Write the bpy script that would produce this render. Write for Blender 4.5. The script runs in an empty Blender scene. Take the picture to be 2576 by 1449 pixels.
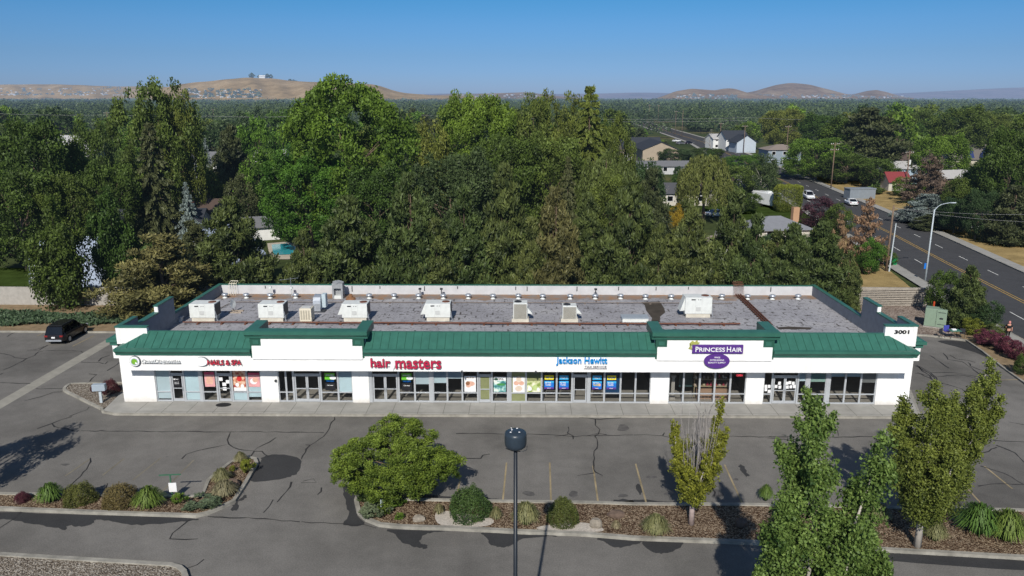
import bpy, bmesh, math, random
import numpy as np
from mathutils import Vector, Matrix
random.seed(7)
SC = bpy.context.scene
COL = SC.collection
R = math.radians
# ------------------------------------------------------------------ camera
FPX = 0.754 * 2576; CH = 22.0
PITCH = math.atan(480 / FPX); YAW = R(0.6)
CR = Vector((math.cos(YAW), math.sin(YAW), 0))
CF = Vector((-math.sin(YAW) * math.cos(PITCH), math.cos(YAW) * math.cos(PITCH), -math.sin(PITCH)))
CU = CR.cross(CF)
cam = bpy.data.cameras.new("camera"); camo = bpy.data.objects.new("camera", cam); COL.objects.link(camo)
camo.matrix_world = Matrix(((CR.x, CU.x, -CF.x, 0), (CR.y, CU.y, -CF.y, 0), (CR.z, CU.z, -CF.z, CH), (0, 0, 0, 1)))
cam.sensor_width = 36; cam.lens = 36 * 0.754; cam.clip_end = 60000; cam.clip_start = 0.5
SC.camera = camo
def ray(px, py): return CR * (px - 1288) + CU * (724.5 - py) + CF * FPX
def G(px, py, z=0.0):                       # survey: point of the plan seen at px,py (2576 wide) on level z
    d = ray(px, py); t = (z - CH) / d.z
    return (d.x * t, d.y * t)
def AY(px, py, Y):                          # the same on the upright plane at depth Y -> (x, z)
    d = ray(px, py); t = Y / d.y
    return (d.x * t, CH + d.z * t)
def zz(x0, y0, k):                          # reading points off an enlarged survey crop
    return lambda x, y: ((x0 + x / k) * .83854, (y0 + y / k) * .83854)
ZL = zz(0, 1250, 2.862); ZM = zz(900, 1250, 2.576); ZR = zz(1900, 1050, 2.137); ZC = zz(0, 950, 4.831)
ZT = zz(2450, 780, 3.45); ZB = zz(0, 560, 2.787)
def gp(Z, pts, z=0.0): return [G(*Z(x, y), z) for x, y in pts]
# ------------------------------------------------------------------ materials
MATS = {}
def newmat(name):
    m = bpy.data.materials.new(name); m.use_nodes = True
    nt = m.node_tree; nt.nodes.clear()
    return m, nt, nt.nodes, nt.links
def N(nt, t, **kw):
    n = nt.nodes.new(t)
    for k, v in kw.items():
        if k in n.inputs: n.inputs[k].default_value = v
        else: setattr(n, k, v)
    return n
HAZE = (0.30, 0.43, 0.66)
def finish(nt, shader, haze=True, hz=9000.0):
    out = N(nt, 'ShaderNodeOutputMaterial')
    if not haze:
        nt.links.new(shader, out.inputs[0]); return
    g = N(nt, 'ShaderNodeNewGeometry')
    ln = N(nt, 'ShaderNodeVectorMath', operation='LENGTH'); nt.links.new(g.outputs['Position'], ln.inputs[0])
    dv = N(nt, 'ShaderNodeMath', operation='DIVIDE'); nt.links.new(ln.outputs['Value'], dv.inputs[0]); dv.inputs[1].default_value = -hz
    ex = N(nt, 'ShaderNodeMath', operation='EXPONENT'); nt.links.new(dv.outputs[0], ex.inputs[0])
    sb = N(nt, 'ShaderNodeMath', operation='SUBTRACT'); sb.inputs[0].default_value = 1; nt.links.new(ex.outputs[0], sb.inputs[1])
    em = N(nt, 'ShaderNodeEmission', Color=(*HAZE, 1), Strength=1.0)  # painted airlight: the surface itself emits haze colour, more with distance
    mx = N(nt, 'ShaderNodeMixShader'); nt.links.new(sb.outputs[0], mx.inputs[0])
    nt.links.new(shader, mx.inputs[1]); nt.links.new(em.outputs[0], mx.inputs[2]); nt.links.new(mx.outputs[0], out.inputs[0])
def ramp(nt, fac, stops):
    r = N(nt, 'ShaderNodeValToRGB'); e = r.color_ramp.elements
    while len(e) < len(stops): e.new(.5)
    for i, (p, c) in enumerate(stops):
        e[i].position = p; e[i].color = (*c, 1) if len(c) == 3 else c
    nt.links.new(fac, r.inputs[0]); return r.outputs[0]
def noise(nt, vec, scale, detail=4, rough=.6):
    n = N(nt, 'ShaderNodeTexNoise', Scale=scale, Detail=detail, Roughness=rough); nt.links.new(vec, n.inputs['Vector']); return n.outputs['Fac']
def mix(nt, f, a, b, mode='MIX'):
    m = N(nt, 'ShaderNodeMixRGB', blend_type=mode)
    for i, v in ((0, f), (1, a), (2, b)):
        if hasattr(v, 'is_linked') or hasattr(v, 'links'): nt.links.new(v, m.inputs[i])
        else: m.inputs[i].default_value = v if i == 0 else ((*v, 1) if len(v) == 3 else v)
    return m.outputs[0]
def M(name, col, rough=.7, var=.12, scale=3.0, metal=0.0, spec=.3, bump=0.0, bscale=20, haze=False, hz=9000):
    if name in MATS: return MATS[name]
    m, nt, _, L = newmat(name)
    tc = N(nt, 'ShaderNodeTexCoord').outputs['Object']
    n = noise(nt, tc, scale, 6, .65)
    a = tuple(c * (1 - var) for c in col); b = tuple(min(1, c * (1 + var)) for c in col)
    c = ramp(nt, n, [(.3, a), (.7, b)])
    p = N(nt, 'ShaderNodeBsdfPrincipled', Roughness=rough, Metallic=metal)
    p.inputs['Specular IOR Level'].default_value = spec
    L.new(c, p.inputs['Base Color'])
    if bump:
        bp = N(nt, 'ShaderNodeBump', Strength=bump, Distance=.05); L.new(noise(nt, tc, bscale, 5), bp.inputs['Height']); L.new(bp.outputs[0], p.inputs['Normal'])
    finish(nt, p.outputs[0], haze, hz)
    MATS[name] = m; return m
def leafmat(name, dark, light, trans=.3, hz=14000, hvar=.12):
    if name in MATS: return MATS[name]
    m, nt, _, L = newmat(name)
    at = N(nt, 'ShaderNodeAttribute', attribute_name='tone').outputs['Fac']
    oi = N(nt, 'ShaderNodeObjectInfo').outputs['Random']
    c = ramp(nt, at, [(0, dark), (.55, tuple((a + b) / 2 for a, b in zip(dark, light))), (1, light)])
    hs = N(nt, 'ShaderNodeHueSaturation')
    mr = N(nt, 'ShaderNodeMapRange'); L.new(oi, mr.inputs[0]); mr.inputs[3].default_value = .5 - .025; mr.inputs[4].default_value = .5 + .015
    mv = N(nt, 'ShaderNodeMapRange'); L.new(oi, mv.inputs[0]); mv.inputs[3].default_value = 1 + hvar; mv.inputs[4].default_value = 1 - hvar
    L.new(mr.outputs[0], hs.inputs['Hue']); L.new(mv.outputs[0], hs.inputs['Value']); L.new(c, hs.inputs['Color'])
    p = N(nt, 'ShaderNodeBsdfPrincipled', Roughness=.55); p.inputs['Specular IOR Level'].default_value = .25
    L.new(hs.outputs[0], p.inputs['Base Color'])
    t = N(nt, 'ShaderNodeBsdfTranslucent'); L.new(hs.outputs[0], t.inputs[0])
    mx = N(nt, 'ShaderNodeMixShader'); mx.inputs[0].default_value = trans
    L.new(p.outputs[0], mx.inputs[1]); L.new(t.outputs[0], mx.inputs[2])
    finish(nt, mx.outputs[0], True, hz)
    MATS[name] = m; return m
def asphaltmat(name, base, stain=.35, warm=(1.04, 1.0, .93)):
    m, nt, _, L = newmat(name)
    tc = N(nt, 'ShaderNodeTexCoord').outputs['Object']
    big = noise(nt, tc, .09, 5, .6); mid = noise(nt, tc, .7, 6, .7); fine = noise(nt, tc, 14, 3, .9)
    b = tuple(base * w for w in warm)
    c = ramp(nt, big, [(.3, tuple(x * (1 - stain * .5) for x in b)), (.5, b), (.72, tuple(x * (1 + stain * .35) for x in b))])
    c = mix(nt, 1.0, c, ramp(nt, mid, [(.25, (.78, .78, .78)), (.6, (1, 1, 1)), (.8, (1.08, 1.06, 1.02))]), 'MULTIPLY')
    c = mix(nt, 1.0, c, ramp(nt, fine, [(.25, (.62, .62, .62)), (.5, (1, 1, 1)), (.75, (1.38, 1.36, 1.32))]), 'MULTIPLY')
    p = N(nt, 'ShaderNodeBsdfPrincipled', Roughness=.9); p.inputs['Specular IOR Level'].default_value = .2
    L.new(c, p.inputs['Base Color'])
    bp = N(nt, 'ShaderNodeBump', Strength=.4, Distance=.02); L.new(fine, bp.inputs['Height']); L.new(bp.outputs[0], p.inputs['Normal'])
    finish(nt, p.outputs[0], False); MATS[name] = m; return m
def gravelmat(name, c1, c2, c3, scale=16):
    m, nt, _, L = newmat(name)
    tc = N(nt, 'ShaderNodeTexCoord').outputs['Object']
    v = N(nt, 'ShaderNodeTexVoronoi', Scale=scale); L.new(tc, v.inputs['Vector'])
    sep = N(nt, 'ShaderNodeSeparateColor'); L.new(v.outputs['Color'], sep.inputs[0])
    c = ramp(nt, sep.outputs[0], [(.1, c1), (.5, c2), (.9, c3)])
    c = mix(nt, 1.0, c, ramp(nt, noise(nt, tc, .6, 4), [(.3, (.75, .72, .7)), (.65, (1.1, 1.08, 1.05))]), 'MULTIPLY')
    p = N(nt, 'ShaderNodeBsdfPrincipled', Roughness=.95); p.inputs['Specular IOR Level'].default_value = .1
    L.new(c, p.inputs['Base Color'])
    bp = N(nt, 'ShaderNodeBump', Strength=.9, Distance=.06); bp.invert = True; L.new(v.outputs['Distance'], bp.inputs['Height']); L.new(bp.outputs[0], p.inputs['Normal'])
    finish(nt, p.outputs[0], False); MATS[name] = m; return m
def groundmat():
    m, nt, _, L = newmat('valley ground')
    tc = N(nt, 'ShaderNodeTexCoord').outputs['Object']
    a = noise(nt, tc, .02, 6, .65); b = noise(nt, tc, .9, 6, .7)
    c = ramp(nt, a, [(.35, (.035, .05, .018)), (.5, (.06, .075, .028)), (.62, (.13, .11, .05)), (.75, (.05, .06, .025))])
    c = mix(nt, 1.0, c, ramp(nt, b, [(.3, (.6, .6, .6)), (.7, (1.3, 1.3, 1.2))]), 'MULTIPLY')
    p = N(nt, 'ShaderNodeBsdfPrincipled', Roughness=1); p.inputs['Specular IOR Level'].default_value = 0
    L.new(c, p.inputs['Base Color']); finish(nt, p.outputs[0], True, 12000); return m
def hillmat(name, c1, c2, c3, s=.004, hz=9000):
    m, nt, _, L = newmat(name)
    tc = N(nt, 'ShaderNodeTexCoord').outputs['Object']
    mp = N(nt, 'ShaderNodeMapping'); mp.inputs['Scale'].default_value = (1, .5, 3.5); L.new(tc, mp.inputs[0])
    a = noise(nt, mp.outputs[0], s, 8, .65); b = noise(nt, mp.outputs[0], s * 6, 6, .75)
    c = ramp(nt, a, [(.35, c1), (.5, c2), (.65, c3)])
    c = mix(nt, 1.0, c, ramp(nt, b, [(.3, (.68, .7, .7)), (.6, (1.05, 1.05, 1.05)), (.7, (1.2, 1.15, 1.1))]), 'MULTIPLY')
    p = N(nt, 'ShaderNodeBsdfPrincipled', Roughness=1); p.inputs['Specular IOR Level'].default_value = 0
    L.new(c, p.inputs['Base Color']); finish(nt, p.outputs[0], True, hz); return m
def glassmat(name, tint=(.86, .89, .91), op=.12, body=(.01, .012, .015)):
    m, nt, _, L = newmat(name)
    tr = N(nt, 'ShaderNodeBsdfTransparent', Color=(*tint, 1))
    di = N(nt, 'ShaderNodeBsdfDiffuse', Color=(*body, 1))
    gl = N(nt, 'ShaderNodeBsdfGlossy', Color=(.9, .95, 1, 1), Roughness=.03)
    tc = N(nt, 'ShaderNodeTexCoord').outputs['Object']
    w = ramp(nt, noise(nt, tc, .8, 3), [(.3, (op * .8,) * 3), (.7, (op * 1.2,) * 3)])
    m1 = N(nt, 'ShaderNodeMixShader'); L.new(w, m1.inputs[0]); L.new(tr.outputs[0], m1.inputs[1]); L.new(di.outputs[0], m1.inputs[2])
    fr = N(nt, 'ShaderNodeFresnel', IOR=1.5); m2 = N(nt, 'ShaderNodeMixShader')
    L.new(fr.outputs[0], m2.inputs[0]); L.new(m1.outputs[0], m2.inputs[1]); L.new(gl.outputs[0], m2.inputs[2])
    finish(nt, m2.outputs[0], False); MATS[name] = m; return m
def roofmembrane():
    m, nt, _, L = newmat('roof membrane')
    tc = N(nt, 'ShaderNodeTexCoord').outputs['Object']
    base = ramp(nt, noise(nt, tc, .25, 6, .6), [(.3, (.24, .235, .25)), (.55, (.32, .315, .33)), (.75, (.385, .375, .375))])
    # worn seams: broken dark marks in rows both ways
    def marks(sx, sy, th, dens, sc):
        mp = N(nt, 'ShaderNodeMapping'); mp.inputs['Scale'].default_value = (sx, sy, 1); L.new(tc, mp.inputs[0])
        n = noise(nt, mp.outputs[0], sc, 4, .75); return ramp(nt, n, [(th, (1, 1, 1)), (th + dens, (.18, .15, .13))])
    w = N(nt, 'ShaderNodeTexBrick', Scale=1.0); w.inputs['Mortar Size'].default_value = .1; w.inputs['Brick Width'].default_value = .95; w.inputs['Row Height'].default_value = 1.05
    w.inputs['Mortar Smooth'].default_value = .6
    w.inputs['Color1'].default_value = (0, 0, 0, 1); w.inputs['Color2'].default_value = (0, 0, 0, 1); w.inputs['Mortar'].default_value = (1, 1, 1, 1)
    L.new(tc, w.inputs['Vector'])
    c = mix(nt, .8, base, marks(.9, 3.2, .56, .04, 2.6), 'MULTIPLY')
    c = mix(nt, .6, c, marks(3.0, .8, .59, .04, 2.2), 'MULTIPLY')
    seam = N(nt, 'ShaderNodeMath', operation='MULTIPLY'); L.new(w.outputs['Color'], seam.inputs[0])
    L.new(ramp(nt, noise(nt, tc, 1.6, 5, .7), [(.53, (0, 0, 0)), (.57, (1, 1, 1))]), seam.inputs[1])
    c = mix(nt, seam.outputs[0], c, (.045, .037, .033))
    # rust coloured ponding at the back
    sp = N(nt, 'ShaderNodeSeparateXYZ'); L.new(tc, sp.inputs[0])
    ad = N(nt, 'ShaderNodeMath', operation='MULTIPLY_ADD'); L.new(noise(nt, tc, .35, 6, .7), ad.inputs[0]); ad.inputs[1].default_value = 4.5; L.new(sp.outputs['Y'], ad.inputs[2])
    f = ramp(nt, ad.outputs[0], [(0, (0, 0, 0)), (1, (1, 1, 1))])
    mr = N(nt, 'ShaderNodeMapRange'); L.new(ad.outputs[0], mr.inputs[0]); mr.inputs[1].default_value = 72.6; mr.inputs[2].default_value = 73.0
    c = mix(nt, mr.outputs[0], c, ramp(nt, noise(nt, tc, 1.2, 5), [(.35, (.27, .15, .075)), (.6, (.20, .17, .15))]))
    # front edge dirt
    p = N(nt, 'ShaderNodeBsdfPrincipled', Roughness=.8); L.new(c, p.inputs['Base Color']); finish(nt, p.outputs[0], False); return m
def stucco():
    m, nt, _, L = newmat('white stucco'); tc = N(nt, 'ShaderNodeTexCoord').outputs['Object']
    mp = N(nt, 'ShaderNodeMapping'); mp.inputs['Scale'].default_value = (1, 1, .12); L.new(tc, mp.inputs[0])
    c = ramp(nt, noise(nt, mp.outputs[0], 2.2, 6, .7), [(.25, (.72, .71, .69)), (.5, (.785, .78, .765)), (.75, (.80, .795, .78))])
    c = mix(nt, 1.0, c, ramp(nt, noise(nt, tc, .5, 4, .6), [(.3, (.93, .93, .92)), (.6, (1, 1, 1))]), 'MULTIPLY')
    sp = N(nt, 'ShaderNodeSeparateXYZ'); L.new(tc, sp.inputs[0]); ad = N(nt, 'ShaderNodeMath', operation='MULTIPLY_ADD'); L.new(noise(nt, tc, 3, 5, .7), ad.inputs[0]); ad.inputs[1].default_value = -.7; L.new(sp.outputs['Z'], ad.inputs[2])
    mr = N(nt, 'ShaderNodeMapRange'); L.new(ad.outputs[0], mr.inputs[0]); mr.inputs[1].default_value = -.2; mr.inputs[2].default_value = .3; mr.inputs[3].default_value = .5; mr.inputs[4].default_value = 0
    c = mix(nt, mr.outputs[0], c, (.42, .38, .32))
    p = N(nt, 'ShaderNodeBsdfPrincipled', Roughness=.85); p.inputs['Specular IOR Level'].default_value = .1; L.new(c, p.inputs['Base Color'])
    bp = N(nt, 'ShaderNodeBump', Strength=.2, Distance=.03); L.new(noise(nt, tc, 30, 4), bp.inputs['Height']); L.new(bp.outputs[0], p.inputs['Normal']); finish(nt, p.outputs[0], False); MATS['white stucco'] = m; return m
white = stucco()
green = M('green metal', (.032, .122, .090), .45, .14, 1.5, spec=.4)
greend = M('dark green trim', (.018, .080, .055), .5, .10, 2, spec=.35)
greypar = M('grey parapet face', (.17, .19, .225), .8, .12, 2)  # bluish grey for the inner parapet faces and roof upstands
palepar = M('pale parapet coating', (.48, .48, .49), .8, .10, 1.2)
alum = M('aluminium frame', (.46, .48, .50), .4, .06, 3, metal=.3)
conc = M('concrete', (.30, .29, .265), .9, .13, .9, bump=.2, bscale=30, spec=.1)
curbm = M('kerb concrete', (.27, .255, .22), .9, .35, 1.2, spec=.1)
blockm = M('block wall', (.33, .31, .28), .95, .14, 2.2, bump=.5, bscale=6, spec=.05)
hvacm = M('unit paint', (.60, .62, .60), .5, .10, 2.5)
beige = M('beige unit paint', (.60, .55, .44), .6, .08, 3)
galv = M('galvanised steel', (.50, .53, .57), .35, .12, 4, metal=.6)
rust = M('rust', (.13, .055, .035), .8, .3, 4)
darkm = M('dark metal', (.03, .033, .04), .45, .1, 3)
blackm = M('black rubber', (.012, .012, .013), .7, .1, 5)
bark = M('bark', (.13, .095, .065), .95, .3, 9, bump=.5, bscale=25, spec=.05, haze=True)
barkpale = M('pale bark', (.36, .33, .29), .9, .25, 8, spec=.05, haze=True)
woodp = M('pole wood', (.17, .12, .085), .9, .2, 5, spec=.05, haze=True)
mulch = gravelmat('bark mulch', (.05, .03, .018), (.13, .085, .055), (.34, .27, .19), 17)
gravel = gravelmat('tan gravel', (.10, .08, .06), (.20, .17, .135), (.38, .35, .30), 15)
pinkgravel = gravelmat('pinkish gravel', (.15, .115, .095), (.24, .195, .165), (.36, .31, .27), 9)
lot = asphaltmat('lot asphalt', .152, .75, (1.06, 1.0, .91))
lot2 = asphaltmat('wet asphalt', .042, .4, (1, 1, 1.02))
oldas = asphaltmat('patched asphalt', .05, .3)
roadm = asphaltmat('road asphalt', .062, .25, (1.0, 1.0, 1.04))
crackm = M('crack sealant', (.022, .021, .021), .7, .2, 6)
yellowp = M('faded yellow paint', (.27, .215, .125), .9, .4, .8)
yellowr = M('road yellow paint', (.45, .28, .06), .9, .2, 2)
whitep = M('road white paint', (.62, .61, .57), .9, .2, 2)
dirt = M('dry dirt', (.23, .17, .105), 1, .28, 1.5, spec=0, bump=.3, bscale=12)
drygrass = M('dry lawn', (.30, .22, .10), 1, .30, .35, spec=0, bump=.5, bscale=40)
lawn = M('green lawn', (.040, .062, .016), 1, .35, .5, spec=0, bump=.5, bscale=40)
glass = glassmat('shop glass'); carglass = glassmat('car glass', (.1, .1, .12), .8)
film = M('frosted film', (.58, .68, .69), .5, .06, 1)
blind = M('roller blind', (.52, .60, .61), .8, .05, 1)
paper = M('olive paper', (.36, .36, .16), .8, .12, 2)
interior = M('interior wall', (.10, .10, .105), .9, .2, 1)
carpet = M('interior floor', (.34, .30, .25), .9, .12, 2)
# ------------------------------------------------------------------ object helpers
def tag(o, label=None, cat=None, group=None, kind=None):
    if label: o['label'] = label
    if cat: o['category'] = cat
    if group: o['group'] = group
    if kind: o['kind'] = kind
    return o
def thing(name, label, cat, loc=(0, 0, 0), rz=0, group=None):
    o = bpy.data.objects.new(name, None); COL.objects.link(o); o.location = loc; o.rotation_euler = (0, 0, rz)
    o.empty_display_size = .2
    return tag(o, label, cat, group)
def copy_tree(o, parent=None):
    c = o.copy(); COL.objects.link(c); c.parent = parent
    for ch in KIDS.get(o.name, []):
        KIDS.setdefault(c.name, []).append(copy_tree(ch, c))
    return c
KIDS = {}
class MB:
    def __init__(s): s.v = []; s.f = []; s.m = []; s.mi = 0
    def add(s, vs, fs):
        b = len(s.v); s.v += [tuple(v) for v in vs]; s.f += [tuple(b + i for i in f) for f in fs]; s.m += [s.mi] * len(fs); return s
    def box(s, x0, x1, y0, y1, z0, z1, mi=None):
        if mi is not None: s.mi = mi
        return s.add([(x0, y0, z0), (x1, y0, z0), (x1, y1, z0), (x0, y1, z0), (x0, y0, z1), (x1, y0, z1), (x1, y1, z1), (x0, y1, z1)],
                     [(0, 3, 2, 1), (4, 5, 6, 7), (0, 1, 5, 4), (1, 2, 6, 5), (2, 3, 7, 6), (3, 0, 4, 7)])
    def poly(s, pts, mi=None):
        if mi is not None: s.mi = mi
        return s.add(pts, [tuple(range(len(pts)))])
    def prism(s, pts, z0, z1):               # pts 2d, vertical
        n = len(pts); vs = [(x, y, z0) for x, y in pts] + [(x, y, z1) for x, y in pts]
        return s.add(vs, [tuple(range(n - 1, -1, -1)), tuple(range(n, 2 * n))] + [(i, (i + 1) % n, n + (i + 1) % n, n + i) for i in range(n)])
    def extr(s, prof, axis, a, b):           # profile extruded along axis 'x' (prof = (y,z)) or 'y' (prof = (x,z))
        n = len(prof)
        mk = (lambda p, t: (t, p[0], p[1])) if axis == 'x' else (lambda p, t: (p[0], t, p[1]))
        vs = [mk(p, a) for p in prof] + [mk(p, b) for p in prof]
        return s.add(vs, [tuple(range(n - 1, -1, -1)), tuple(range(n, 2 * n))] + [(i, (i + 1) % n, n + (i + 1) % n, n + i) for i in range(n)])
    def tube(s, pts, rs, n=8, cap=True):
        pts = [Vector(p) for p in pts]
        if not hasattr(rs, '__len__'): rs = [rs] * len(pts)
        vs = []
        for i, p in enumerate(pts):
            d = (pts[min(i + 1, len(pts) - 1)] - pts[max(i - 1, 0)])
            d = d.normalized() if d.length > 1e-9 else Vector((0, 0, 1))
            a = d.cross(Vector((0, 0, 1)) if abs(d.z) < .9 else Vector((1, 0, 0))).normalized(); b = d.cross(a)
            for k in range(n):
                t = 2 * math.pi * k / n; vs.append(p + (a * math.cos(t) + b * math.sin(t)) * rs[i])
        fs = []
        for i in range(len(pts) - 1):
            for k in range(n):
                fs.append((i * n + k, i * n + (k + 1) % n, (i + 1) * n + (k + 1) % n, (i + 1) * n + k))
        if cap: fs += [tuple(range(n - 1, -1, -1)), tuple(range((len(pts) - 1) * n, len(pts) * n))]
        return s.add(vs, fs)
    def lathe(s, prof, c=(0, 0, 0), n=20):   # prof (r,z)
        vs = []; fs = []
        for r, z in prof:
            for k in range(n):
                t = 2 * math.pi * k / n; vs.append((c[0] + r * math.cos(t), c[1] + r * math.sin(t), c[2] + z))
        for i in range(len(prof) - 1):
            for k in range(n): fs.append((i * n + k, i * n + (k + 1) % n, (i + 1) * n + (k + 1) % n, (i + 1) * n + k))
        fs += [tuple(range(n - 1, -1, -1)), tuple(range((len(prof) - 1) * n, len(prof) * n))]
        return s.add(vs, fs)
    def ring(s, path, w, z, close=False):     # flat ribbon along a 2d path
        P = [Vector((p[0], p[1])) for p in path]; n = len(P); vs = []
        for i, p in enumerate(P):
            a = P[i - 1] if (i > 0 or close) else p; b = P[(i + 1) % n] if (i < n - 1 or close) else p
            d = (b - a).normalized(); q = Vector((-d.y, d.x)); ww = w[i] if hasattr(w, '__len__') else w
            vs += [(p.x + q.x * ww / 2, p.y + q.y * ww / 2, z), (p.x - q.x * ww / 2, p.y - q.y * ww / 2, z)]
        m = n if close else n - 1
        return s.add(vs, [(2 * i, 2 * i + 1, 2 * ((i + 1) % n) + 1, 2 * ((i + 1) % n)) for i in range(m)])
    def curb(s, path, w, z0, z1, close=False):
        P = [Vector((p[0], p[1])) for p in path]; n = len(P); vs = []
        for i, p in enumerate(P):
            a = P[i - 1] if (i > 0 or close) else p; b = P[(i + 1) % n] if (i < n - 1 or close) else p
            d = (b - a).normalized(); q = Vector((-d.y, d.x)) * w / 2
            vs += [(p.x + q.x, p.y + q.y, z0), (p.x + q.x, p.y + q.y, z1), (p.x - q.x, p.y - q.y, z1), (p.x - q.x, p.y - q.y, z0)]
        fs = []
        for i in range(n if close else n - 1):
            j = (i + 1) % n
            for k in range(3): fs.append((4 * i + k, 4 * j + k, 4 * j + k + 1, 4 * i + k + 1))
        return s.add(vs, fs)
    def build(s, name, mats, parent=None, smooth=False, world=False, bevel=0, fix=True):
        if not isinstance(mats, (list, tuple)): mats = [mats]
        me = bpy.data.meshes.new(name); me.from_pydata(s.v, [], s.f)
        for m in mats: me.materials.append(m)
        me.polygons.foreach_set('material_index', s.m)
        if fix:
            bm = bmesh.new(); bm.from_mesh(me); bmesh.ops.recalc_face_normals(bm, faces=bm.faces[:]); bm.to_mesh(me); bm.free()
        if smooth: me.polygons.foreach_set('use_smooth', [True] * len(me.polygons))
        me.update()
        o = bpy.data.objects.new(name, me); COL.objects.link(o)
        if parent:
            o.parent = parent; KIDS.setdefault(parent.name, []).append(o)
            if world: o.matrix_parent_inverse = Matrix.Translation(-Vector(parent.location))
        if bevel:
            b = o.modifiers.new('bevel', 'BEVEL'); b.width = bevel; b.segments = 2; b.limit_method = 'ANGLE'
        return o
def flat(name, pts, z, m, parent=None, kind='structure', sub=False):
    mb = MB(); mb.poly([(x, y, z) for x, y in pts])
    me = bpy.data.meshes.new(name); me.from_pydata(mb.v, [], mb.f); bm = bmesh.new(); bm.from_mesh(me)
    bmesh.ops.triangulate(bm, faces=bm.faces[:]); bmesh.ops.recalc_face_normals(bm, faces=bm.faces[:])
    if bm.faces and bm.faces[0].normal.z < 0: bmesh.ops.reverse_faces(bm, faces=bm.faces[:])
    bm.to_mesh(me); bm.free(); me.materials.append(m)
    o = bpy.data.objects.new(name, me); COL.objects.link(o)
    if parent: o.parent = parent; o.matrix_parent_inverse = Matrix.Translation(-Vector(parent.location))
    elif kind: o['kind'] = kind
    return o
def smoothpath(pts, sub=6, close=False):
    n = len(pts); out = []
    for i in range(n if close else n - 1):
        p0 = pts[i - 1] if (i > 0 or close) else pts[i]; p1 = pts[i]; p2 = pts[(i + 1) % n]; p3 = pts[(i + 2) % n] if (i + 2 < n or close) else p2
        for k in range(sub):
            t = k / sub
            out.append(tuple(.5 * (2 * p1[a] + (p2[a] - p0[a]) * t + (2 * p0[a] - 5 * p1[a] + 4 * p2[a] - p3[a]) * t * t + (3 * p1[a] - p0[a] - 3 * p2[a] + p3[a]) * t ** 3) for a in range(len(p1))))
    if not close: out.append(tuple(pts[-1]))
    return out
def text_mesh(name, s, m, parent, x0, x1, z0, z1, y, depth=.08, bold=0.0, sidem=None, shear=0.0, world=True):
    cu = bpy.data.curves.new(name, 'FONT'); cu.body = s; cu.extrude = .06; cu.offset = bold; cu.shear = shear; cu.resolution_u = 3
    t = bpy.data.objects.new(name, cu); COL.objects.link(t)
    dg = bpy.context.evaluated_depsgraph_get(); me = bpy.data.meshes.new_from_object(t.evaluated_get(dg))
    bpy.data.objects.remove(t); bpy.data.curves.remove(cu)
    co = np.zeros(len(me.vertices) * 3); me.vertices.foreach_get('co', co); co = co.reshape(-1, 3)
    mn, mx_ = co.min(0), co.max(0)
    k = (co - mn) / np.maximum(mx_ - mn, 1e-6)
    new = np.stack([x0 + k[:, 0] * (x1 - x0), y - k[:, 2] * depth, z0 + k[:, 1] * (z1 - z0)], 1)
    me.vertices.foreach_set('co', new.ravel()); me.materials.clear(); me.materials.append(m)
    if sidem:
        me.materials.append(sidem); me.update()
        for p in me.polygons:
            if abs(p.normal.y) < .5: p.material_index = 1
    me.name = name; me.update()
    o = bpy.data.objects.new(name, me); COL.objects.link(o)
    if parent:
        o.parent = parent; KIDS.setdefault(parent.name, []).append(o)
        if world: o.matrix_parent_inverse = Matrix.Translation(-Vector(parent.location))
    return o
# ------------------------------------------------------------------ world, sun
SUN_EL, SUN_AZ = R(36.5), R(7)             # shadows run away from the camera, a little to the right
W = bpy.data.worlds.new("World"); SC.world = W; W.use_nodes = True; nt = W.node_tree; nt.nodes.clear()
sky = N(nt, 'ShaderNodeTexSky'); sky.sky_type = 'NISHITA'; sky.sun_disc = False; sky.sun_elevation = SUN_EL
sky.sun_rotation = math.pi + SUN_AZ; sky.altitude = 100; sky.air_density = 1.0; sky.dust_density = .3; sky.ozone_density = 4.0
# clear dry air: less glare in the last few degrees above the horizon
tcw = N(nt, 'ShaderNodeTexCoord'); spw = N(nt, 'ShaderNodeSeparateXYZ'); nt.links.new(tcw.outputs['Generated'], spw.inputs[0])
tint = ramp(nt, spw.outputs['Z'], [(0, (.378, .527, 1.0)), (.03, (.333, .513, .945)), (.05, (.315, .50, .861)), (.086, (.284, .529, .855)), (.12, (.214, .54, .82)), (.35, (.86, .88, .90))])
skc = mix(nt, 1.0, sky.outputs[0], tint, 'MULTIPLY')
bg = N(nt, 'ShaderNodeBackground', Strength=.0945); nt.links.new(skc, bg.inputs[0])
wo = N(nt, 'ShaderNodeOutputWorld'); nt.links.new(bg.outputs[0], wo.inputs[0])
sl = bpy.data.lights.new('sun', 'SUN'); sl.energy = 5.0; sl.angle = R(.53); sl.color = (1, .955, .88)
so = bpy.data.objects.new('sun', sl); COL.objects.link(so)
sd = Vector((math.sin(SUN_AZ) * math.cos(SUN_EL), math.cos(SUN_AZ) * math.cos(SUN_EL), -math.sin(SUN_EL)))
so.rotation_euler = sd.to_track_quat('-Z', 'Y').to_euler()
SC.view_settings.view_transform = 'Standard'; SC.view_settings.look = 'None'; SC.view_settings.exposure = 0
SC.cycles.max_bounces = 6; SC.cycles.transparent_max_bounces = 12

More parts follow.
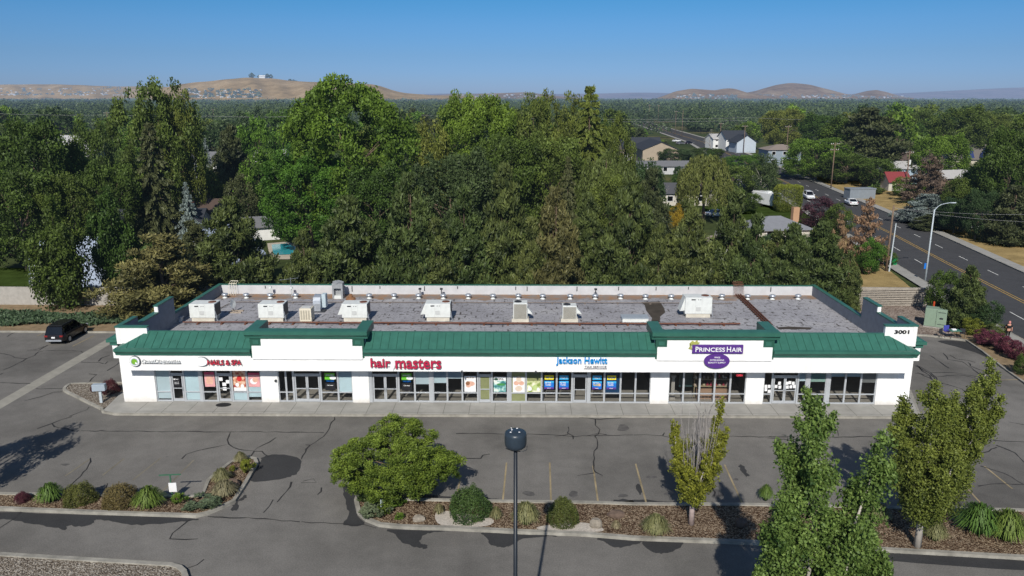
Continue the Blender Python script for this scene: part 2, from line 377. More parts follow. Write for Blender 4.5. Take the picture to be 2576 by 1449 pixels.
# ------------------------------------------------------------------ foliage
def leafmesh(name, P, Nn, size, tone, rng, aspect=1.0, axis=None, spread=.8):
    n = len(P); rnd = rng.normal(size=(n, 3)); rnd /= np.linalg.norm(rnd, axis=1, keepdims=True)
    nn = Nn * (1 - spread) + rnd * spread + np.array([0, 0, .15]); nn /= np.linalg.norm(nn, axis=1, keepdims=True) + 1e-9
    if axis is None:
        a = np.cross(nn, rng.normal(size=(n, 3)))
    else:
        a = axis + rng.normal(size=(n, 3)) * .25
        a = a - nn * (a * nn).sum(1, keepdims=True)
    a /= np.linalg.norm(a, axis=1, keepdims=True) + 1e-9
    b = np.cross(nn, a)
    s = (size * rng.uniform(.6, 1.3, n))[:, None]
    V = np.stack([P - a * s * aspect * .5, P + b * s * .38, P + a * s * aspect * .5, P - b * s * .38], 1).reshape(-1, 3)
    me = bpy.data.meshes.new(name); me.vertices.add(4 * n); me.vertices.foreach_set('co', V.ravel().astype(np.float32))
    me.loops.add(4 * n); me.loops.foreach_set('vertex_index', np.arange(4 * n, dtype=np.int32))
    me.polygons.add(n); me.polygons.foreach_set('loop_start', np.arange(0, 4 * n, 4, dtype=np.int32))
    try: me.polygons.foreach_set('loop_total', np.full(n, 4, dtype=np.int32))
    except Exception: pass
    at = me.attributes.new('tone', 'FLOAT', 'FACE'); at.data.foreach_set('value', np.clip(tone, 0, 1).astype(np.float32))
    me.update(calc_edges=True); return me
def clumps(C, rc, nl, rng, out_bias=.5, center=None, flat=1.0):
    """leaves on the shells of clumps; more of them for big clumps"""
    w = rc ** 2; cnt = np.maximum(6, (nl * w / w.sum()).astype(int)); idx = np.repeat(np.arange(len(C)), cnt); n = len(idx)
    d = rng.normal(size=(n, 3)); d /= np.linalg.norm(d, axis=1, keepdims=True)
    if center is not None:
        o = C[idx] - center; o /= np.linalg.norm(o, axis=1, keepdims=True) + 1e-6
        d = d + o * out_bias + np.array([0, 0, .2]); d /= np.linalg.norm(d, axis=1, keepdims=True)
    r = rc[idx] * rng.uniform(.3, 1.3, n)
    off = d * r[:, None]; off[:, 2] *= flat
    ct = rng.uniform(0, 1, len(C))
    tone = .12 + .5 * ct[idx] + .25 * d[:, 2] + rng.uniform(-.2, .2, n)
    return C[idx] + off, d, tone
def woodmesh(name, segs, n=6):
    mb = MB()
    for pts, rs in segs: mb.tube(pts, rs, n, cap=True)
    me = bpy.data.meshes.new(name); me.from_pydata(mb.v, [], mb.f)
    me.polygons.foreach_set('use_smooth', [True] * len(me.polygons)); me.update(); return me
def limbs(C, n, rng, trunk_top=.55, r0=.03, base=.15, bend=.1):
    segs = [([(0, 0, -.01), (.006, .004, trunk_top * .4), (-.008, .006, trunk_top * .75), (0, 0, trunk_top)], [r0 * 1.15, r0 * .8, r0 * .6, r0 * .3])]
    for i in rng.choice(len(C), min(n, len(C)), replace=False):
        c = C[i]; z0 = base + (min(c[2], trunk_top) - base) * rng.uniform(.35, .8); z0 = max(.04, min(z0, trunk_top * .95))
        m = ((c[0]) * .45, (c[1]) * .45, z0 + (c[2] - z0) * .55 - bend * .1)
        segs.append(([(0, 0, z0), m, tuple(c)], [r0 * .38, r0 * .24, r0 * .08]))
    return segs
def P_broad(seed, nl, leaf, bot=.15, ncl=70, rcs=(.09, .17), top=.5, lump=.22, wide_at=.5, boxy=1.0):
    rng = np.random.default_rng(seed)
    ph = rng.uniform(0, 6.28, 8)
    C = []
    while len(C) < ncl:
        d = rng.normal(size=3); d /= np.linalg.norm(d); q = rng.uniform(.5, .97) ** .5; d = np.sign(d) * np.abs(d) ** boxy
        az = math.atan2(d[1], d[0])
        k = 1 + lump * (math.sin(2 * az + ph[0]) * math.cos(3 * d[2] + ph[1]) + .6 * math.sin(5 * az + ph[2]) * math.sin(4 * d[2] + ph[3]))
        c = d * q * k * .42; z = bot + (1 - bot) * (wide_at + c[2] * (1.02))
        C.append((c[0], c[1], min(max(z, bot), .93)))
    C = np.array(C); rc = rng.uniform(*rcs, ncl)
    P, Nn, t = clumps(C, rc, nl, rng, .7, np.array([0, 0, .5]))
    # fill the heart so the crown is not hollow
    return leafmesh('foliage', P, Nn, leaf, t, rng, 1.3), woodmesh('trunk', limbs(C, 16, rng, .6, .022, bot))
def P_pine(seed, nl, leaf, bot=.08, levels=11, open_=.3, rc0=.07):
    rng = np.random.default_rng(seed); C = []; rc = []
    for i in range(levels):
        z = bot + (1 - bot) * (i / levels) ** .9; t = (z - bot) / (1 - bot)
        r = .5 * (1 - t ** 1.15) ** .8 * rng.uniform(.85, 1.12) * (1 if t > .08 else .8)
        for k in range(max(4, int(11 * (1 - t) + 4))):
            a = rng.uniform(0, 6.28); rr = r * rng.uniform(.7, 1.08)
            for q in (.45, .72, 1.0):
                if rng.uniform() < open_ * .6: continue
                C.append((rr * q * math.cos(a + rng.uniform(-.12, .12)), rr * q * math.sin(a + rng.uniform(-.12, .12)), z + rng.uniform(-.02, .03) + .035 * q)); rc.append(rc0 * rng.uniform(.65, 1.15) * (1.1 - .4 * t))
    C.append((0, 0, .96)); rc.append(.035); C = np.array(C); rc = np.array(rc)
    P, Nn, t = clumps(C, rc, nl, rng, .4, np.array([0, 0, .4]), .75)
    ax = Nn * .7 + np.array([0, 0, .35])
    return leafmesh('foliage', P, Nn, leaf, t, rng, 2.2, ax, .9), woodmesh('trunk', limbs(C, 26, rng, .93, .018, bot))
def P_spruce(seed, nl, leaf, bot=.03, levels=20, droop=.10, power=1.0):
    rng = np.random.default_rng(seed); Ps = []; Ns = []; T = []; A = []; segs = [([(0, 0, 0), (0, 0, .97)], [.018, .003])]
    per = nl // (levels * 9)
    for i in range(levels):
        z = bot + (1 - bot) * (i / levels); t = (z - bot) / (1 - bot); r = .47 * (1 - t) ** power * rng.uniform(.85, 1.12) + .012
        for k in range(9):
            a = rng.uniform(0, 6.28); rr = r * rng.uniform(.75, 1.1); m = max(4, int(per * (1.6 - 1.2 * t))); s = rng.uniform(.15, 1, m) ** .7
            w = rr * .22 * (1.1 - s * .8) * rng.uniform(-1, 1, m)
            x = rr * s * math.cos(a) - w * math.sin(a); y = rr * s * math.sin(a) + w * math.cos(a); zz_ = z - droop * s * s * (1 - t) + .02 * s + rng.uniform(-.016, .010, m)
            Ps.append(np.stack([x, y, zz_], 1)); Ns.append(np.tile([math.cos(a) * .4, math.sin(a) * .4, .8], (m, 1))); T.append(.2 + .45 * s + rng.uniform(-.2, .2, m) + rng.uniform(-.1, .15)); A.append(np.tile([math.cos(a), math.sin(a), -.3], (m, 1)))
            if k < 4: segs.append(([(0, 0, z), (rr * .9 * math.cos(a), rr * .9 * math.sin(a), z - droop * .7 * (1 - t))], [.005, .001]))
    P = np.concatenate(Ps); return leafmesh('foliage', P, np.concatenate(Ns), leaf, np.concatenate(T), rng, 1.9, np.concatenate(A), .6), woodmesh('trunk', segs, 5)
def P_stems(seed, nl, leaf, stems, rc0=.1, gap=0.0):
    """stems: list of (base xyz, tip xyz, radius) - upright leafy columns"""
    rng = np.random.default_rng(seed); C = []; rc = []; segs = []; extra = []
    for (b, t, r) in stems:                     # shoots that break the outline
        b_, t_ = np.array(b, float), np.array(t, float)
        for k in range(9):
            s = rng.uniform(.25, .92); a = rng.uniform(0, 6.28); p = b_ + (t_ - b_) * s; w_ = r * rng.uniform(.7, 1.15) * (1.1 - .5 * s); q = p + np.array([math.cos(a) * w_, math.sin(a) * w_, rng.uniform(.03, .09)]); extra.append((tuple(p), tuple(q), r * .16))
    for qi, (b, t, r) in enumerate(list(stems) + extra):
        rq = rc0 * (1 if qi < len(stems) else .5)
        b = np.array(b); t = np.array(t); L = np.linalg.norm(t - b); n = int(6 + L * 24)
        for i in range(n):
            s = (i + .5) / n; p = b + (t - b) * s; rr = r * (math.sin(math.pi * min(1, s * .85 + .16)) ** .7) * (1.02 - s * .45)
            for k in range(3):
                a = rng.uniform(0, 6.28); q = rng.uniform(.25, .9)
                C.append(p + np.array([math.cos(a) * rr * q, math.sin(a) * rr * q, rng.uniform(-.02, .02)])); rc.append(rq * rng.uniform(.5, 1.1) * (1.05 - .45 * s))
        mid = (b + t) / 2 + rng.normal(size=3) * .01
        if qi < len(stems): segs.append(([tuple(b * np.array([.2, .2, .9])), tuple(mid), tuple(t * .97 + b * .03)], [.009, .006, .0015]))
    C = np.array(C); rc = np.array(rc)
    P, Nn, t = clumps(C, rc, nl, rng, .5, np.array([0, 0, .45]), 1.25)
    segs.append(([(0, 0, -.01), (0, 0, .12), (0, .003, .3)], [.02, .017, .012]))
    return leafmesh('foliage', P, Nn, leaf, t, rng, 1.2, None, .75), woodmesh('trunk', segs)
def P_willow(seed, nl, leaf):
    rng = np.random.default_rng(seed); S = 260; Ps = []; T = []; segs = limbs(np.array([(math.cos(a) * .25, math.sin(a) * .25, .8 + .1 * math.sin(a * 3)) for a in np.linspace(0, 6.2, 9)]), 9, rng, .5, .03)
    for i in range(S):
        d = rng.normal(size=3); d[2] = abs(d[2]); d /= np.linalg.norm(d); c = np.array([d[0] * .42, d[1] * .42, .55 + d[2] * .42]) * rng.uniform(.85, 1.02)
        L = rng.uniform(.18, .5) * (1.0 if d[2] < .7 else .5); m = nl // S; s = rng.uniform(0, 1, m)
        Ps.append(np.stack([c[0] * (1 + .12 * s) + rng.normal(size=m) * .013, c[1] * (1 + .12 * s) + rng.normal(size=m) * .013, c[2] - L * s], 1)); T.append(.35 + .35 * rng.uniform() + rng.uniform(-.2, .2, m) - .15 * s)
    P = np.concatenate(Ps); Nn = P * np.array([1, 1, 0]); Nn /= np.linalg.norm(Nn, axis=1, keepdims=True) + 1e-6
    return leafmesh('foliage', P, Nn, leaf, np.concatenate(T), rng, 2.6, np.tile([0, 0, -1.0], (len(P), 1)), .5), woodmesh('trunk', segs)
def branches(rng, p, d, L, r, depth, segs, up=.15, spread=.6):
    q = p + d * L; m = (p + q) / 2 + rng.normal(size=3) * L * .06
    segs.append(([tuple(p), tuple(m), tuple(q)], [r, r * .8, r * .55]))
    if depth == 0: return
    for k in range(rng.integers(2, 4)):
        nd = d + rng.normal(size=3) * spread; nd[2] += up; nd /= np.linalg.norm(nd)
        branches(rng, p + d * L * rng.uniform(.55, 1), nd, L * rng.uniform(.55, .8), r * .5, depth - 1, segs, up, spread)
def P_bare(seed, depth=5, r=.018, L=.3, spread=.5):
    rng = np.random.default_rng(seed); segs = []; branches(rng, np.zeros(3), np.array([.03, 0, 1.]), L, r, depth, segs, .2, spread)
    return woodmesh('branches', segs, 4)
PROTO = {}
def proto(kind):
    if kind in PROTO: return PROTO[kind]
    k, v = kind.split(':'); v = int(v)
    if k == 'big': r = P_broad(100 + v, 30000, .021, .05, 170, (.05, .105), lump=.17, boxy=.8)
    elif k == 'mid': r = P_broad(200 + v, 11000, .030, .06, 80, (.08, .14), lump=.22)
    elif k == 'far': r = P_broad(300 + v, 2600, .060, .02, 40, (.10, .17), lump=.25)
    elif k == 'cot': r = P_broad(400 + v, 22000, .020, .04, 170, (.045, .09), lump=.34)
    elif k == 'pine': r = P_pine(500 + v, 36000, .024, rc0=.085, open_=.1)
    elif k == 'syc': r = P_broad(450 + v, 64000, .0165, .03, 330, (.035, .075), lump=.09, boxy=.72)
    elif k == 'thin': r = P_pine(590 + v, 9000, .022, rc0=.06, open_=.6, levels=9)
    elif k == 'farpine': r = P_pine(550 + v, 3200, .05, levels=8, rc0=.085)
    elif k == 'cedar': r = P_pine(570 + v, 34000, .020, levels=9, open_=.05, rc0=.085)
    elif k == 'spruce': r = P_spruce(600 + v, 14000, .026)
    elif k == 'hem': r = P_spruce(650 + v, 20000, .024, levels=22, droop=.12, power=.8)
    elif k == 'willow': r = P_willow(700 + v, 20000, .018)
    elif k == 'col':
        r = P_stems(800 + v, 30000, .026, [((0, 0, .12), (.02, 0, .98), .30), ((.12, .05, .15), (.26, .05, .72), .24), ((-.12, 0, .15), (-.28, .03, .78), .25), ((0, -.15, .12), (.05, -.26, .62), .24), ((.02, .14, .15), (-.04, .28, .75), .24), ((-.05, -.1, .14), (-.17, -.22, .55), .24)], .11)
    PROTO[kind] = r; return r
def mkobj(name, me, mat_, parent):
    if not me.materials: me.materials.append(mat_)
    o = bpy.data.objects.new(name, me); COL.objects.link(o); o.parent = parent
    if me.materials[0] is not mat_:
        o.material_slots[0].link = 'OBJECT'; o.material_slots[0].material = mat_
    return o
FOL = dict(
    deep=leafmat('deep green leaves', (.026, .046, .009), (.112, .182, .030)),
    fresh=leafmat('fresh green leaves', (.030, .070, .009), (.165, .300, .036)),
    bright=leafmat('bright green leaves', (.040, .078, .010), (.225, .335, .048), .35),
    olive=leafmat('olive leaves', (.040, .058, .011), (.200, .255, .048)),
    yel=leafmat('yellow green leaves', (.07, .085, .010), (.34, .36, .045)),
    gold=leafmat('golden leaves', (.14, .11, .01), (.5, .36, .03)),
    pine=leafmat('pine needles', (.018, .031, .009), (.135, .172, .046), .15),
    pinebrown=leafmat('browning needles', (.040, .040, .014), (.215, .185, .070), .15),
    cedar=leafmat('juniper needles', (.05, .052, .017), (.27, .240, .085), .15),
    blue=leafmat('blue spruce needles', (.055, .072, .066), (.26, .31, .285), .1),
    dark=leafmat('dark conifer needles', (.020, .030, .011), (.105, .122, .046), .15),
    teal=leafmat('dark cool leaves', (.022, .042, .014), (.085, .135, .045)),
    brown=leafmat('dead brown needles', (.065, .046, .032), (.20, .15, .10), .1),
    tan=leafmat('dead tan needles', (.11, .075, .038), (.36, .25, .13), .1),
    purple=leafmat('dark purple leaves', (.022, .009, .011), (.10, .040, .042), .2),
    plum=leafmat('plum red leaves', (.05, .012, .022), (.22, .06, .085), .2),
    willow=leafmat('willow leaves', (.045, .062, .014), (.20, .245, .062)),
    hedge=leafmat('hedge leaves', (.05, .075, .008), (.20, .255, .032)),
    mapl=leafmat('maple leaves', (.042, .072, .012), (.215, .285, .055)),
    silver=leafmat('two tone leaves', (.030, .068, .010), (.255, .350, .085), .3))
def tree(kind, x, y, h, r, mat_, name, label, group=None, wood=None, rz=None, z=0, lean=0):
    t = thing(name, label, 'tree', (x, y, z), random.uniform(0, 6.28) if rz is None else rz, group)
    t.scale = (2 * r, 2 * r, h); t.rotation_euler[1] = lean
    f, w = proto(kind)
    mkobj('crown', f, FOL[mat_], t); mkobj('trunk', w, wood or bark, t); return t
def tree_px(kind, cx, top, Y, wpx, mat_, name, label, group=None, zf=1.0, **kw):
    """tree whose top shows at (cx, top) when standing at depth Y, crown wpx wide"""
    x, z = AY(cx, top, Y); dist = Y * math.cos(PITCH) + (CH - z) * math.sin(PITCH)
    return tree(kind, x, Y, z * zf, wpx / 2 / FPX * dist, mat_, name, label, group, **kw)
def shrubmesh(seed, n, leaf, lump=.12, up=.5):
    rng = np.random.default_rng(seed); d = rng.normal(size=(n, 3)); d[:, 2] = np.abs(d[:, 2]); d /= np.linalg.norm(d, axis=1, keepdims=True)
    az = np.arctan2(d[:, 1], d[:, 0]); k = 1 + lump * np.sin(3 * az + seed) * np.cos(4 * d[:, 2] + seed) + lump * .5 * np.sin(9 * az + d[:, 2] * 7)
    P = d * (k * rng.uniform(.8, 1.03, n))[:, None] * np.array([.5, .5, 1.0])
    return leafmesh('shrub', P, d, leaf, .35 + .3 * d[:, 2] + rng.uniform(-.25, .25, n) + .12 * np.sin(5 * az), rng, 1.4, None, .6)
def grassmesh(seed, n, w=.012, droop=.75):
    rng = np.random.default_rng(seed); a = rng.uniform(0, 6.28, n); q = rng.uniform(0, 1, n) ** .7; L = rng.uniform(.75, 1.1, n)
    V = []; F = []; T = []
    for i in range(n):
        ca, sa = math.cos(a[i]), math.sin(a[i]); out = .5 * q[i] * L[i]; hh = L[i] * (1 - .55 * q[i] ** 2)
        pts = [(0.05 * ca * q[i] * 2, .05 * sa * q[i] * 2, 0), (out * .45 * ca, out * .45 * sa, hh * .8), (out * .85 * ca, out * .85 * sa, hh * .97), (out * 1.12 * ca, out * 1.12 * sa, hh * (.97 - droop * .35 * (.3 + q[i])))]
        ox, oy = -sa * w, ca * w; b = len(V)
        for j, p in enumerate(pts):
            k = (1, .9, .7, .15)[j]; V += [(p[0] + ox * k, p[1] + oy * k, p[2]), (p[0] - ox * k, p[1] - oy * k, p[2])]
        for j in range(3): F.append((b + 2 * j, b + 2 * j + 1, b + 2 * j + 3, b + 2 * j + 2)); T.append(.15 + .3 * j + rng.uniform(-.15, .15))
    me = bpy.data.meshes.new('blades'); me.from_pydata(V, [], F); at = me.attributes.new('tone', 'FLOAT', 'FACE'); at.data.foreach_set('value', np.clip(np.array(T), 0, 1).astype(np.float32)); me.update(); return me
SHR = {k: shrubmesh(k, 9000, .034) for k in range(3)}; GRS = {k: grassmesh(k, 900) for k in range(3)}; GRL = {k: grassmesh(10 + k, 420, .016, 1.0) for k in range(2)}
LOOSE = {k: P_broad(900 + k, 1500, .09, 0, 26, (.1, .2))[0] for k in range(2)}
def fresh(me):
    return me.copy()
def plant(name, label, cat, me, x, y, w, h, mat_, z=.12, group=None, d=None):
    m = me.copy(); m.materials.clear(); m.materials.append(mat_)
    o = bpy.data.objects.new(name, m); COL.objects.link(o); o.location = (x, y, z); o.rotation_euler = (0, 0, random.uniform(-.4, .4)); o.scale = (w, d or w, h)
    return tag(o, label, cat, group)
# ------------------------------------------------------------------ the setting
g = MB(); g.poly([(-30000, -300, -.06), (30000, -300, -.06), (30000, 40000, -.06), (-30000, 40000, -.06)]); gm = groundmat()
tag(g.build('ground', gm), kind='structure')
curbX = [G(2430, 858), G(2470, 885), G(2520, 925), G(2576, 965), G(2700, 1060), G(2900, 1220)]
lotpoly = [(-140, -40), (-140, 71.9), (-39, 70.6), (-29.4, 70.6), (-29.4, 82), (29, 82), (31, 71), (38.5, 70.4)] + curbX + [(60, 20), (60, -40)]
park = flat('parking_lot', lotpoly, 0, lot)
bedk = dict(z=.12)
# kerbs along the lot
kb = MB(); kb.curb([(-140, 71.9), (-39, 70.6), (-29.4, 70.6)], .16, 0, .15); tag(kb.build('lot_kerb', curbm, fix=False), kind='structure')
kb = MB(); kb.curb([(30.5, 71), (38.5, 70.4)] + curbX, .18, 0, .15); tag(kb.build('lot_kerb', curbm, fix=False), kind='structure')
flat('planting_strip', [(-140, 72), (-39, 70.7), (-29.4, 70.7), (-29.4, 81), (-140, 81.5)], .03, dirt)
# concrete drive gutter across the left lot
gut = gp(ZC, [(-400, 1500), (0, 1215), (1510, 355), (1570, 385), (1590, 410), (0, 1340), (-200, 1460)])
flat('drainage_gutter', gp(ZC, [(-700, 1640), (0, 1215), (1510, 350), (1700, 250), (1800, 300), (1580, 410), (0, 1340), (-500, 1640)]), .006, M('worn gutter concrete', (.27, .255, .215), .9, .16, 1.2))
# sidewalk with its ramped left end and the gravel island
SWY = 50.95
flat('sidewalk', [(-29.0, SWY), (27.0, SWY), (28.4, 51.4), (28.7, 52.1), (28.7, 53.24), (-29.0, 53.24)], .15, conc)
flat('sidewalk', gp(ZC, [(1780, 1080), (1500, 1350)], .15) + [(-29.6, 51.25), (-29.0, SWY), (-29.0, 57.0)], .148, conc)
flat('sidewalk', [(28.702, 52.1), (30.0, 56.0), (30.0, 71), (28.3, 71), (28.3, 53.3), (28.702, 53.2)], .148, conc)
kb = MB(); pth = [G(*ZC(1480, 1350)), (-29.9, 51.35), (-28.8, SWY), (27.0, SWY), (28.4, 51.4), (30.0, 56.0), (30, 71)]; kb.curb(pth, .16, 0, .155); tag(kb.build('sidewalk_kerb', curbm, fix=False), kind='structure')
jn = MB()
xj = -27.4
while xj < 27: jn.box(xj - .015, xj + .015, SWY + .1, 53.08, .150, .154); xj += 1.83
jn.box(-28.5, 27, SWY + .36, SWY + .38, .150, .154)
tag(jn.build('sidewalk_joints', M('joint dirt', (.12, .115, .10), .9)), kind='structure')
isl = gp(ZC, [(1780, 975), (1090, 985), (1000, 1005), (950, 1040), (945, 1085), (1100, 1165), (1300, 1265), (1480, 1350)]); islp = [isl[0]] + isl[1:]
flat('gravel_island', islp + [(-29.3, 53.4), (-29.3, 58)], .10, gravel)
kb = MB(); kb.curb(smoothpath(islp, 3), .22, 0, .15); tag(kb.build('island_kerb', curbm, fix=False), kind='structure')
def bed(name, pts, m, open_=False, w=.2, z=.1):
    flat(name, pts, z, m)
    k = MB(); k.curb(pts, w, 0, .17, close=not open_); tag(k.build('bed_kerb', curbm, fix=False), kind='structure')
b1 = gp(ZL, [(-700, 668), (0, 678), (870, 690), (1380, 700), (1740, 700), (1790, 560), (1900, 470), (1990, 400), (2130, 362), (2190, 375), (2205, 410), (2110, 580), (2010, 735), (1900, 790), (1780, 840), (1690, 862), (1000, 840), (0, 800), (-700, 775)])
b1 = [(-70, b1[0][1])] + b1[1:-1] + [(-70, b1[-1][1])]; bed('mulch_bed', b1, mulch, w=.22)
b2 = gp(ZM, [(455, 585), (620, 600), (830, 655), (1500, 668), (2300, 680), (2576, 690)]) + gp(ZR, [(700, 1003), (1500, 1020), (2505, 1040), (3200, 1060)]) + gp(ZR, [(3200, 1385), (2505, 1340), (1600, 1290), (700, 1240), (0, 1215)]) + gp(ZM, [(2200, 918), (1650, 897), (1150, 872), (800, 862), (620, 845), (520, 805), (455, 745), (435, 660)])
bed('mulch_bed', b2, mulch, w=.24)
b3 = gp(ZL, [(-800, 1155), (0, 1200), (1470, 1290), (1540, 1310), (1580, 1345), (1600, 1400)]); b3 += [(b3[-1][0] + .5, 20), (-60, 20)]
bed('gravel_bed', b3, gravel, w=.26)
gz = gp(ZR, [(0, 1215), (600, 1235)])
for pts in ([(1050, 760), (1180, 745), (1480, 800), (1430, 860), (1100, 855)], [(1860, 860), (2160, 830), (2330, 870), (2290, 905), (1880, 890)]):
    flat('pale_gravel_patch', smoothpath(gp(ZM, pts), 4, True), .108, M('pale pebbles', (.42, .38, .33), .95, .3, 12, spec=.1))
# wet stains by the kerbs
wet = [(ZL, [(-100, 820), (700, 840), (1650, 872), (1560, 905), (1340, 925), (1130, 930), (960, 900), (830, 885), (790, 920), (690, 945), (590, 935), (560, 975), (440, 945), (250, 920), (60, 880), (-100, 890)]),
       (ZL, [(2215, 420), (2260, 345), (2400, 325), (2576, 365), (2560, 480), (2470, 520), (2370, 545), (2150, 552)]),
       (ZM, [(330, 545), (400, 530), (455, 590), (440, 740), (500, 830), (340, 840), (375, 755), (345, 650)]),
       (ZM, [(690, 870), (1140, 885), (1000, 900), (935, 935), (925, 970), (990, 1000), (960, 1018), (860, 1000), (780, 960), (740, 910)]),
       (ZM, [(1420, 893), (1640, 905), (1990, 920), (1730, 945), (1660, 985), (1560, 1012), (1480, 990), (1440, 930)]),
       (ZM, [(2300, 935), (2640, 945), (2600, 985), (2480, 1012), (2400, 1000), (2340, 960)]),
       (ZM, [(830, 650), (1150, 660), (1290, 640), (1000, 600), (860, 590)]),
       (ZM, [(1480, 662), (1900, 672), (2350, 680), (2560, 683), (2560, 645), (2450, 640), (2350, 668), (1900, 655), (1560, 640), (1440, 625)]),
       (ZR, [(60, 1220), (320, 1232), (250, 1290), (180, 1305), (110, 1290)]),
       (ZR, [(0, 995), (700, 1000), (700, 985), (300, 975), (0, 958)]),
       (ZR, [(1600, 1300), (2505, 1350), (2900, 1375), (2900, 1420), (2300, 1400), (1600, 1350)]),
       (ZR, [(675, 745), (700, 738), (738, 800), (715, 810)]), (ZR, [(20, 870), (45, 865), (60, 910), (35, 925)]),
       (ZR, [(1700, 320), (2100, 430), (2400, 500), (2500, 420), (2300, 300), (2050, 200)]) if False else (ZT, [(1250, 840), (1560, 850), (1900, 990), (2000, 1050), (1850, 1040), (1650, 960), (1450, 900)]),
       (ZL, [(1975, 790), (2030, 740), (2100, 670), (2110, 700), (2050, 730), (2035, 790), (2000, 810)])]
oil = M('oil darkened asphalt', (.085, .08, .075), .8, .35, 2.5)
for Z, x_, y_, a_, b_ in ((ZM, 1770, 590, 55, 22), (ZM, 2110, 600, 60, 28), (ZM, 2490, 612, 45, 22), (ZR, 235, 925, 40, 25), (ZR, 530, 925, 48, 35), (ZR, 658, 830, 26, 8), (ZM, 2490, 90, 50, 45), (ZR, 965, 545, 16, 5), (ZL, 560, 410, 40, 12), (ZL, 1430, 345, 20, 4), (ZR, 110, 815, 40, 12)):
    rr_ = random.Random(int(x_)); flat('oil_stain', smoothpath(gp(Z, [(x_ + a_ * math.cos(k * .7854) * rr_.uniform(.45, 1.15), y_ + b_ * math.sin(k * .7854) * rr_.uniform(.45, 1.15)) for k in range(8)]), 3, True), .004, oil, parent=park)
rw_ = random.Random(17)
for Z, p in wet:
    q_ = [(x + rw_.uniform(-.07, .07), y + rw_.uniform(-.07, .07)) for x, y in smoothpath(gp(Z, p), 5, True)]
    s_ = flat('wet_stain', q_, .005, lot2, parent=park)
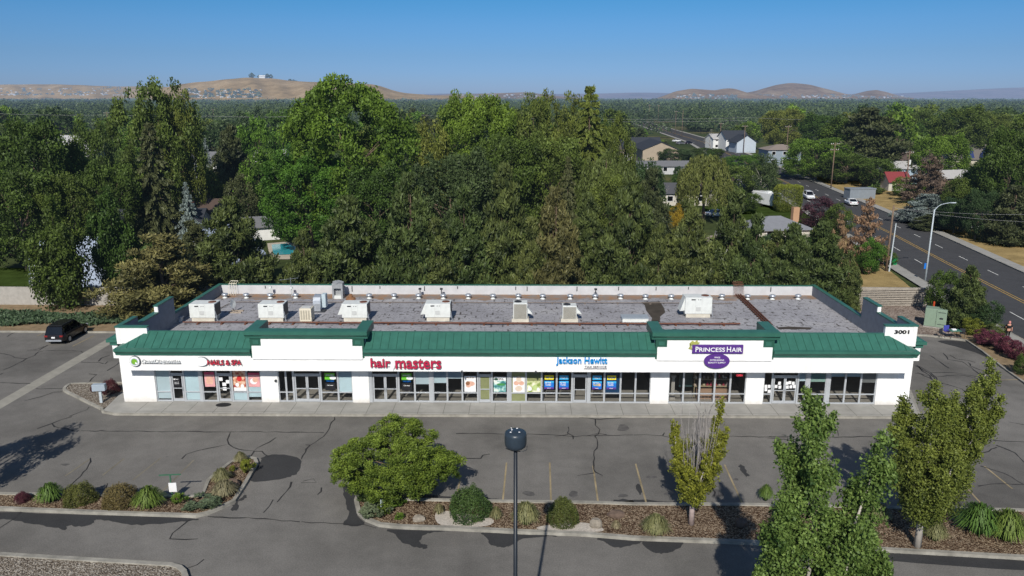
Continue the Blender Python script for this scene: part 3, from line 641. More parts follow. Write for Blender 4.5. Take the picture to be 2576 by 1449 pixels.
# cracks filled with sealant
cr = [(ZL, [(700, 122), (1400, 128), (2576, 134)]), (ZL, [(1980, 134), (1950, 200), (1960, 240), (2000, 262), (2080, 290), (2180, 295), (2260, 240), (2310, 220), (2370, 180)]), (ZL, [(1945, 242), (1700, 290), (1600, 325), (1562, 362)]),
      (ZL, [(2180, 295), (2250, 300), (2310, 345)]), (ZL, [(2190, 297), (2150, 345)]), (ZL, [(780, 352), (785, 390), (740, 450), (690, 510), (640, 560), (595, 605)]), (ZL, [(330, 100), (440, 60), (520, 25), (620, 0)]), (ZL, [(440, 62), (470, 85), (580, 105), (640, 125)]),
      (ZL, [(1770, 862), (2200, 875), (2576, 905)]), (ZL, [(2505, 560), (2470, 640), (2380, 735)]), (ZL, [(2350, 712), (2310, 770), (2262, 825)]), (ZL, [(1600, 1310), (1690, 1270), (1752, 1225)]), (ZL, [(1620, 890), (1540, 960), (1480, 1000), (1460, 1050), (1590, 1055), (1700, 1050)]), (ZL, [(190, 800), (120, 880), (0, 955)]),
      (ZL, [(820, 630), (900, 625), (918, 575), (905, 610), (975, 600)]),
      (ZM, [(275, 0), (225, 90), (180, 150), (110, 200), (70, 225), (10, 330)]), (ZM, [(0, 122), (185, 124)]), (ZM, [(35, 218), (75, 220)]), (ZM, [(1210, 130), (1580, 133), (1960, 142), (2110, 155), (2250, 148), (2576, 142)]), (ZM, [(670, 0), (675, 70)]),
      (ZM, [(2280, 20), (2278, 70), (2315, 100), (2312, 135), (2280, 150), (2305, 200), (2280, 270), (2268, 350), (2278, 430), (2340, 457)]), (ZM, [(2278, 432), (2210, 450), (2145, 455)]), (ZM, [(2160, 8), (2320, 20), (2480, 10)]), (ZM, [(2072, 80), (2070, 130), (2110, 150), (2112, 175)]), (ZM, [(1965, 152), (2040, 145), (2072, 138)]), (ZM, [(2220, 150), (2310, 130), (2370, 140)]),
      (ZM, [(1230, 320), (1390, 325), (1420, 300), (1468, 290)]), (ZM, [(0, 515), (120, 510), (100, 480), (20, 500)]), (ZM, [(172, 548), (160, 580), (135, 603)]), (ZM, [(10, 815), (250, 825), (500, 838), (590, 862)]), (ZM, [(1640, 75), (1620, 120)]),
      (ZR, [(0, 543), (180, 548), (240, 562)]), (ZR, [(185, 548), (200, 530)]), (ZR, [(590, 553), (800, 556), (1060, 555), (1300, 560), (1450, 556), (1680, 555)]), (ZR, [(865, 565), (990, 572), (995, 560), (870, 556)]), (ZR, [(1280, 482), (1310, 520), (1315, 550)]), (ZR, [(1195, 450), (1215, 480), (1212, 510)]),
      (ZR, [(500, 880), (520, 915), (515, 940)]), (ZR, [(1265, 735), (1290, 775), (1320, 800)]), (ZR, [(1810, 100), (1900, 150), (1950, 200), (2100, 250), (2150, 290)]), (ZR, [(1820, 145), (1870, 160), (1930, 170)]), (ZR, [(1950, 170), (2080, 160), (2220, 185), (2400, 200)]), (ZR, [(1990, 20), (2020, 60), (2110, 75), (2200, 140), (2240, 180)]),
      (ZR, [(2300, 580), (2505, 590)]), (ZR, [(2320, 610), (2450, 660), (2505, 720)]), (ZR, [(2330, 625), (2240, 660)]), (ZR, [(2220, 745), (2380, 790), (2505, 865)]), (ZR, [(2200, 870), (2300, 860), (2505, 862)]), (ZR, [(2040, 940), (2100, 990), (2110, 1020)]), (ZR, [(2400, 460), (2505, 480)]),
      (ZT, [(1160, 985), (1270, 1050), (1370, 1120)]), (ZT, [(1380, 985), (1430, 1020), (1560, 1040), (1640, 1060)]), (ZT, [(1570, 1060), (1600, 1100), (1680, 1135), (1830, 1160)]), (ZT, [(1030, 1090), (1100, 1150), (1160, 1190), (1210, 1250)]), (ZT, [(1060, 1100), (1180, 1165), (1250, 1240)]), (ZT, [(1180, 1165), (1400, 1165), (1680, 1210)]), (ZT, [(1020, 1170), (1080, 1180), (1200, 1240)]),
      (ZC, [(45, 770), (200, 710), (390, 610), (500, 560), (560, 510), (620, 510)]), (ZC, [(0, 530), (150, 560), (220, 590), (390, 610)]), (ZC, [(390, 490), (500, 485), (570, 490), (600, 460), (690, 415)]), (ZC, [(470, 485), (570, 465), (640, 430)]), (ZC, [(570, 500), (900, 490), (1180, 500), (1200, 520)]), (ZC, [(1180, 660), (1430, 665), (1530, 690), (1560, 650)]), (ZC, [(1285, 945), (1330, 900), (1400, 840), (1290, 830)]),
      (ZC, [(0, 955), (200, 965), (440, 972)]), (ZC, [(510, 1045), (700, 1045), (920, 1040)]), (ZC, [(1010, 1449), (1150, 1390), (1270, 1350), (1300, 1310), (1350, 1310)]), (ZC, [(1430, 645), (1480, 600), (1590, 560)]), (ZC, [(1560, 780), (1640, 735), (1730, 660)]), (ZC, [(340, 1220), (600, 1160), (760, 1100), (900, 1090)]), (ZC, [(100, 295), (170, 250), (230, 220)]), (ZC, [(0, 840), (45, 818)])]
rc_ = random.Random(3)
for i, (Z, p) in enumerate(cr):
    g2 = gp(Z, p); pts = []
    for a, b in zip(g2[:-1], g2[1:]):
        L = math.hypot(b[0] - a[0], b[1] - a[1]); n = max(1, int(L / .45)); straight = L > 12
        for k in range(n):
            t = k / n; j = .02 if straight else .07
            pts.append((a[0] + (b[0] - a[0]) * t + rc_.uniform(-j, j), a[1] + (b[1] - a[1]) * t + rc_.uniform(-j, j)))
    pts.append(g2[-1]); mb = MB(); mb.ring(pts, [rc_.uniform(.035, .12) for _ in pts], .009); o = mb.build('filled_crack', crackm, park, world=True)
# faded stall lines
sl_ = [(ZM, [(1245, 450), (1213, 600)]), (ZM, [(1596, 355), (1568, 645)]), (ZM, [(1930, 355), (1940, 660)]), (ZM, [(2265, 380), (2303, 660)]), (ZR, [(15, 730), (82, 978)]), (ZR, [(585, 735), (700, 988)]), (ZR, [(300, 735), (392, 985)]), (ZR, [(1500, 830), (1640, 1005)]), (ZR, [(2250, 745), (2430, 890)]), (ZR, [(2060, 800), (2230, 985)]),
       (ZL, [(770, 365), (560, 510)]), (ZL, [(1065, 360), (880, 505)]), (ZL, [(1665, 372), (1355, 680)]), (ZL, [(1380, 355), (1140, 545)]), (ZC, [(1365, 275), (1050, 430)]), (ZC, [(620, 240), (540, 280)]), (ZT, [(1880, 1243), (2100, 1238)])]
for Z, p in sl_:
    mb = MB(); mb.ring(gp(Z, p), .10, .007); mb.build('stall_line', M('worn off yellow paint', (.175, .155, .115), .9, .3, .8) if Z is ZL else yellowp, park, world=True)
# ------------------------------------------------------------------ arterial road
def road_c(y):
    K = [(30, 49.5), (60, 52.9), (83, 55.75), (102, 58.1), (126, 61.6), (159, 65.4), (210, 71.2), (260, 77), (390, 92), (510, 97.5), (650, 104), (900, 116)]
    for (a, xa), (b, xb) in zip(K[:-1], K[1:]):
        if y <= b: return xa + (xb - xa) * (y - a) / (b - a)
    return 116
RY = [30 + i * 10 for i in range(73)]; cpath = smoothpath([(road_c(y), y) for y in RY], 2)
def offp(path, d):
    out = []
    for i, p in enumerate(path):
        a = Vector(path[max(i - 1, 0)]); b = Vector(path[min(i + 1, len(path) - 1)]); t = (b - a).normalized(); out.append((p[0] + t.y * d, p[1] - t.x * d))
    return out
mb = MB(); mb.ring(cpath, 14.4, .0); road = tag(mb.build('road', roadm), kind='structure')
for sgn, w in ((-1, 1.7), (1, 1.7)):
    mb = MB(); mb.ring(offp(cpath, sgn * (7.2 + w / 2)), w, .15); tag(mb.build('pavement', conc), kind='structure')
    mb = MB(); mb.curb(offp(cpath, sgn * 7.25), .18, 0, .155); tag(mb.build('road_kerb', curbm, fix=False), kind='structure')
for d in (-.22, .22):
    mb = MB(); mb.ring(offp(cpath, d), .11, .006); mb.build('yellow_line', yellowr, road, world=True)
def along(path, s):
    for a, b in zip(path[:-1], path[1:]):
        L = math.hypot(b[0] - a[0], b[1] - a[1])
        if s <= L: return (a[0] + (b[0] - a[0]) * s / L, a[1] + (b[1] - a[1]) * s / L)
        s -= L
    return path[-1]
for d, ph in ((-3.5, 0), (3.5, 3)):
    pth = offp(cpath, d)
    for i in range(36):
        mb = MB(); mb.ring([along(pth, ph + i * 9.2), along(pth, ph + i * 9.2 + 3)], .12, .006); mb.build('lane_dash', whitep, road, world=True)
# verges, gravel and lawns
flat('gravel_yard', [(29, 71.2), (38.5, 70.6), curbX[0], curbX[1], (47.0, 66), (48.4, 92), (44.6, 81.2), (29, 81.6)][:6] + [(44.6, 81.2), (29, 81.6)], .03, pinkgravel)
flat('planting_strip', [curbX[0], curbX[1], curbX[2], curbX[3], curbX[4], (44.2, 52), (44.9, 60), (45.6, 69), (46.5, 80), (45.5, 88), (44.6, 81.2), (42, 74)], .04, dirt)
flat('dry_lawn', [(30, 82.3), (44.8, 82.3), (47.0, 92), (49.6, 106), (54, 135), (44, 132), (30, 112)], .02, drygrass)
flat('verge', [(62, 60), (66.8, 97), (72, 141), (78, 188), (84, 230), (95, 230), (90, 188), (80, 141), (82, 97), (80, 60)], .0, drygrass)
flat('lawn', [(-90, 82.2), (-56, 82.2), (-60, 99), (-95, 101)], .0, lawn)
flat('lawn', [(86, 170), (130, 170), (130, 215), (92, 200)], .0, lawn)
flat('lawn', [(44, 138), (55.5, 138), (56.3, 172), (40, 178), (30, 160)], .0, lawn)
flat('lawn', [G(605, 545), G(640, 545), G(640, 515), G(600, 512)], .02, drygrass)
flat('house_drive', [G(1790, 615), G(2060, 590), G(2140, 590), G(2000, 560), G(1800, 580)], .01, M('driveway', (.16, .155, .145), .9, .15, .5))
flat('side_street', [G(2200, 540), G(2262, 560), G(2420, 520), G(2500, 510), G(2480, 500), G(2300, 520)], .004, roadm)
# ------------------------------------------------------------------ the shop building
YF = 53.1; XL, XR = -29.2, 28.4; ZR_ = 3.5
B = thing('shop_building', 'long single storey white shop row with green metal mansard roof and stepped gables', 'building', (0, YF, 0))
def part(mb, name, m, **kw): return mb.build(name, m, B, world=True, **kw)
piers = [(XL, -26.78), (-18.98, -17.71), (-12.26, -11.04), (9.57, 10.89), (16.51, 17.79), (25.98, XR)]
mb = MB()
for a, b in piers: mb.box(a, b, YF, YF + .35, 0, 3.0)
mb.box(XL, XR, YF, YF + .35, 3.0, 4.62)
mb.box(XL, XL + .25, YF + .35, 72.6, 0, 4.2); mb.box(XR - .25, XR, YF + .35, 72.6, 0, 4.2); mb.box(XL + .25, XR - .25, 72.35, 72.6, 0, 4.2)
part(mb, 'wall', white)
prof = [(YF, 55.8, 5.80), (55.8, 59.15, 5.22), (59.15, 62.0, 5.78), (62.0, 72.6, 4.38)]
mb = MB(); lin = MB(); cap = MB()
for sx, X in ((1, XL), (-1, XR)):
    lin = MB(); prof = [(YF, 55.8, 5.86), (55.8, 59.15, 5.22), (59.15, 62.0, 5.78), (62.0, 72.6, 4.38)] if sx > 0 else [(YF, 55.5, 6.12), (55.5, 58.8, 5.50), (58.8, 61.4, 6.03), (61.4, 72.6, 4.42)]; tz = prof[0][2]
    a, b = sorted((X, X + sx * .28))
    for y0, y1, z in prof:
        mb.box(a, b, y0, y1, 4.2, z); ia, ib = sorted((X + sx * .28, X + sx * .33)); lin.box(ia, ib, y0 + (.3 if y0 == YF else 0.01), y1 - .01, 3.5, z - .02)
        cap.box(a - .05, b + .05, y0 - .04, y1 + .03, z, z + (.10 if z > 4.6 else .06))
    part(lin, 'parapet_lining', greypar)
    a, b = sorted((X + sx * .285, X + sx * 2.28)); mb.box(a, b, YF, YF + .28, 4.62, tz); cap.box(a - (.0 if sx > 0 else .06), b + (.06 if sx > 0 else 0), YF - .06, YF + .34, tz + .003, tz + .105)
mb.box(XL + .28, XR - .28, 72.32, 72.6, 4.2, 4.36); cap.box(XL - .06, XR + .06, 72.30, 72.66, 4.36, 4.41)
part(mb, 'parapet', white); part(cap, 'parapet_cap', green)
mb = MB(); mb.box(XL + .33, XR - .33, 72.22, 72.318, 3.5, 4.355); part(mb, 'rear_parapet_lining', palepar)
mb = MB()                                   # dark butt joints down the pale lining
for x in [-24.6, -16.2, -13.5, -9.2, -6.0, -.4, .7, 5.5, 9.5, 13.1, 16.2, 24.1]: mb.box(x - .04, x + .04, 72.19, 72.216, 3.75 + (x % .3), 4.3)
part(mb, 'lining_joint', darkm)
mb = MB(); mb.box(XL + .25, XR - .25, YF + .35, 72.3, 3.15, ZR_); part(mb, 'roof', roofmembrane())
# fascia box above the shop windows
mb = MB(); mb.box(-28.5, 27.75, 52.0, YF - .002, 3.0, 4.16); part(mb, 'fascia', white)
mb = MB(); mb.box(-28.52, 27.77, 51.985, 51.998, 3.0, 3.06); part(mb, 'fascia_trim', M('trim white', (.70, .70, .69), .8, .03))
cprof = [(52.0, 4.16), (51.93, 4.16), (51.90, 4.30), (51.86, 4.32), (51.74, 4.48), (51.70, 4.49), (51.70, 4.66), (51.98, 4.70), (52.1, 4.70), (52.1, 4.16)]
def ribs(mb, x0, x1, l=0, r=0):
    n = int((x1 - x0) / .56); 
    for i in range(1, n):
        x = x0 + (x1 - x0) * i / n
        t0 = 0; t1 = 1
        if l and x < x0 + l: t1 = (x - x0) / l
        if r and x > x1 - r: t1 = (x1 - x) / r
        if t1 < .1: continue
        y0, z0 = 51.97, 4.70; y1, z1 = 51.97 + (53.25 - 51.97) * t1, 4.70 + .82 * t1
        mb.add([(x - .02, y0, z0), (x + .02, y0, z0), (x + .02, y1, z1), (x - .02, y1, z1), (x - .012, y0 - .012, z0 + .022), (x + .012, y0 - .012, z0 + .022), (x + .012, y1 - .012, z1 + .022), (x - .012, y1 - .012, z1 + .022)],
               [(0, 3, 2, 1), (4, 5, 6, 7), (0, 1, 5, 4), (1, 2, 6, 5), (2, 3, 7, 6), (3, 0, 4, 7)])
for k, (x0, x1, l, r) in enumerate([(-28.55, -19.1, 1.55, 0), (-11.05, 9.6, 0, 0), (17.9, 27.8, 0, 1.55)]):
    mb = MB(); mb.extr(cprof, 'x', x0 - (.22 if l else 0), x1 + (.22 if r else 0))
    if l: mb.box(x0 - .26, x0 + .02, 51.72, YF - .01, 4.49, 4.67); mb.box(x0 - .1, x0, 52.1, YF - .01, 4.17, 4.48)
    if r: mb.box(x1 - .02, x1 + .26, 51.72, YF - .01, 4.49, 4.67); mb.box(x1, x1 + .1, 52.1, YF - .01, 4.17, 4.48)
    part(mb, 'cornice', green)
    mb = MB(); y1, z1 = 53.25, 5.52
    P = [(x0, 51.97, 4.70), (x1, 51.97, 4.70), (x1 - r, y1, z1), (x0 + l, y1, z1), (x0, y1 if not l else YF - .02, 4.70), (x1, y1 if not r else YF - .02, 4.70)]
    mb.add(P, [(0, 1, 2, 3)]); 
    if l: mb.add([P[0], P[3], (x0, y1, 4.7)], [(0, 1, 2)])
    if r: mb.add([P[1], (x1, y1, 4.7), P[2]], [(0, 1, 2)])
    mb.box(x0 + l, x1 - r, y1 - .02, y1 + .16, z1 - .09, z1 + .05)
    ms = part(mb, 'mansard_roof', green)
    mb = MB(); ribs(mb, x0, x1, l, r); o = mb.build('standing_seams', greend, ms, world=False)
    mb = MB(); mb.box(x0 + l, x1 - r, y1 + .02, y1 + .12, 3.5, z1 - .1); part(mb, 'roof_upstand', greypar)
for k, (x0, x1) in enumerate([(-19.12, -11.03), (9.58, 17.92)]):
    mb = MB(); mb.box(x0, x1, 51.96, 52.35, 4.0, 5.46); part(mb, 'gable', greend)
    mb = MB(); 
    for a in (x0, x1 - .3): mb.box(a, a + .3, 52.352, 54.4, 4.72, 5.46)
    part(mb, 'gable_return', M('gable side paint', (.42, .45, .50), .8, .1))
    mb = MB(); gp_ = [(51.96, 5.46), (51.90, 5.46), (51.86, 5.62), (51.72, 5.74), (51.68, 5.76), (51.66, 6.02), (51.9, 6.06), (52.42, 6.06), (52.42, 5.46)]
    mb.extr(gp_, 'x', x0 - .3, x1 + .3)
    for a in (x0 - .27, x1 - .55): mb.box(a, a + .82, 52.423, 54.5, 5.47, 6.055)
    part(mb, 'gable_cornice', green)
    pl = [(x0 + .12, 3.9), (x1 - .12, 3.9), (x1 - .12, 4.90), (x1 - .80, 4.90), (x1 - .80, 5.40), (x0 + .80, 5.40), (x0 + .80, 4.90), (x0 + .12, 4.90)]
    mb = MB(); mb.extr(pl, 'y', 51.90, 51.957); part(mb, 'stepped_panel', white)
    for a in (x0 + .22, x1 - .62): mb = MB(); mb.box(a, a + .4, 51.93, 51.958, 5.02, 5.3); part(mb, 'gable_inset', green)
for sx, X in ((-1, XL), (1, XR)):            # short fascias round the ends
    a, b = sorted((X, X + sx * 1.0)); mb = MB(); mb.box(a, b, 54.2, 62, 3.15, 4.2); part(mb, 'side_fascia', white)
    a, b = sorted((X, X + sx * 1.28)); mb = MB(); mb.box(a, b, 53.95, 62.2, 4.45, 4.68); a, b = sorted((X, X + sx * 1.1)); mb.box(a, b, 54.1, 62.1, 4.203, 4.448)
    mb.add([(X + sx * 1.1, 54.15, 4.683), (X, 55.0, 5.2), (X, 61, 5.2), (X + sx * 1.1, 62, 4.683), (X, 54.15, 4.683), (X, 62, 4.683)], [(0, 1, 2, 3), (0, 4, 1), (3, 2, 5)]); part(mb, 'side_canopy', green)
# interior
mb = MB(); mb.box(XL + .3, XR - .3, YF + .2, 61, .1, .16); part(mb, 'floor', carpet)
mb = MB(); mb.box(XL + .3, XR - .3, 60, 60.2, .16, 3.1)
for x in (-23.4, -18.4, -11.6, -4.2, 4.0 - 2.3 - .0, 10.2, 17.1): mb.box(x - .08, x + .08, YF + .4, 60, .16, 3.1)
part(mb, 'partition', interior)
mb = MB(); mb.box(XL + .3, XR - .3, YF + .36, 60, 3.05, 3.12); part(mb, 'ceiling', M('ceiling tile', (.3, .3, .3), .9, .05))
# shop windows and doors
Yg = YF + .14
def window(x0, x1, rail=.90, cover=None, mull=False, top=3.0, wide=.065):
    mb = MB(); y0, y1 = YF + .08, YF + .19; w = wide
    mb.box(x0, x0 + w, y0, y1, .16, top); mb.box(x1 - w, x1, y0, y1, .16, top); mb.box(x0 + w, x1 - w, y0, y1, .16, .26); mb.box(x0 + w, x1 - w, y0, y1, top - .07, top)
    if rail: mb.box(x0 + w, x1 - w, y0, y1, rail - .03, rail + .04)
    f = part(mb, 'window', alum)
    mb = MB(); mb.poly([(x0 + w, Yg, .26), (x1 - w, Yg, .26), (x1 - w, Yg, top - .07), (x0 + w, Yg, top - .07)]); mb.build('pane', glass, f)
    for (m_, za, zb) in (cover or []):
        mb = MB(); mb.box(x0 + w, x1 - w, Yg + .015, Yg + .03, za, zb); mb.build('window_cover', m_, f)
    return f
def mullion(x0, x1):
    mb = MB(); mb.box(x0, x1, YF + .04, YF + .22, .16, 3.0); part(mb, 'mullion', alum)
def door(x0, x1, leaves=1, cover=None, transom=True):
    mb = MB(); y0, y1 = YF + .08, YF + .19
    mb.box(x0, x0 + .07, y0, y1, .15, 3.0); mb.box(x1 - .07, x1, y0, y1, .15, 3.0); mb.box(x0 + .07, x1 - .07, y0, y1, 2.28, 2.36); mb.box(x0 + .07, x1 - .07, y0, y1, 2.93, 3.0)
    fr = part(mb, 'door_frame', alum)
    mb = MB(); mb.poly([(x0 + .07, Yg, 2.36), (x1 - .07, Yg, 2.36), (x1 - .07, Yg, 2.93), (x0 + .07, Yg, 2.93)]); mb.build('pane', glass, fr)
    a, b = x0 + .09, x1 - .09; W_ = (b - a) / leaves
    for i in range(leaves):
        p, q = a + i * W_ + .005, a + (i + 1) * W_ - .005; mb = MB(); y0, y1 = YF + .10, YF + .16
        mb.box(p, p + .09, y0, y1, .17, 2.26); mb.box(q - .09, q, y0, y1, .17, 2.26); mb.box(p + .09, q - .09, y0, y1, .17, .38); mb.box(p + .09, q - .09, y0, y1, 2.15, 2.26)
        mb.box(p + .09, q - .09, y0 - .02, y1, 1.16, 1.21)
        d = part(mb, 'door', alum); mb = MB(); mb.poly([(p + .09, Yg, .38), (q - .09, Yg, .38), (q - .09, Yg, 2.15), (p + .09, Yg, 2.15)]); mb.build('pane', glass, d)
        if cover: mb = MB(); mb.box(p + .1, q - .1, Yg + .01, Yg + .02, .4, 2.1); mb.build('window_cover', cover, d)
        hx = q - .05 if (i == 0 and leaves == 2) or leaves == 1 else p + .05
        mb = MB(); mb.tube([(hx, y0 - .01, 1.0), (hx, y0 - .07, 1.02), (hx, y0 - .07, 1.28), (hx, y0 - .01, 1.3)], .016, 6); mb.build('handle', galv, d)
bl = blind
window(-26.78, -25.67, .9, [(film, .36, .86), (film, .94, 2.9)]); door(-25.67, -24.67); window(-24.67, -23.52, .9, [(film, .27, .86), (film, .94, 2.9)]); mullion(-23.52, -23.33)
window(-23.33, -22.26); door(-22.26, -21.15); window(-21.15, -20.04, .9, [(film, .27, .86)]); window(-20.04, -18.98, .9, [(film, .5, .86), (film, .94, 2.2)])
window(-17.71, -17.15); window(-17.15, -16.61); door(-16.61, -14.6, 2); window(-14.6, -13.33); window(-13.33, -12.26, .9, [(film, .94, 2.9)])
mullion(-11.04, -10.85); door(-10.85, -8.87, 2, None); window(-8.87, -7.69); window(-7.69, -6.58, .9, [(bl, 1.55, 2.9)]); mullion(-6.58, -6.34); window(-6.34, -5.3, .9, [(bl, 1.65, 2.9)]); window(-5.3, -4.2, .9, [(bl, 2.0, 2.9)])
window(-4.2, -3.06); door(-3.06, -2.03, 1, paper); window(-2.03, -.87); mullion(-.87, -.65); window(-.65, .47, .9, [(paper, .27, .86), (paper, .94, 2.9)]); window(.47, 1.61, .9, [(paper, 1.2, 2.9)])
window(1.61, 2.71); window(2.71, 3.84); door(3.84, 5.0); mullion(5.0, 5.14); window(5.14, 6.2); window(6.2, 7.38, .9, [(M('blue vinyl', (.01, .06, .14), .5, .1), .94, 2.9)]); window(7.38, 8.47); window(8.47, 9.57)
for a, b in ((10.89, 11.98), (11.98, 13.15), (13.15, 14.25), (14.25, 15.38), (15.38, 16.51)): window(a, b)
window(17.79, 18.42); door(18.42, 20.3, 2); window(20.3, 20.88, .9, [(bl, 1.9, 2.9)]); mullion(20.88, 21.12); window(21.12, 22.34, .9, [(M('green blind', (.30, .42, .36), .8, .06), 1.85, 2.9)]); mullion(22.34, 22.6)
window(22.6, 23.73, .9, [(film, 2.25, 2.9)]); window(23.73, 24.86, .9, [(film, 2.25, 2.9)]); window(24.86, 25.98, .9, [(M('grey blind', (.16, .16, .15), .8, .06), 1.8, 2.9)])
# door mat, wall lantern
mb = MB(); mb.lathe([(.0, .151), (.75, .151), (.75, .165), (.70, .168), (0, .168)], (0, 0, 0), 24); o = mb.build('door_mat', blackm); o.location = (-21.65, 52.55, 0); o.scale = (.75, .5, 1); tag(o, 'dark half oval door mat on the pavement before the nail salon door', 'door mat')
for x, w_ in ((-4.12, 'left'), (1.15, 'right')):
    mb = MB(); mb.box(-.06, .06, -.12, 0, 0, .10); mb.box(-.04, .04, -.2, -.12, -.05, .06)
    o = mb.build('security_light', darkm, bevel=.01); o.location = (x, 51.99, 2.99); tag(o, 'small black security light under the white fascia, %s one of two' % w_, 'lamp', 'security lights under the fascia')
mb = MB(); mb.tube([(0, 0, 0), (0, -.12, 0)], .09, 12); o = mb.build('wall_light', darkm); o.location = (-17.85, YF, 1.85); tag(o, 'small dark round wall light on the white pier left of the vacant shop door', 'lamp')
# ------------------------------------------------------------------ signs
def fascia_x(px, zk, z=zz(300, 830, 3.22)): return AY(*z(px, 820), 52.0)[0]
def SX(px, Z): return AY(*Z(px, 820), 51.95)
Z1 = zz(300, 830, 3.22); Z2 = zz(1050, 830, 3.22); Z3 = zz(1650, 830, 3.22); Z4 = zz(2150, 830, 3.22)
def fx(Z, x, y=820, Y=51.95): return AY(*Z(x, y), Y)[0]
def fz(Z, x, y, Y=51.95): return AY(*Z(x, y), Y)[1]
red = M('red sign face', (.50, .02, .05), .4, .06); crimson = M('crimson sign face', (.42, .02, .06), .4, .06); blue = M('blue sign face', (.0, .24, .62), .4, .05)
purplem = M('purple sign face', (.085, .03, .20), .45, .06); whitel = M('white sign face', (.75, .76, .76), .5, .03); greyside = M('sign return grey', (.10, .11, .12), .5, .1)
dkgrey = M('grey lettering', (.10, .10, .13), .5, .05); lime = M('lime green sign', (.16, .36, .03), .5, .2)
def disc(name, m, par, cx, cz, rx, rz, y0, y1, n=36):
    mb = MB(); mb.extr([(cx + rx * math.cos(2 * math.pi * i / n), cz + rz * math.sin(2 * math.pi * i / n)) for i in range(n)], 'y', y0, y1); return mb.build(name, m, par, world=True)
def sgn(label, x, cat='sign', name='shop_sign'): return thing(name, label, cat, (x, 52.0, 3.5))
s1 = sgn('white channel letter sign with round white and green emblem on the fascia far left', -26.5)
cx, cz = fx(Z1, 340, 817), fz(Z1, 340, 817)
disc('emblem_backing', greyside, s1, cx, cz, .40, .40, 51.90, 51.99); disc('emblem', whitel, s1, cx - .02, cz + .01, .355, .355, 51.87, 51.90)
disc('emblem_ring', M('pale grey blue', (.33, .40, .42), .5, .05), s1, cx - .02, cz - .02, .26, .27, 51.862, 51.869); disc('emblem_center', lime, s1, cx - .02, cz, .20, .20, 51.84, 51.861)
mb = MB(); mb.extr([(cx + .02, cz - .12), (cx + .16, cz - .2), (cx + .22, cz - .12), (cx + .08, cz - .02)], 'y', 51.825, 51.839); mb.build('emblem_tail', whitel, s1, world=True)
text_mesh('lettering', 'Quest', whitel, s1, fx(Z1, 405), fx(Z1, 525), fz(Z1, 460, 838), fz(Z1, 460, 800), 51.97, .07, .010, greyside)
text_mesh('lettering', 'Diagnostics', whitel, s1, fx(Z1, 530), fx(Z1, 775), fz(Z1, 600, 842), fz(Z1, 600, 800), 51.97, .07, .008, greyside)
mb = MB(); mb.box(fx(Z1, 405), fx(Z1, 782), 51.972, 51.99, fz(Z1, 600, 846), fz(Z1, 600, 840)); mb.build('mounting_rail', greyside, s1, world=True)
s2 = sgn('red channel letter sign with white oval panel on the fascia above the nail salon', -21.3)
cx, cz = fx(Z1, 983, 820), fz(Z1, 983, 820); disc('oval_backing', greyside, s2, cx + .02, cz, .48, .35, 51.9, 51.99); disc('oval_panel', whitel, s2, cx - .02, cz + .01, .45, .325, 51.86, 51.90)
text_mesh('lettering', 'NAILS & SPA', red, s2, fx(Z1, 1045), fx(Z1, 1370), fz(Z1, 1200, 848), fz(Z1, 1200, 800), 51.93, .14, .012, greyside)
s3 = sgn('crimson lowercase channel letter sign of two words split by a white bracket', -8.3)
text_mesh('lettering', 'hair', crimson, s3, fx(Z2, 200), fx(Z2, 390), fz(Z2, 300, 872), fz(Z2, 300, 785), 51.94, .14, .022, greyside)
text_mesh('lettering', 'masters', crimson, s3, fx(Z2, 440), fx(Z2, 882), fz(Z2, 600, 885), fz(Z2, 600, 790), 51.94, .14, .018, greyside)
mb = MB(); mb.tube(smoothpath([(fx(Z2, 408), 51.9, fz(Z2, 408, 778)), (fx(Z2, 428), 51.9, fz(Z2, 428, 815)), (fx(Z2, 432), 51.9, fz(Z2, 432, 855)), (fx(Z2, 412), 51.9, fz(Z2, 412, 903))], 4), [.01, .02, .03, .04, .045, .05, .05, .05, .045, .04, .03, .02, .01], 6); mb.build('bracket', whitel, s3, world=True)
mb = MB(); mb.box(fx(Z2, 215), fx(Z2, 385), 51.96, 51.98, fz(Z2, 300, 874), fz(Z2, 300, 868)); mb.box(fx(Z2, 440), fx(Z2, 880), 51.96, 51.98, fz(Z2, 600, 880), fz(Z2, 600, 874)); mb.build('mounting_rail', greyside, s3, world=True)
s4 = sgn('bright blue channel letter sign with small grey second line on the middle fascia', 4.3)
text_mesh('lettering', 'Jackson Hewitt', blue, s4, fx(Z2, 1990), fx(Z2, 2485), fz(Z2, 2200, 855), fz(Z2, 2200, 775), 51.94, .10, .018, M('blue return', (.0, .10, .26), .5, .05))
text_mesh('small_lettering', 'TAX SERVICE', dkgrey, s4, fx(Z2, 2268), fx(Z2, 2480), fz(Z2, 2380, 882), fz(Z2, 2380, 863), 51.97, .02, .005)
mb = MB(); mb.box(fx(Z2, 2262), fx(Z2, 2485), 51.95, 51.97, fz(Z2, 2380, 893), fz(Z2, 2380, 888)); mb.build('underline', dkgrey, s4, world=True)
s5 = sgn('purple shop name board with white capitals and olive leaf flourish on the right gable', 13.6)
YS = 51.86
mb = MB(); mb.box(fx(Z3, 1370, 690), fx(Z3, 1860, 690), YS - .1, YS + .03, fz(Z3, 1600, 735), fz(Z3, 1600, 652)); mb.build('board', purplem, s5, world=True, bevel=.02)
text_mesh('lettering', 'P', whitel, s5, fx(Z3, 1392), fx(Z3, 1422), fz(Z3, 1400, 717), fz(Z3, 1400, 668), YS - .105, .02, .012)
text_mesh('lettering', 'RINCESS', whitel, s5, fx(Z3, 1428), fx(Z3, 1675), fz(Z3, 1400, 716), fz(Z3, 1400, 676), YS - .105, .02, .012)
text_mesh('lettering', 'H', whitel, s5, fx(Z3, 1692), fx(Z3, 1732), fz(Z3, 1400, 717), fz(Z3, 1400, 668), YS - .105, .02, .012)
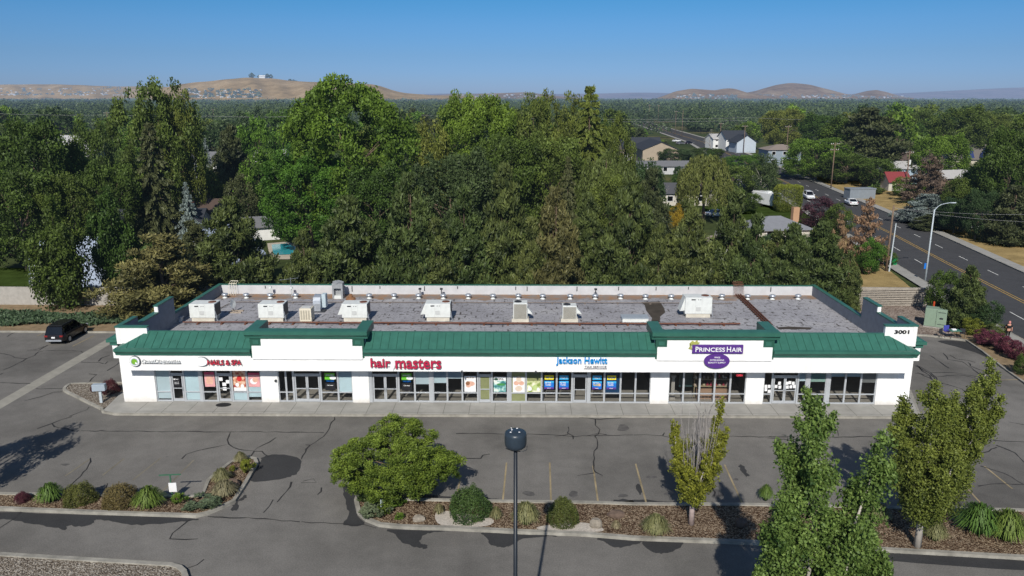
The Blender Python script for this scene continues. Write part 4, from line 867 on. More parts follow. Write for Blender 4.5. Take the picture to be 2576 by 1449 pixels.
text_mesh('lettering', 'AIR', whitel, s5, fx(Z3, 1738), fx(Z3, 1838), fz(Z3, 1400, 716), fz(Z3, 1400, 676), YS - .105, .02, .012)
olv = M('olive flourish', (.33, .34, .09), .5, .15)
mb = MB()
for pts in ([(1345, 640), (1375, 615), (1395, 628), (1420, 610), (1425, 630), (1445, 632), (1425, 650), (1370, 652), (1360, 670)], [(1345, 640), (1362, 655), (1368, 700), (1335, 690), (1348, 672)]):
    mb.extr([(fx(Z3, x, y), fz(Z3, x, y)) for x, y in pts], 'y', YS - .04, YS + .02)
mb.build('leaf_flourish', olv, s5, world=True)
s6 = sgn('purple oval sign with three small white lines under the purple name board', 13.9)
cx, cz = fx(Z3, 1608, 810), fz(Z3, 1608, 810); disc('oval_board', purplem, s6, cx, cz, .905, .55, 51.82, 51.895)
text_mesh('lettering', 'WIGS', whitel, s6, fx(Z3, 1580), fx(Z3, 1636), fz(Z3, 1600, 782), fz(Z3, 1600, 768), 51.815, .01, .01)
text_mesh('lettering', 'EXTENSIONS', whitel, s6, fx(Z3, 1540), fx(Z3, 1675), fz(Z3, 1600, 807), fz(Z3, 1600, 793), 51.815, .01, .01)
text_mesh('lettering', 'BEAUTY SUPPLY', whitel, s6, fx(Z3, 1524), fx(Z3, 1692), fz(Z3, 1600, 832), fz(Z3, 1600, 818), 51.815, .01, .01)
s7 = thing('address_number', 'black street number 3001 on the white corner parapet at the right end', 'sign', (27, 53.1, 5.2))
text_mesh('lettering', '3001', blackm, s7, fx(Z4, 1720, 535, 53.05), fx(Z4, 1862, 535, 53.05), fz(Z4, 1790, 553, 53.05), fz(Z4, 1790, 517, 53.05), 53.09, .04, .03)
# faint ghosts of old lettering are only slightly different paint
mb = MB(); mb.box(fx(Z1, 1700), fx(Z1, 2280), 51.888, 51.899, 4.28 - .08, 4.28 + .12); mb.build('repainted_patch', M('newer white paint', (.82, .82, .81), .8, .01), B, world=True)
# posters in the windows
def printmat(name, c1, c2, c3, scale=2.2):
    m, nt, _, L = newmat(name); tc = N(nt, 'ShaderNodeTexCoord').outputs['Object']
    c = ramp(nt, noise(nt, tc, scale, 3, .5), [(.36, c1), (.5, c2), (.62, c3)]); p = N(nt, 'ShaderNodeBsdfPrincipled', Roughness=.6); L.new(c, p.inputs['Base Color']); finish(nt, p.outputs[0], False); return m
YP = YF + .125
def poster(x0, x1, z0, z1, m, label, bands=(), texts=(), blobs=(), name='poster'):
    t = thing(name, label, 'poster', ((x0 + x1) / 2, YP, z0)); mb = MB(); mb.box(x0, x1, YP, YP + .012, z0, z1); mb.build('sheet', m, t, world=True)
    w, h = x1 - x0, z1 - z0
    for (a, b, mm) in bands: mb = MB(); mb.box(x0 + .01, x1 - .01, YP - .003, YP - .0005, z0 + a * h, z0 + b * h); mb.build('printed_band', mm, t, world=True)
    for bi, (u, v, ru, rv, mm) in enumerate(blobs): disc('printed_shape', mm, t, x0 + u * w, z0 + v * h, ru * w, rv * h, YP - .006 - .002 * bi, YP - .0035 - .002 * bi, 18)
    for (s, u0, u1, v0, v1, mm) in texts: text_mesh('print', s, mm, t, x0 + u0 * w, x0 + u1 * w, z0 + v0 * h, z0 + v1 * h, YP - .014, .003, .02)
    return t
skin = M('printed skin tone', (.62, .36, .27), .6, .15, 6); rose = M('printed rose', (.45, .06, .12), .6, .2, 4); pw = M('printed white', (.70, .70, .70), .6, .03); pb = M('printed black', (.012, .012, .015), .6, .1)
pgreen = M('printed green', (.12, .42, .03), .6, .1); py = M('printed yellow', (.75, .62, .03), .6, .05); pblue = M('printed blue', (.01, .14, .50), .6, .1); pcy = M('printed light blue', (.03, .33, .62), .6, .05); ppur = M('printed purple', (.09, .03, .22), .6, .1)
pinkbg = M('printed pink', (.62, .30, .30), .6, .15, 3)
poster(-23.15, -22.4, 1.3, 2.45, pinkbg, 'pink poster of manicured hands left of the nail salon door', [(.82, 1, rose)], [], [(.35, .35, .25, .2, skin), (.65, .4, .2, .25, skin), (.5, .6, .35, .1, skin)])
poster(-21.05, -20.12, .98, 2.9, printmat('floral print', (.30, .03, .03), (.60, .32, .18), (.65, .45, .35), 4), 'tall red and cream floral poster right of the nail salon door', [(.85, 1, rose), (0, .14, pw)], [], [(.5, .5, .2, .12, M('printed red', (.5, .03, .03), .6, .2, 5)), (.3, .25, .15, .08, pw), (.7, .2, .14, .08, pw)])
poster(-19.92, -19.08, 1.3, 2.4, pinkbg, 'pale pink poster on the window beside the white pier', [(.85, 1, rose)], [], [(.45, .4, .32, .22, pw), (.6, .5, .25, .18, skin)])
poster(-24.98 - .5, -24.98 + .0, 1.3, 2.0, pb, 'black panel with white emblem and small print on the leftmost door', [], [('Quest', .3, .8, .75, .9, pw), ('mon - fri', .2, .8, .45, .55, pw), ('hours', .2, .8, .3, .4, pw)], [(.18, .82, .1, .09, pw)])
for i, (x, z) in enumerate([(-21.72, 1.5), (-21.72, 1.15), (-21.95, 1.9), (-21.45, 1.7)]): mb = MB(); mb.box(x - .14, x + .14, YP - .02, YP - .012, z - .13, z + .13); o = mb.build('paper_notice', pw); tag(o, 'white paper notice taped to the nail salon door', 'notice', 'notices on the nail salon door')
def avail(x, lab):
    poster(x - .38, x + .38, 1.05, 2.4, pb, lab, [(.45, 1.0, pgreen), (.45, .62, pw)], [('AVAILABLE', .12, .88, .84, .93, pw), ('FOR LEASE', .15, .9, .5, .58, pblue), ('Call agent', .2, .8, .25, .33, pw)], [(.8, .72, .32, .1, pw)])
avail(-13.92, 'green white and black leasing poster in the vacant shop beneath the blank gable'); avail(-8.28, 'green white and black leasing poster beside the hair salon double doors')
poster(-4.05, -3.2, .98, 2.2, pw, 'poster of a reclining spa guest on the window left of the olive papered door', [(.88, .98, pw)], [('relax & spa', .15, .85, .86, .94, M('printed tan', (.3, .2, .12), .6))], [(.5, .52, .4, .16, skin), (.35, .4, .22, .12, skin), (.3, .55, .18, .13, M('printed brown', (.22, .10, .05), .6, .2, 5))])
poster(-1.9, -1.0, .98, 2.15, printmat('sea print', (.02, .14, .15), (.20, .42, .40), (.62, .68, .62), 3), 'teal seaside poster on the window right of the olive papered door', [(.75, 1, pw)], [('SPA', .4, .8, .8, .92, pb)], [(.6, .5, .35, .08, M('printed leaf', (.05, .22, .06), .6, .2, 5)), (.2, .85, .18, .08, M('printed palm', (.02, .06, .04), .6))])
poster(-.5, .38, .95, 2.15, pw, 'pale massage poster in the first olive papered window', [], [], [(.3, .6, .22, .14, skin), (.72, .6, .22, .14, skin), (.5, .85, .22, .2, M('printed cream', (.62, .50, .40), .6)), (.5, .25, .3, .18, M('printed cream', (.62, .50, .40), .6))])
poster(.52, 1.55, .98, 1.85, printmat('herb print', (.20, .28, .05), (.50, .52, .28), (.70, .70, .55), 3), 'wide green and cream herb poster low in the second olive papered window', [], [], [(.22, .3, .15, .2, pw), (.6, .4, .2, .25, M('printed pale green', (.4, .5, .2), .6, .2)), (.82, .25, .1, .15, pw)])
for x, top, tx, where in ((2.16, py, 'ASK US', 'leftmost, under the yellow card'), (3.24, pcy, 'WALK IN', 'just left of the tax office door'), (5.66, pcy, 'TODAY', 'with a portrait, right of the tax office door'), (6.72, py, 'REFUND', 'rightmost, on the blue vinyl')):
    poster(x - .33, x + .33, 1.95, 2.28, top, 'small %s card, %s' % ('yellow' if top is py else 'light blue', where), [], [(tx, .12, .88, .3, .7, pblue if top is py else pw)], name='window_card')
    poster(x - .35, x + .35, 1.22, 1.85, pblue, 'blue and purple tax poster, %s' % where, [(0, .22, ppur), (.75, .98, pcy)], [('FILE YOUR', .1, .7, .68, .88, pw), ('TAXES', .1, .7, .42, .62, pw if x != 5.66 else py), ('easy', .3, .7, .06, .16, pw)], [(.78, .5, .12, .22, skin), (.78, .2, .2, .2, pblue)] if x == 5.66 else [])
for i, (x, z) in enumerate([(18.0, 1.25), (18.22, 1.5), (17.98, 1.5), (18.25, 1.12), (18.72, 1.5), (18.95, 1.75), (19.0, 1.45), (19.5, 1.75), (19.7, 1.8), (19.95, 1.75), (19.55, 1.45), (19.8, 1.48), (20.05, 1.5)]):
    mb = MB(); mb.box(x - .1, x + .1, YP - .035, YP - .028, z - .12, z + .12); o = mb.build('paper_notice', pw); tag(o, 'white paper notice taped by the double doors at the right end', 'notice', 'notices on the right end doors')
sg = thing('open_sign', 'red neon OPEN sign hanging in the beauty supply window', 'sign', (16.1, 53.3, 2.3))
m_, nt_, _, L_ = newmat('red neon'); e_ = N(nt_, 'ShaderNodeEmission', Color=(1, .08, .12, 1), Strength=1.3); finish(nt_, e_.outputs[0], False)
text_mesh('neon_tube', 'OPEN', m_, sg, 15.78, 16.22, 2.27, 2.42, 53.2, .02, 0)
# shelves with goods in the beauty supply shop
sh = thing('display_shelf', 'pale wooden shelf rack seen through the beauty supply window', 'shelf', (13.8, 54.3, .16)); mb = MB()
for z, a, b in ((2.28, 11.6, 15.7), (1.62, 13.0, 15.7), (1.05, 13.0, 15.6)): mb.box(a, b, 54.2, 54.7, z, z + .05)
mb.build('board', M('shelf wood', (.38, .30, .18), .7, .1), sh, world=True); mb = MB()
for x in (13.0, 14.35, 15.65): mb.box(x, x + .05, 54.25, 54.3, .16, 2.28)
mb.build('upright', M('shelf wood', (.38, .30, .18), .7, .1), sh, world=True)
mb = MB(); mb.box(13.15, 15.6, 54.0, 54.2, .17, .95); o = mb.build('counter', M('counter laminate', (.42, .26, .17), .6, .08)); tag(o, 'tan counter behind the lower panes of the beauty supply window', 'counter')
mb = MB(); mb.box(11.15, 11.55, 53.9, 54.2, .16, .5); mb.box(11.25, 11.5, 53.95, 54.15, .5, 1.9); mb.box(11.18, 11.57, 53.9, 54.2, 1.9, 2.05); tag(mb.build('display_pillar', M('pillar paint', (.38, .34, .29), .7, .08)), 'tall beige display pillar at the left of the beauty supply window', 'pillar')
mb = MB(); mb.box(11.95, 12.95, 54.6, 54.7, .9, 2.15); tag(mb.build('chalkboard', M('green chalkboard', (.03, .06, .06), .7, .1)), 'dark green board standing behind the second beauty supply pane', 'panel')
rg = random.Random(5); cols = [(.5, .5, .5), (.5, .4, .25), (.4, .05, .08), (.6, .58, .5), (.12, .08, .06), (.45, .35, .3)]
gm_ = [M('goods %d' % i, c, .6, .1) for i, c in enumerate(cols)]
for z, a, b in ((2.34, 11.9, 15.6), (1.68, 13.1, 15.5), (1.11, 13.1, 15.5)):
    x = a
    while x < b:
        w = rg.uniform(.12, .3); h = rg.uniform(.12, .3); mb = MB(); mb.lathe([(w / 2, 0), (w / 2 * rg.uniform(.6, 1), h * .6), (w * rg.uniform(.1, .4), h)], (0, 0, 0), 8)
        o = mb.build('shelf_goods', gm_[rg.randrange(6)]); o.location = (x, 54.4, z); tag(o, 'small item of stock on the beauty supply shelves', 'goods', 'stock on the beauty supply shelves'); x += w + rg.uniform(.03, .14)
# ------------------------------------------------------------------ rooftop
def rg_(px, py, Z): return G(*Z(px, py), ZR_)
ZU = zz(500, 850, 3.963)
def rtu(x, y, label, hood=False, w=2.15, h=1.2, big=False):
    t = thing('rooftop_unit', label, 'air handler', (x, y, ZR_), 0, 'packaged units on the roof')
    mb = MB(); mb.box(-w / 2 + .12, w / 2 - .1, 0, 1.15, 0, .34); mb.build('unit_base', M('unit base paint', (.50, .47, .40), .8, .15, 3), t)
    mb = MB(); mb.box(-w / 2, w / 2, -.06, 1.3, .345, .345 + h); mb.build('casing', hvacm, t, bevel=.02)
    mb = MB(); zt = .345 + h
    for xx in (-w * .12, w * .12): mb.box(xx - .008, xx + .008, -.068, -.058, .38, zt - .05)
    mb.box(-w * .1, w * .08, -.09, -.062, .62, .95); mb.build('access_panel', M('panel grey', (.46, .47, .46), .5, .05), t)
    for q in ((-w * .28, -w * .13, -.075, -.061, zt - .24, zt - .14), (-w * .03, .0, -.075, -.061, zt - .22, zt - .16), (w * .05, w * .08, -.075, -.061, zt - .22, zt - .16)): mb = MB(); mb.box(*q); mb.build('label_plate', darkm, t)
    mb = MB(); mb.lathe([(.33, zt), (.33, zt + .03), (.28, zt + .045), (0, zt + .045)], (w * .3, .7, 0), 20); mb.build('fan_guard', rust, t)
    mb = MB(); mb.box(w / 2 + .003, w / 2 + .03, .05, 1.2, .45, zt - .08); mb.build('coil', darkm, t)
    mb = MB(); mb.tube([(w / 2 + .12, .0, .0), (w / 2 + .1, .0, .5), (w / 2 + .02, .0, .9)], .025, 6); mb.tube([(w / 2 + .02, .0, .5), (w / 2 + .2, .0, .05)], .02, 6); mb.build('conduit', galv, t)
    if hood: mb = MB(); mb.extr([(-w / 2 - .005, .6), (-w / 2 - .42, .55), (-w / 2 - .38, .62), (-w / 2 - .005, zt - .05)], 'y', .1, 1.15); mb.build('intake_hood', hvacm, t)
    return t
for (px, py, lab, hd) in ((435, 455, 'white rooftop air unit nearest the left parapet', 0), (1250, 455, 'white rooftop air unit left of the beige cooler', 0), (2240, 455, 'white rooftop air unit with small hood right of the beige cooler', 1)):
    x, y = rg_(px, py, ZU); rtu(x, y, lab, hd)
x, y = rg_(850, 430, Z2); rtu(x, y, 'white rooftop air unit with slanted hood above the hair salon letters', True)
x, y = rg_(1428, 395, Z3); rtu(x, y, 'tall white rooftop air unit standing behind the right hand gable', True, 2.3, 1.45)
x, y = rg_(1655, 465, ZU); t = thing('evaporative_cooler', 'beige louvred cooler box on the roof between two white air units', 'cooler', (x, y, ZR_))
mb = MB(); mb.box(-.5, .5, 0, 1.0, .08, 1.2); mb.build('casing', beige, t, bevel=.02); mb = MB(); mb.box(-.45, .45, .05, .95, 0, .08); mb.build('stand', beige, t)
mb = MB(); [mb.box(-.40 + i * .21, -.27 + i * .21, -.02, -.003, .25, 1.05) for i in range(4)]; mb.build('louvre', M('louvre beige', (.36, .33, .26), .7, .1), t)  # slats in a darker beige than the casing
mb = MB(); mb.box(-.4, .4, .1, .9, 1.203, 1.24); mb.build('lid', M('lid grey', (.5, .5, .48), .5, .1), t, bevel=.02)
for (px, py, lab) in ((1645, 440, 'grey condenser with tall grille on the roof, left of the pair'), (2120, 440, 'grey condenser with squat grille on the roof, right of the pair')):
    x, y = rg_(px, py, Z2); t = thing('condenser_unit', lab, 'condenser', (x, y, ZR_), 0, 'condensers on the roof'); h = 1.35 if px < 2000 else 1.1
    mb = MB(); mb.box(-.72, .72, 0, 1.2, 0, .28); mb.build('unit_base', M('unit base paint', (.5, .47, .4)), t); mb = MB(); mb.box(-.6, .6, .05, 1.15, .285, .285 + h); mb.build('casing', hvacm, t, bevel=.02)
    mb = MB(); mb.box(-.54, .54, .02, .045, .33, .285 + h - .08); mb.build('grille', M('grille', (.20, .185, .15), .7, .1), t)
    mb = MB(); [mb.box(-.5 + i * .09, -.485 + i * .09, .008, .018, .35, .285 + h - .1) for i in range(12)]; mb.build('grille_bars', hvacm, t)
    mb = MB(); mb.lathe([(.32, .285 + h), (.32, .33 + h), (0, .33 + h)], (-.2, .65, 0), 18); mb.build('fan_guard', darkm, t)
    mb = MB(); mb.extr([(.603, .7), (1.05, .62), (1.0, .7), (.603, 1.2)], 'y', .3, 1.0); mb.build('intake_hood', hvacm, t)
    mb = MB(); mb.tube([(-.7, .1, 0), (-.7, .1, .7), (-.62, .1, .75)], .03, 6); mb.build('conduit', galv, t)
x, y = rg_(825, 440, Z3); t = thing('skylight', 'low grey roof hatch behind the middle mansard, right of the condensers', 'skylight', (x, y, ZR_)); mb = MB(); mb.box(-1.1, 1.1, 0, 1.1, 0, .3); mb.build('frame', hvacm, t, bevel=.02); mb = MB(); mb.box(-1.15, 1.15, -.05, 1.15, .303, .38); mb.build('cover', M('hatch cover', (.30, .34, .38), .4, .1), t, bevel=.02)
x, y = rg_(120, 460, ZU); t = thing('roof_vent_box', 'small low grey vent box at the left edge of the roof', 'vent', (x, y, ZR_)); mb = MB(); mb.box(-.35, .35, 0, .5, 0, .28); mb.build('base', hvacm, t); mb = MB(); mb.box(-.42, .42, -.05, .58, .283, .4); mb.build('cap', galv, t, bevel=.02)
x, y = rg_(1800, 345, ZU); t = thing('exhaust_duct', 'curved silver exhaust duct and fan box on the roof behind the beige cooler', 'duct', (x, y, ZR_))
arc = [(-.0 + 0, .0)] ; mb = MB(); pr = [(0, 0), (0, .75), (.05, 1.05), (.25, 1.3), (.55, 1.42), (.95, 1.45), (.95, .8), (.7, .75), (.62, .55), (.6, 0)]
mb.extr([(p[0], p[1]) for p in pr], 'x', -.42, .22); mb.build('elbow', galv, t); mb = MB(); mb.box(.24, .6, .5, 1.2, .3, 1.5); mb.build('fan_box', M('fan box', (.42, .50, .54), .5, .1), t, bevel=.02); mb = MB(); mb.box(-.45, .6, -.05, .7, 0, .1); mb.build('base', darkm, t)
x, y = rg_(2035, 185, ZU); t = thing('chimney_box', 'grey metal chimney box with dark opening near the rear parapet', 'chimney', (x, y, ZR_)); mb = MB(); mb.box(-.5, -.33, 0, .8, 0, 1.5); mb.box(.33, .5, 0, .8, 0, 1.5); mb.box(-.329, .329, 0, .8, 1.0, 1.5); mb.box(-.329, .329, .4, .8, 0, .999); mb.build('casing', M('weathered grey metal', (.25, .26, .27), .6, .2, 3), t); mb = MB(); mb.box(-.329, .329, 0, .39, .0, .3); mb.build('sill', hvacm, t); mb = MB(); mb.lathe([(.52, 1.503), (.5, 1.62), (.2, 1.7), (0, 1.7)], (0, .4, 0), 4); mb.build('cowl', M('weathered grey metal', (.25, .26, .27)), t)
x, y = rg_(2190, 190, ZU); mb = MB(); mb.lathe([(.5, 0), (.42, .15), (.2, .25), (.16, .5), (.0, .55)], (0, 0, 0), 9); o = mb.build('rusty_stump', M('rust brown', (.20, .10, .05), .9, .3, 6)); o.location = (x, y, ZR_); tag(o, 'rusty brown pipe stump with debris right of the chimney box', 'pipe')
vx = [-28.0, -25.95, -23.67, -21.27, -14.25, -11.92, -9.58, -7.24, -4.88, -2.54, -.14, 2.16, 4.75, 7.12, 9.52, 11.85, 14.28, 16.68, 19.08, 21.48, 23.8, 26.25]
vt0 = None
for i, x in enumerate(vx):
    if vt0 is None:
        t = vt0 = thing('roof_vent', '', 'vent', (x, 70.7, ZR_), 0, 'spun metal vents along the rear of the roof')
        mb = MB(); mb.lathe([(.26, 0), (.2, .06), (.15, .1), (.15, .22)], n=16); mb.build('collar', hvacm, t, smooth=True); mb = MB(); mb.lathe([(.16, .222), (.3, .26), (.31, .38), (.2, .46), (0, .48)], n=16); mb.build('cap', galv, t, smooth=True)
    else: t = copy_tree(vt0); t.location = (x, 70.7 + random.uniform(-.1, .1), ZR_)
    t['label'] = 'round silver roof vent in the row before the rear parapet'
for px, h in ((1240, .75), (1490, .7)): x, y = rg_(px, 150, ZU); mb = MB(); mb.tube([(0, 0, 0), (0, 0, h)], .05, 8); mb.box(-.12, .12, -.1, .1, h, h + .2); o = mb.build('pipe_vent', hvacm); o.location = (x, y, ZR_); tag(o, 'white capped vent pipe, %s' % ('left one, third along the row of vents' if px < 1300 else 'right one, close to the rear parapet'), 'vent')
for px in (685, 890, 2365): x, y = rg_(px if px > 1 else 0, 180, Z2); mb = MB(); mb.tube([(0, 0, 0), (0, 0, .7)], .045, 8); mb.box(-.13, .13, -.1, .1, .7, .85); o = mb.build('pipe_vent', darkm); o.location = (x, 71.3, ZR_); tag(o, 'dark capped vent pipe behind the row of round vents', 'vent', 'dark pipes by the rear parapet')
# pipes across the roof
mb = MB(); pts = [(-28.3, 62.0, 3.66)] + [(x, 62.05 + .04 * math.sin(x), 3.66) for x in range(-26, 18, 2)] + [(18.4, 62.1, 3.66)]; mb.tube(pts, .055, 6); mb.tube([(x, y - .16, z) for x, y, z in pts[5:]], .04, 6)
for x in range(-27, 18, 2): mb.box(x - .08, x + .08, 61.75, 62.25, 3.5, 3.6)
tag(mb.build('gas_pipe', rust), 'long rusty brown pipe on blocks crossing the front of the roof', 'pipe')
mb = MB(); pts = [(-27, 66.3, 3.6), (-26.5, 68.7, 3.62)] + [(x, 68.8, 3.62) for x in range(-24, 18, 3)] + [(19.5, 68.7, 3.62)]; mb.tube(pts, .04, 6)
for x in range(-24, 18, 3): mb.box(x - .07, x + .07, 68.65, 68.95, 3.5, 3.58)
tag(mb.build('drain_pipe', M('grey brown pipe', (.17, .14, .12), .7, .2, 3)), 'thin grey pipe crossing the roof in front of the round vents', 'pipe')
pa, pb_ = rg_(1810, 175, Z3), rg_(1990, 330, zz(1650 + 500 - 500, 830, 3.22)); pb_ = rg_(500, 465, Z4)
ct = thing('cable_tray', 'rusty cable tray running from the rear rails down to the right gable', 'cable tray', (pa[0], pa[1], ZR_)); mb = MB()
for d in (-.22, 0, .22): mb.tube([(pa[0] + d, pa[1], 3.62), (pb_[0] + d, pb_[1], 3.62)], .05, 6)
mb.build('rail', rust, ct, world=True); mb = MB()
for i in range(18): s = i / 17; mb = MB(); mb.box(pa[0] + (pb_[0] - pa[0]) * s - .35, pa[0] + (pb_[0] - pa[0]) * s + .35, pa[1] + (pb_[1] - pa[1]) * s - .05, pa[1] + (pb_[1] - pa[1]) * s + .05, 3.505, 3.57); mb.build('rung', M('dark rust', (.06, .035, .025), .9, .2), ct, world=True)
def hoops(x0, n, dx, m, label, y=71.6, w_=.0):
    mb = MB()
    for i in range(n): mb.tube([(x0 + i * dx, y, 3.5), (x0 + i * dx, y + .4, 4.6), (x0 + i * dx, y + .9, 4.75), (x0 + i * dx, y + 1.15, 4.3), (x0 + i * dx, y + 1.15, 1.5)], .022, 5)
    mb.box(x0, x0 + (n - 1) * dx, y + .38, y + .42, 4.55, 4.6); mb.box(x0, x0 + (n - 1) * dx, y + .88, y + .92, 4.72, 4.77); return tag(mb.build('roof_ladder', m), label, 'ladder')
x = AY(*Z4(165, 100), 72)[0]; hoops(x, 9, .115, rust, 'row of rusty pipes bent over the rear parapet above the cable tray')
x = AY(*Z1(1250, 100), 72)[0]; hoops(x, 4, .23, beige, 'pale roof ladder rails over the rear parapet at the left')
t_ = flat('tar_patch', [G(*Z3(px, py), ZR_) for px, py in [(880, 245), (1060, 240), (1100, 300), (1115, 345), (1065, 385), (1060, 440), (975, 440), (985, 400), (930, 330), (915, 275)]], ZR_ + .006, M('tar', (.055, .045, .035), .8, .35, 1.5), parent=B)
t_ = flat('tar_patch', [G(*Z4(px, py), ZR_) for px, py in [(575, 490), (700, 482), (930, 492), (900, 510), (600, 508)]], ZR_ + .006, MATS['tar'], parent=B)
# dish mount, aerial
x, y = rg_(830, 345, ZU); t = thing('dish_mount', 'ballasted satellite dish mount with thin tilted dish on the roof', 'satellite dish', (x, y, ZR_)); mb = MB(); mb.box(-.6, .5, -.3, -.1, 0, .1); mb.box(-.6, .5, .3, .5, 0, .1); mb.box(-.2, 0, -.1, .3, .0, .08); mb.build('ballast', M('ballast block', (.3, .25, .2), .9, .2), t); mb = MB(); mb.tube([(-.3, .1, .1), (-.32, .1, .7)], .03, 6); mb.build('mast', darkm, t); mb = MB(); mb.lathe([(0, 0), (.25, .02), (.38, .07), (.38, .08), (0, .03)], (0, 0, 0), 16); o = mb.build('dish', hvacm, t); o.location = (-.35, .1, .75); o.rotation_euler = (.3, 1.45, 0)
x, y = rg_(1385, 440, ZU); t = thing('aerial_mast', 'thin aerial mast rising beside the second white air unit', 'aerial', (x, 66, ZR_)); mb = MB(); mb.tube([(0, 0, 0), (0, 0, 3.1)], .014, 5); mb.build('mast', galv, t); mb = MB(); mb.tube([(-1.0, 0, 2.85), (.7, 0, 3.05)], .01, 4); [mb.tube([(-.9 + i * .3, -.15, 2.87 + i * .035), (-.9 + i * .3, .15, 2.87 + i * .035)], .008, 4) for i in range(6)]; mb.build('antenna', galv, t)
# ------------------------------------------------------------------ cars
def car(x, y, hdg, paint, label, kind='sedan', group=None, z=0.01, plate=False):
    t = thing('parked_car' if 'parked' in label else 'car', label, 'car', (x, y, z), hdg, group)      # nose along local +X
    suv = kind == 'suv'; L = 4.7 if suv else 4.6; w = .93; hb = .98 if suv else .86; ht = 1.72 if suv else 1.38
    st = [(-L / 2, .50, hb - .10, .74), (-L / 2 + .08, .34, hb - .02, .84), (-L / 2 + .5, .28, hb + .02, w), (-.8, .24, hb + .03, w), (.6, .24, hb, w), (1.3, .25, hb - .03, w), (L / 2 - .45, .28, hb - .14, .88), (L / 2 - .1, .34, hb - .26, .78), (L / 2, .45, hb - .38, .66)]
    mb = MB(); vs = []
    for sx, zl, zh, hw in st:
        for yy, z_ in ((-hw * .88, zl), (-hw, zl + .14), (-hw, zh - .18), (-hw * .9, zh), (hw * .9, zh), (hw, zh - .18), (hw, zl + .14), (hw * .88, zl)): vs.append((sx, yy, z_))
    n = len(st); fs = [(i * 8 + k, i * 8 + (k + 1) % 8, (i + 1) * 8 + (k + 1) % 8, (i + 1) * 8 + k) for i in range(n - 1) for k in range(8)] + [tuple(range(8)), tuple(range((n - 1) * 8, n * 8))]
    mb.add(vs, fs); mb.build('body', paint, t, bevel=.03, smooth=False)
    # glasshouse
    if suv: gs = [(-L / 2 + .12, hb + .0, .74, .74), (-L / 2 + .42, ht - .12, .70, .62), (-L / 2 + .8, ht - .05, .70, .64), (.3, ht - .05, .70, .64), (1.15, hb - .02, .78, .76)]
    else: gs = [(-1.75, hb + .0, .74, .74), (-1.0, ht - .1, .62, .58), (-.6, ht - .05, .62, .6), (.1, ht - .05, .62, .6), (.95, hb - .02, .76, .74)]
    mb = MB(); vs = []
    for sx, zt, wt, _ in gs: zb = hb - .06; vs += [(sx, -.80, zb), (sx, -wt, zt), (sx, wt, zt), (sx, .80, zb)]
    n = len(gs); mb.add(vs, [(i * 4 + k, i * 4 + k + 1, i * 4 + k + 5, i * 4 + k + 4) for i in range(n - 1) for k in range(3)] + [(0, 1, 2, 3), tuple(range(n * 4 - 4, n * 4))])
    mb.build('window', carglass, t)
    mb = MB(); a, b = gs[1][0] + .05, gs[3][0] + .05; mb.box(a, b, -.63, .63, ht - .06, ht); mb.build('roof', paint, t, bevel=.03)
    mb = MB()
    for sx in (gs[1][0], (gs[1][0] + gs[3][0]) / 2, ):
        for s in (-1, 1): mb.tube([(sx, s * .80, hb - .02), (sx + .05, s * .66, ht - .07)], .035, 4)
    for s in (-1, 1): mb.tube([(gs[4][0], s * .77, hb - .02), (gs[3][0], s * .65, ht - .06)], .035, 4); mb.tube([(gs[0][0], s * .77, hb - .02), (gs[1][0], s * .65, ht - .06)], .035, 4)
    mb.build('pillar', paint, t)
    for sx in (-1.42, 1.42):
        for s in (-1, 1):
            mb = MB(); r = .36 if suv else .32; mb.extr([(sx + r * math.cos(k * .3927), r + r * math.sin(k * .3927)) for k in range(16)], 'y', s * .95, s * .73); wl = mb.build('wheel', blackm, t)
            mb = MB(); mb.extr([(sx + r * .62 * math.cos(k * .628), r + r * .62 * math.sin(k * .628)) for k in range(10)], 'y', s * .96, s * .951); mb.build('rim', galv, wl)
    for s in (-1, 1):
        mb = MB(); mb.box(L / 2 - .22, L / 2 - .05, s * .66 - .12, s * .66 + .12, hb - .38, hb - .24); mb.build('headlight', M('headlight', (.6, .62, .65), .2, .05), t)
        mb = MB(); mb.box(-L / 2 - .01, -L / 2 + .16, s * .68 - .16, s * .68 + .12, hb - .2, hb - .06); mb.build('taillight', M('taillight', (.22, .02, .02), .3, .1), t)
        mb = MB(); mb.box(.72, .9, s * .98 - .08, s * .98 + .08, hb - .02, hb + .12); mb.build('mirror', paint, t, bevel=.02)
    mb = MB(); mb.box(-L / 2 - .03, -L / 2 + .1, -.7, .7, .36, .52); mb.build('bumper', galv if plate else paint, t)
    mb = MB(); mb.box(-L / 2 - .035, -L / 2 - .012, -.16, .16, .66, .80); mb.build('license_plate', pw, t)
    if suv: mb = MB(); [mb.tube([(-1.7, s * .58, ht + .04), (.2, s * .58, ht + .04)], .02, 4) for s in (-1, 1)]; mb.build('roof_rail', darkm, t)
    return t
def paint(name, c): return M(name, c, .25, .04, 1, spec=.6)
blk = paint('black car paint', (.012, .011, .014)); wht = paint('white car paint', (.72, .73, .74)); gry = paint('grey car paint', (.12, .13, .15)); nav = paint('dark blue car paint', (.012, .016, .03))
a = G(177, 861); b = G(217, 838); hd = math.atan2(b[1] - a[1], b[0] - a[0]); c0 = ((a[0] + b[0]) / 2 - math.sin(hd) * .95, (a[1] + b[1]) / 2 + math.cos(hd) * .95)
car(c0[0], c0[1], hd, blk, 'black estate car parked nose to the bank in the left lot', 'suv', plate=True)
rd = lambda y: math.atan2(10, road_c(y + 5) - road_c(y - 5))
x, y = G(2034, 500); car(x, y, rd(y) + math.pi, wht, 'white sport utility vehicle driving towards the shops on the road', 'suv')
x, y = G(2140, 515); car(x, y, rd(y), wht, 'white sedan driving away in the outer lane by the grey shed')
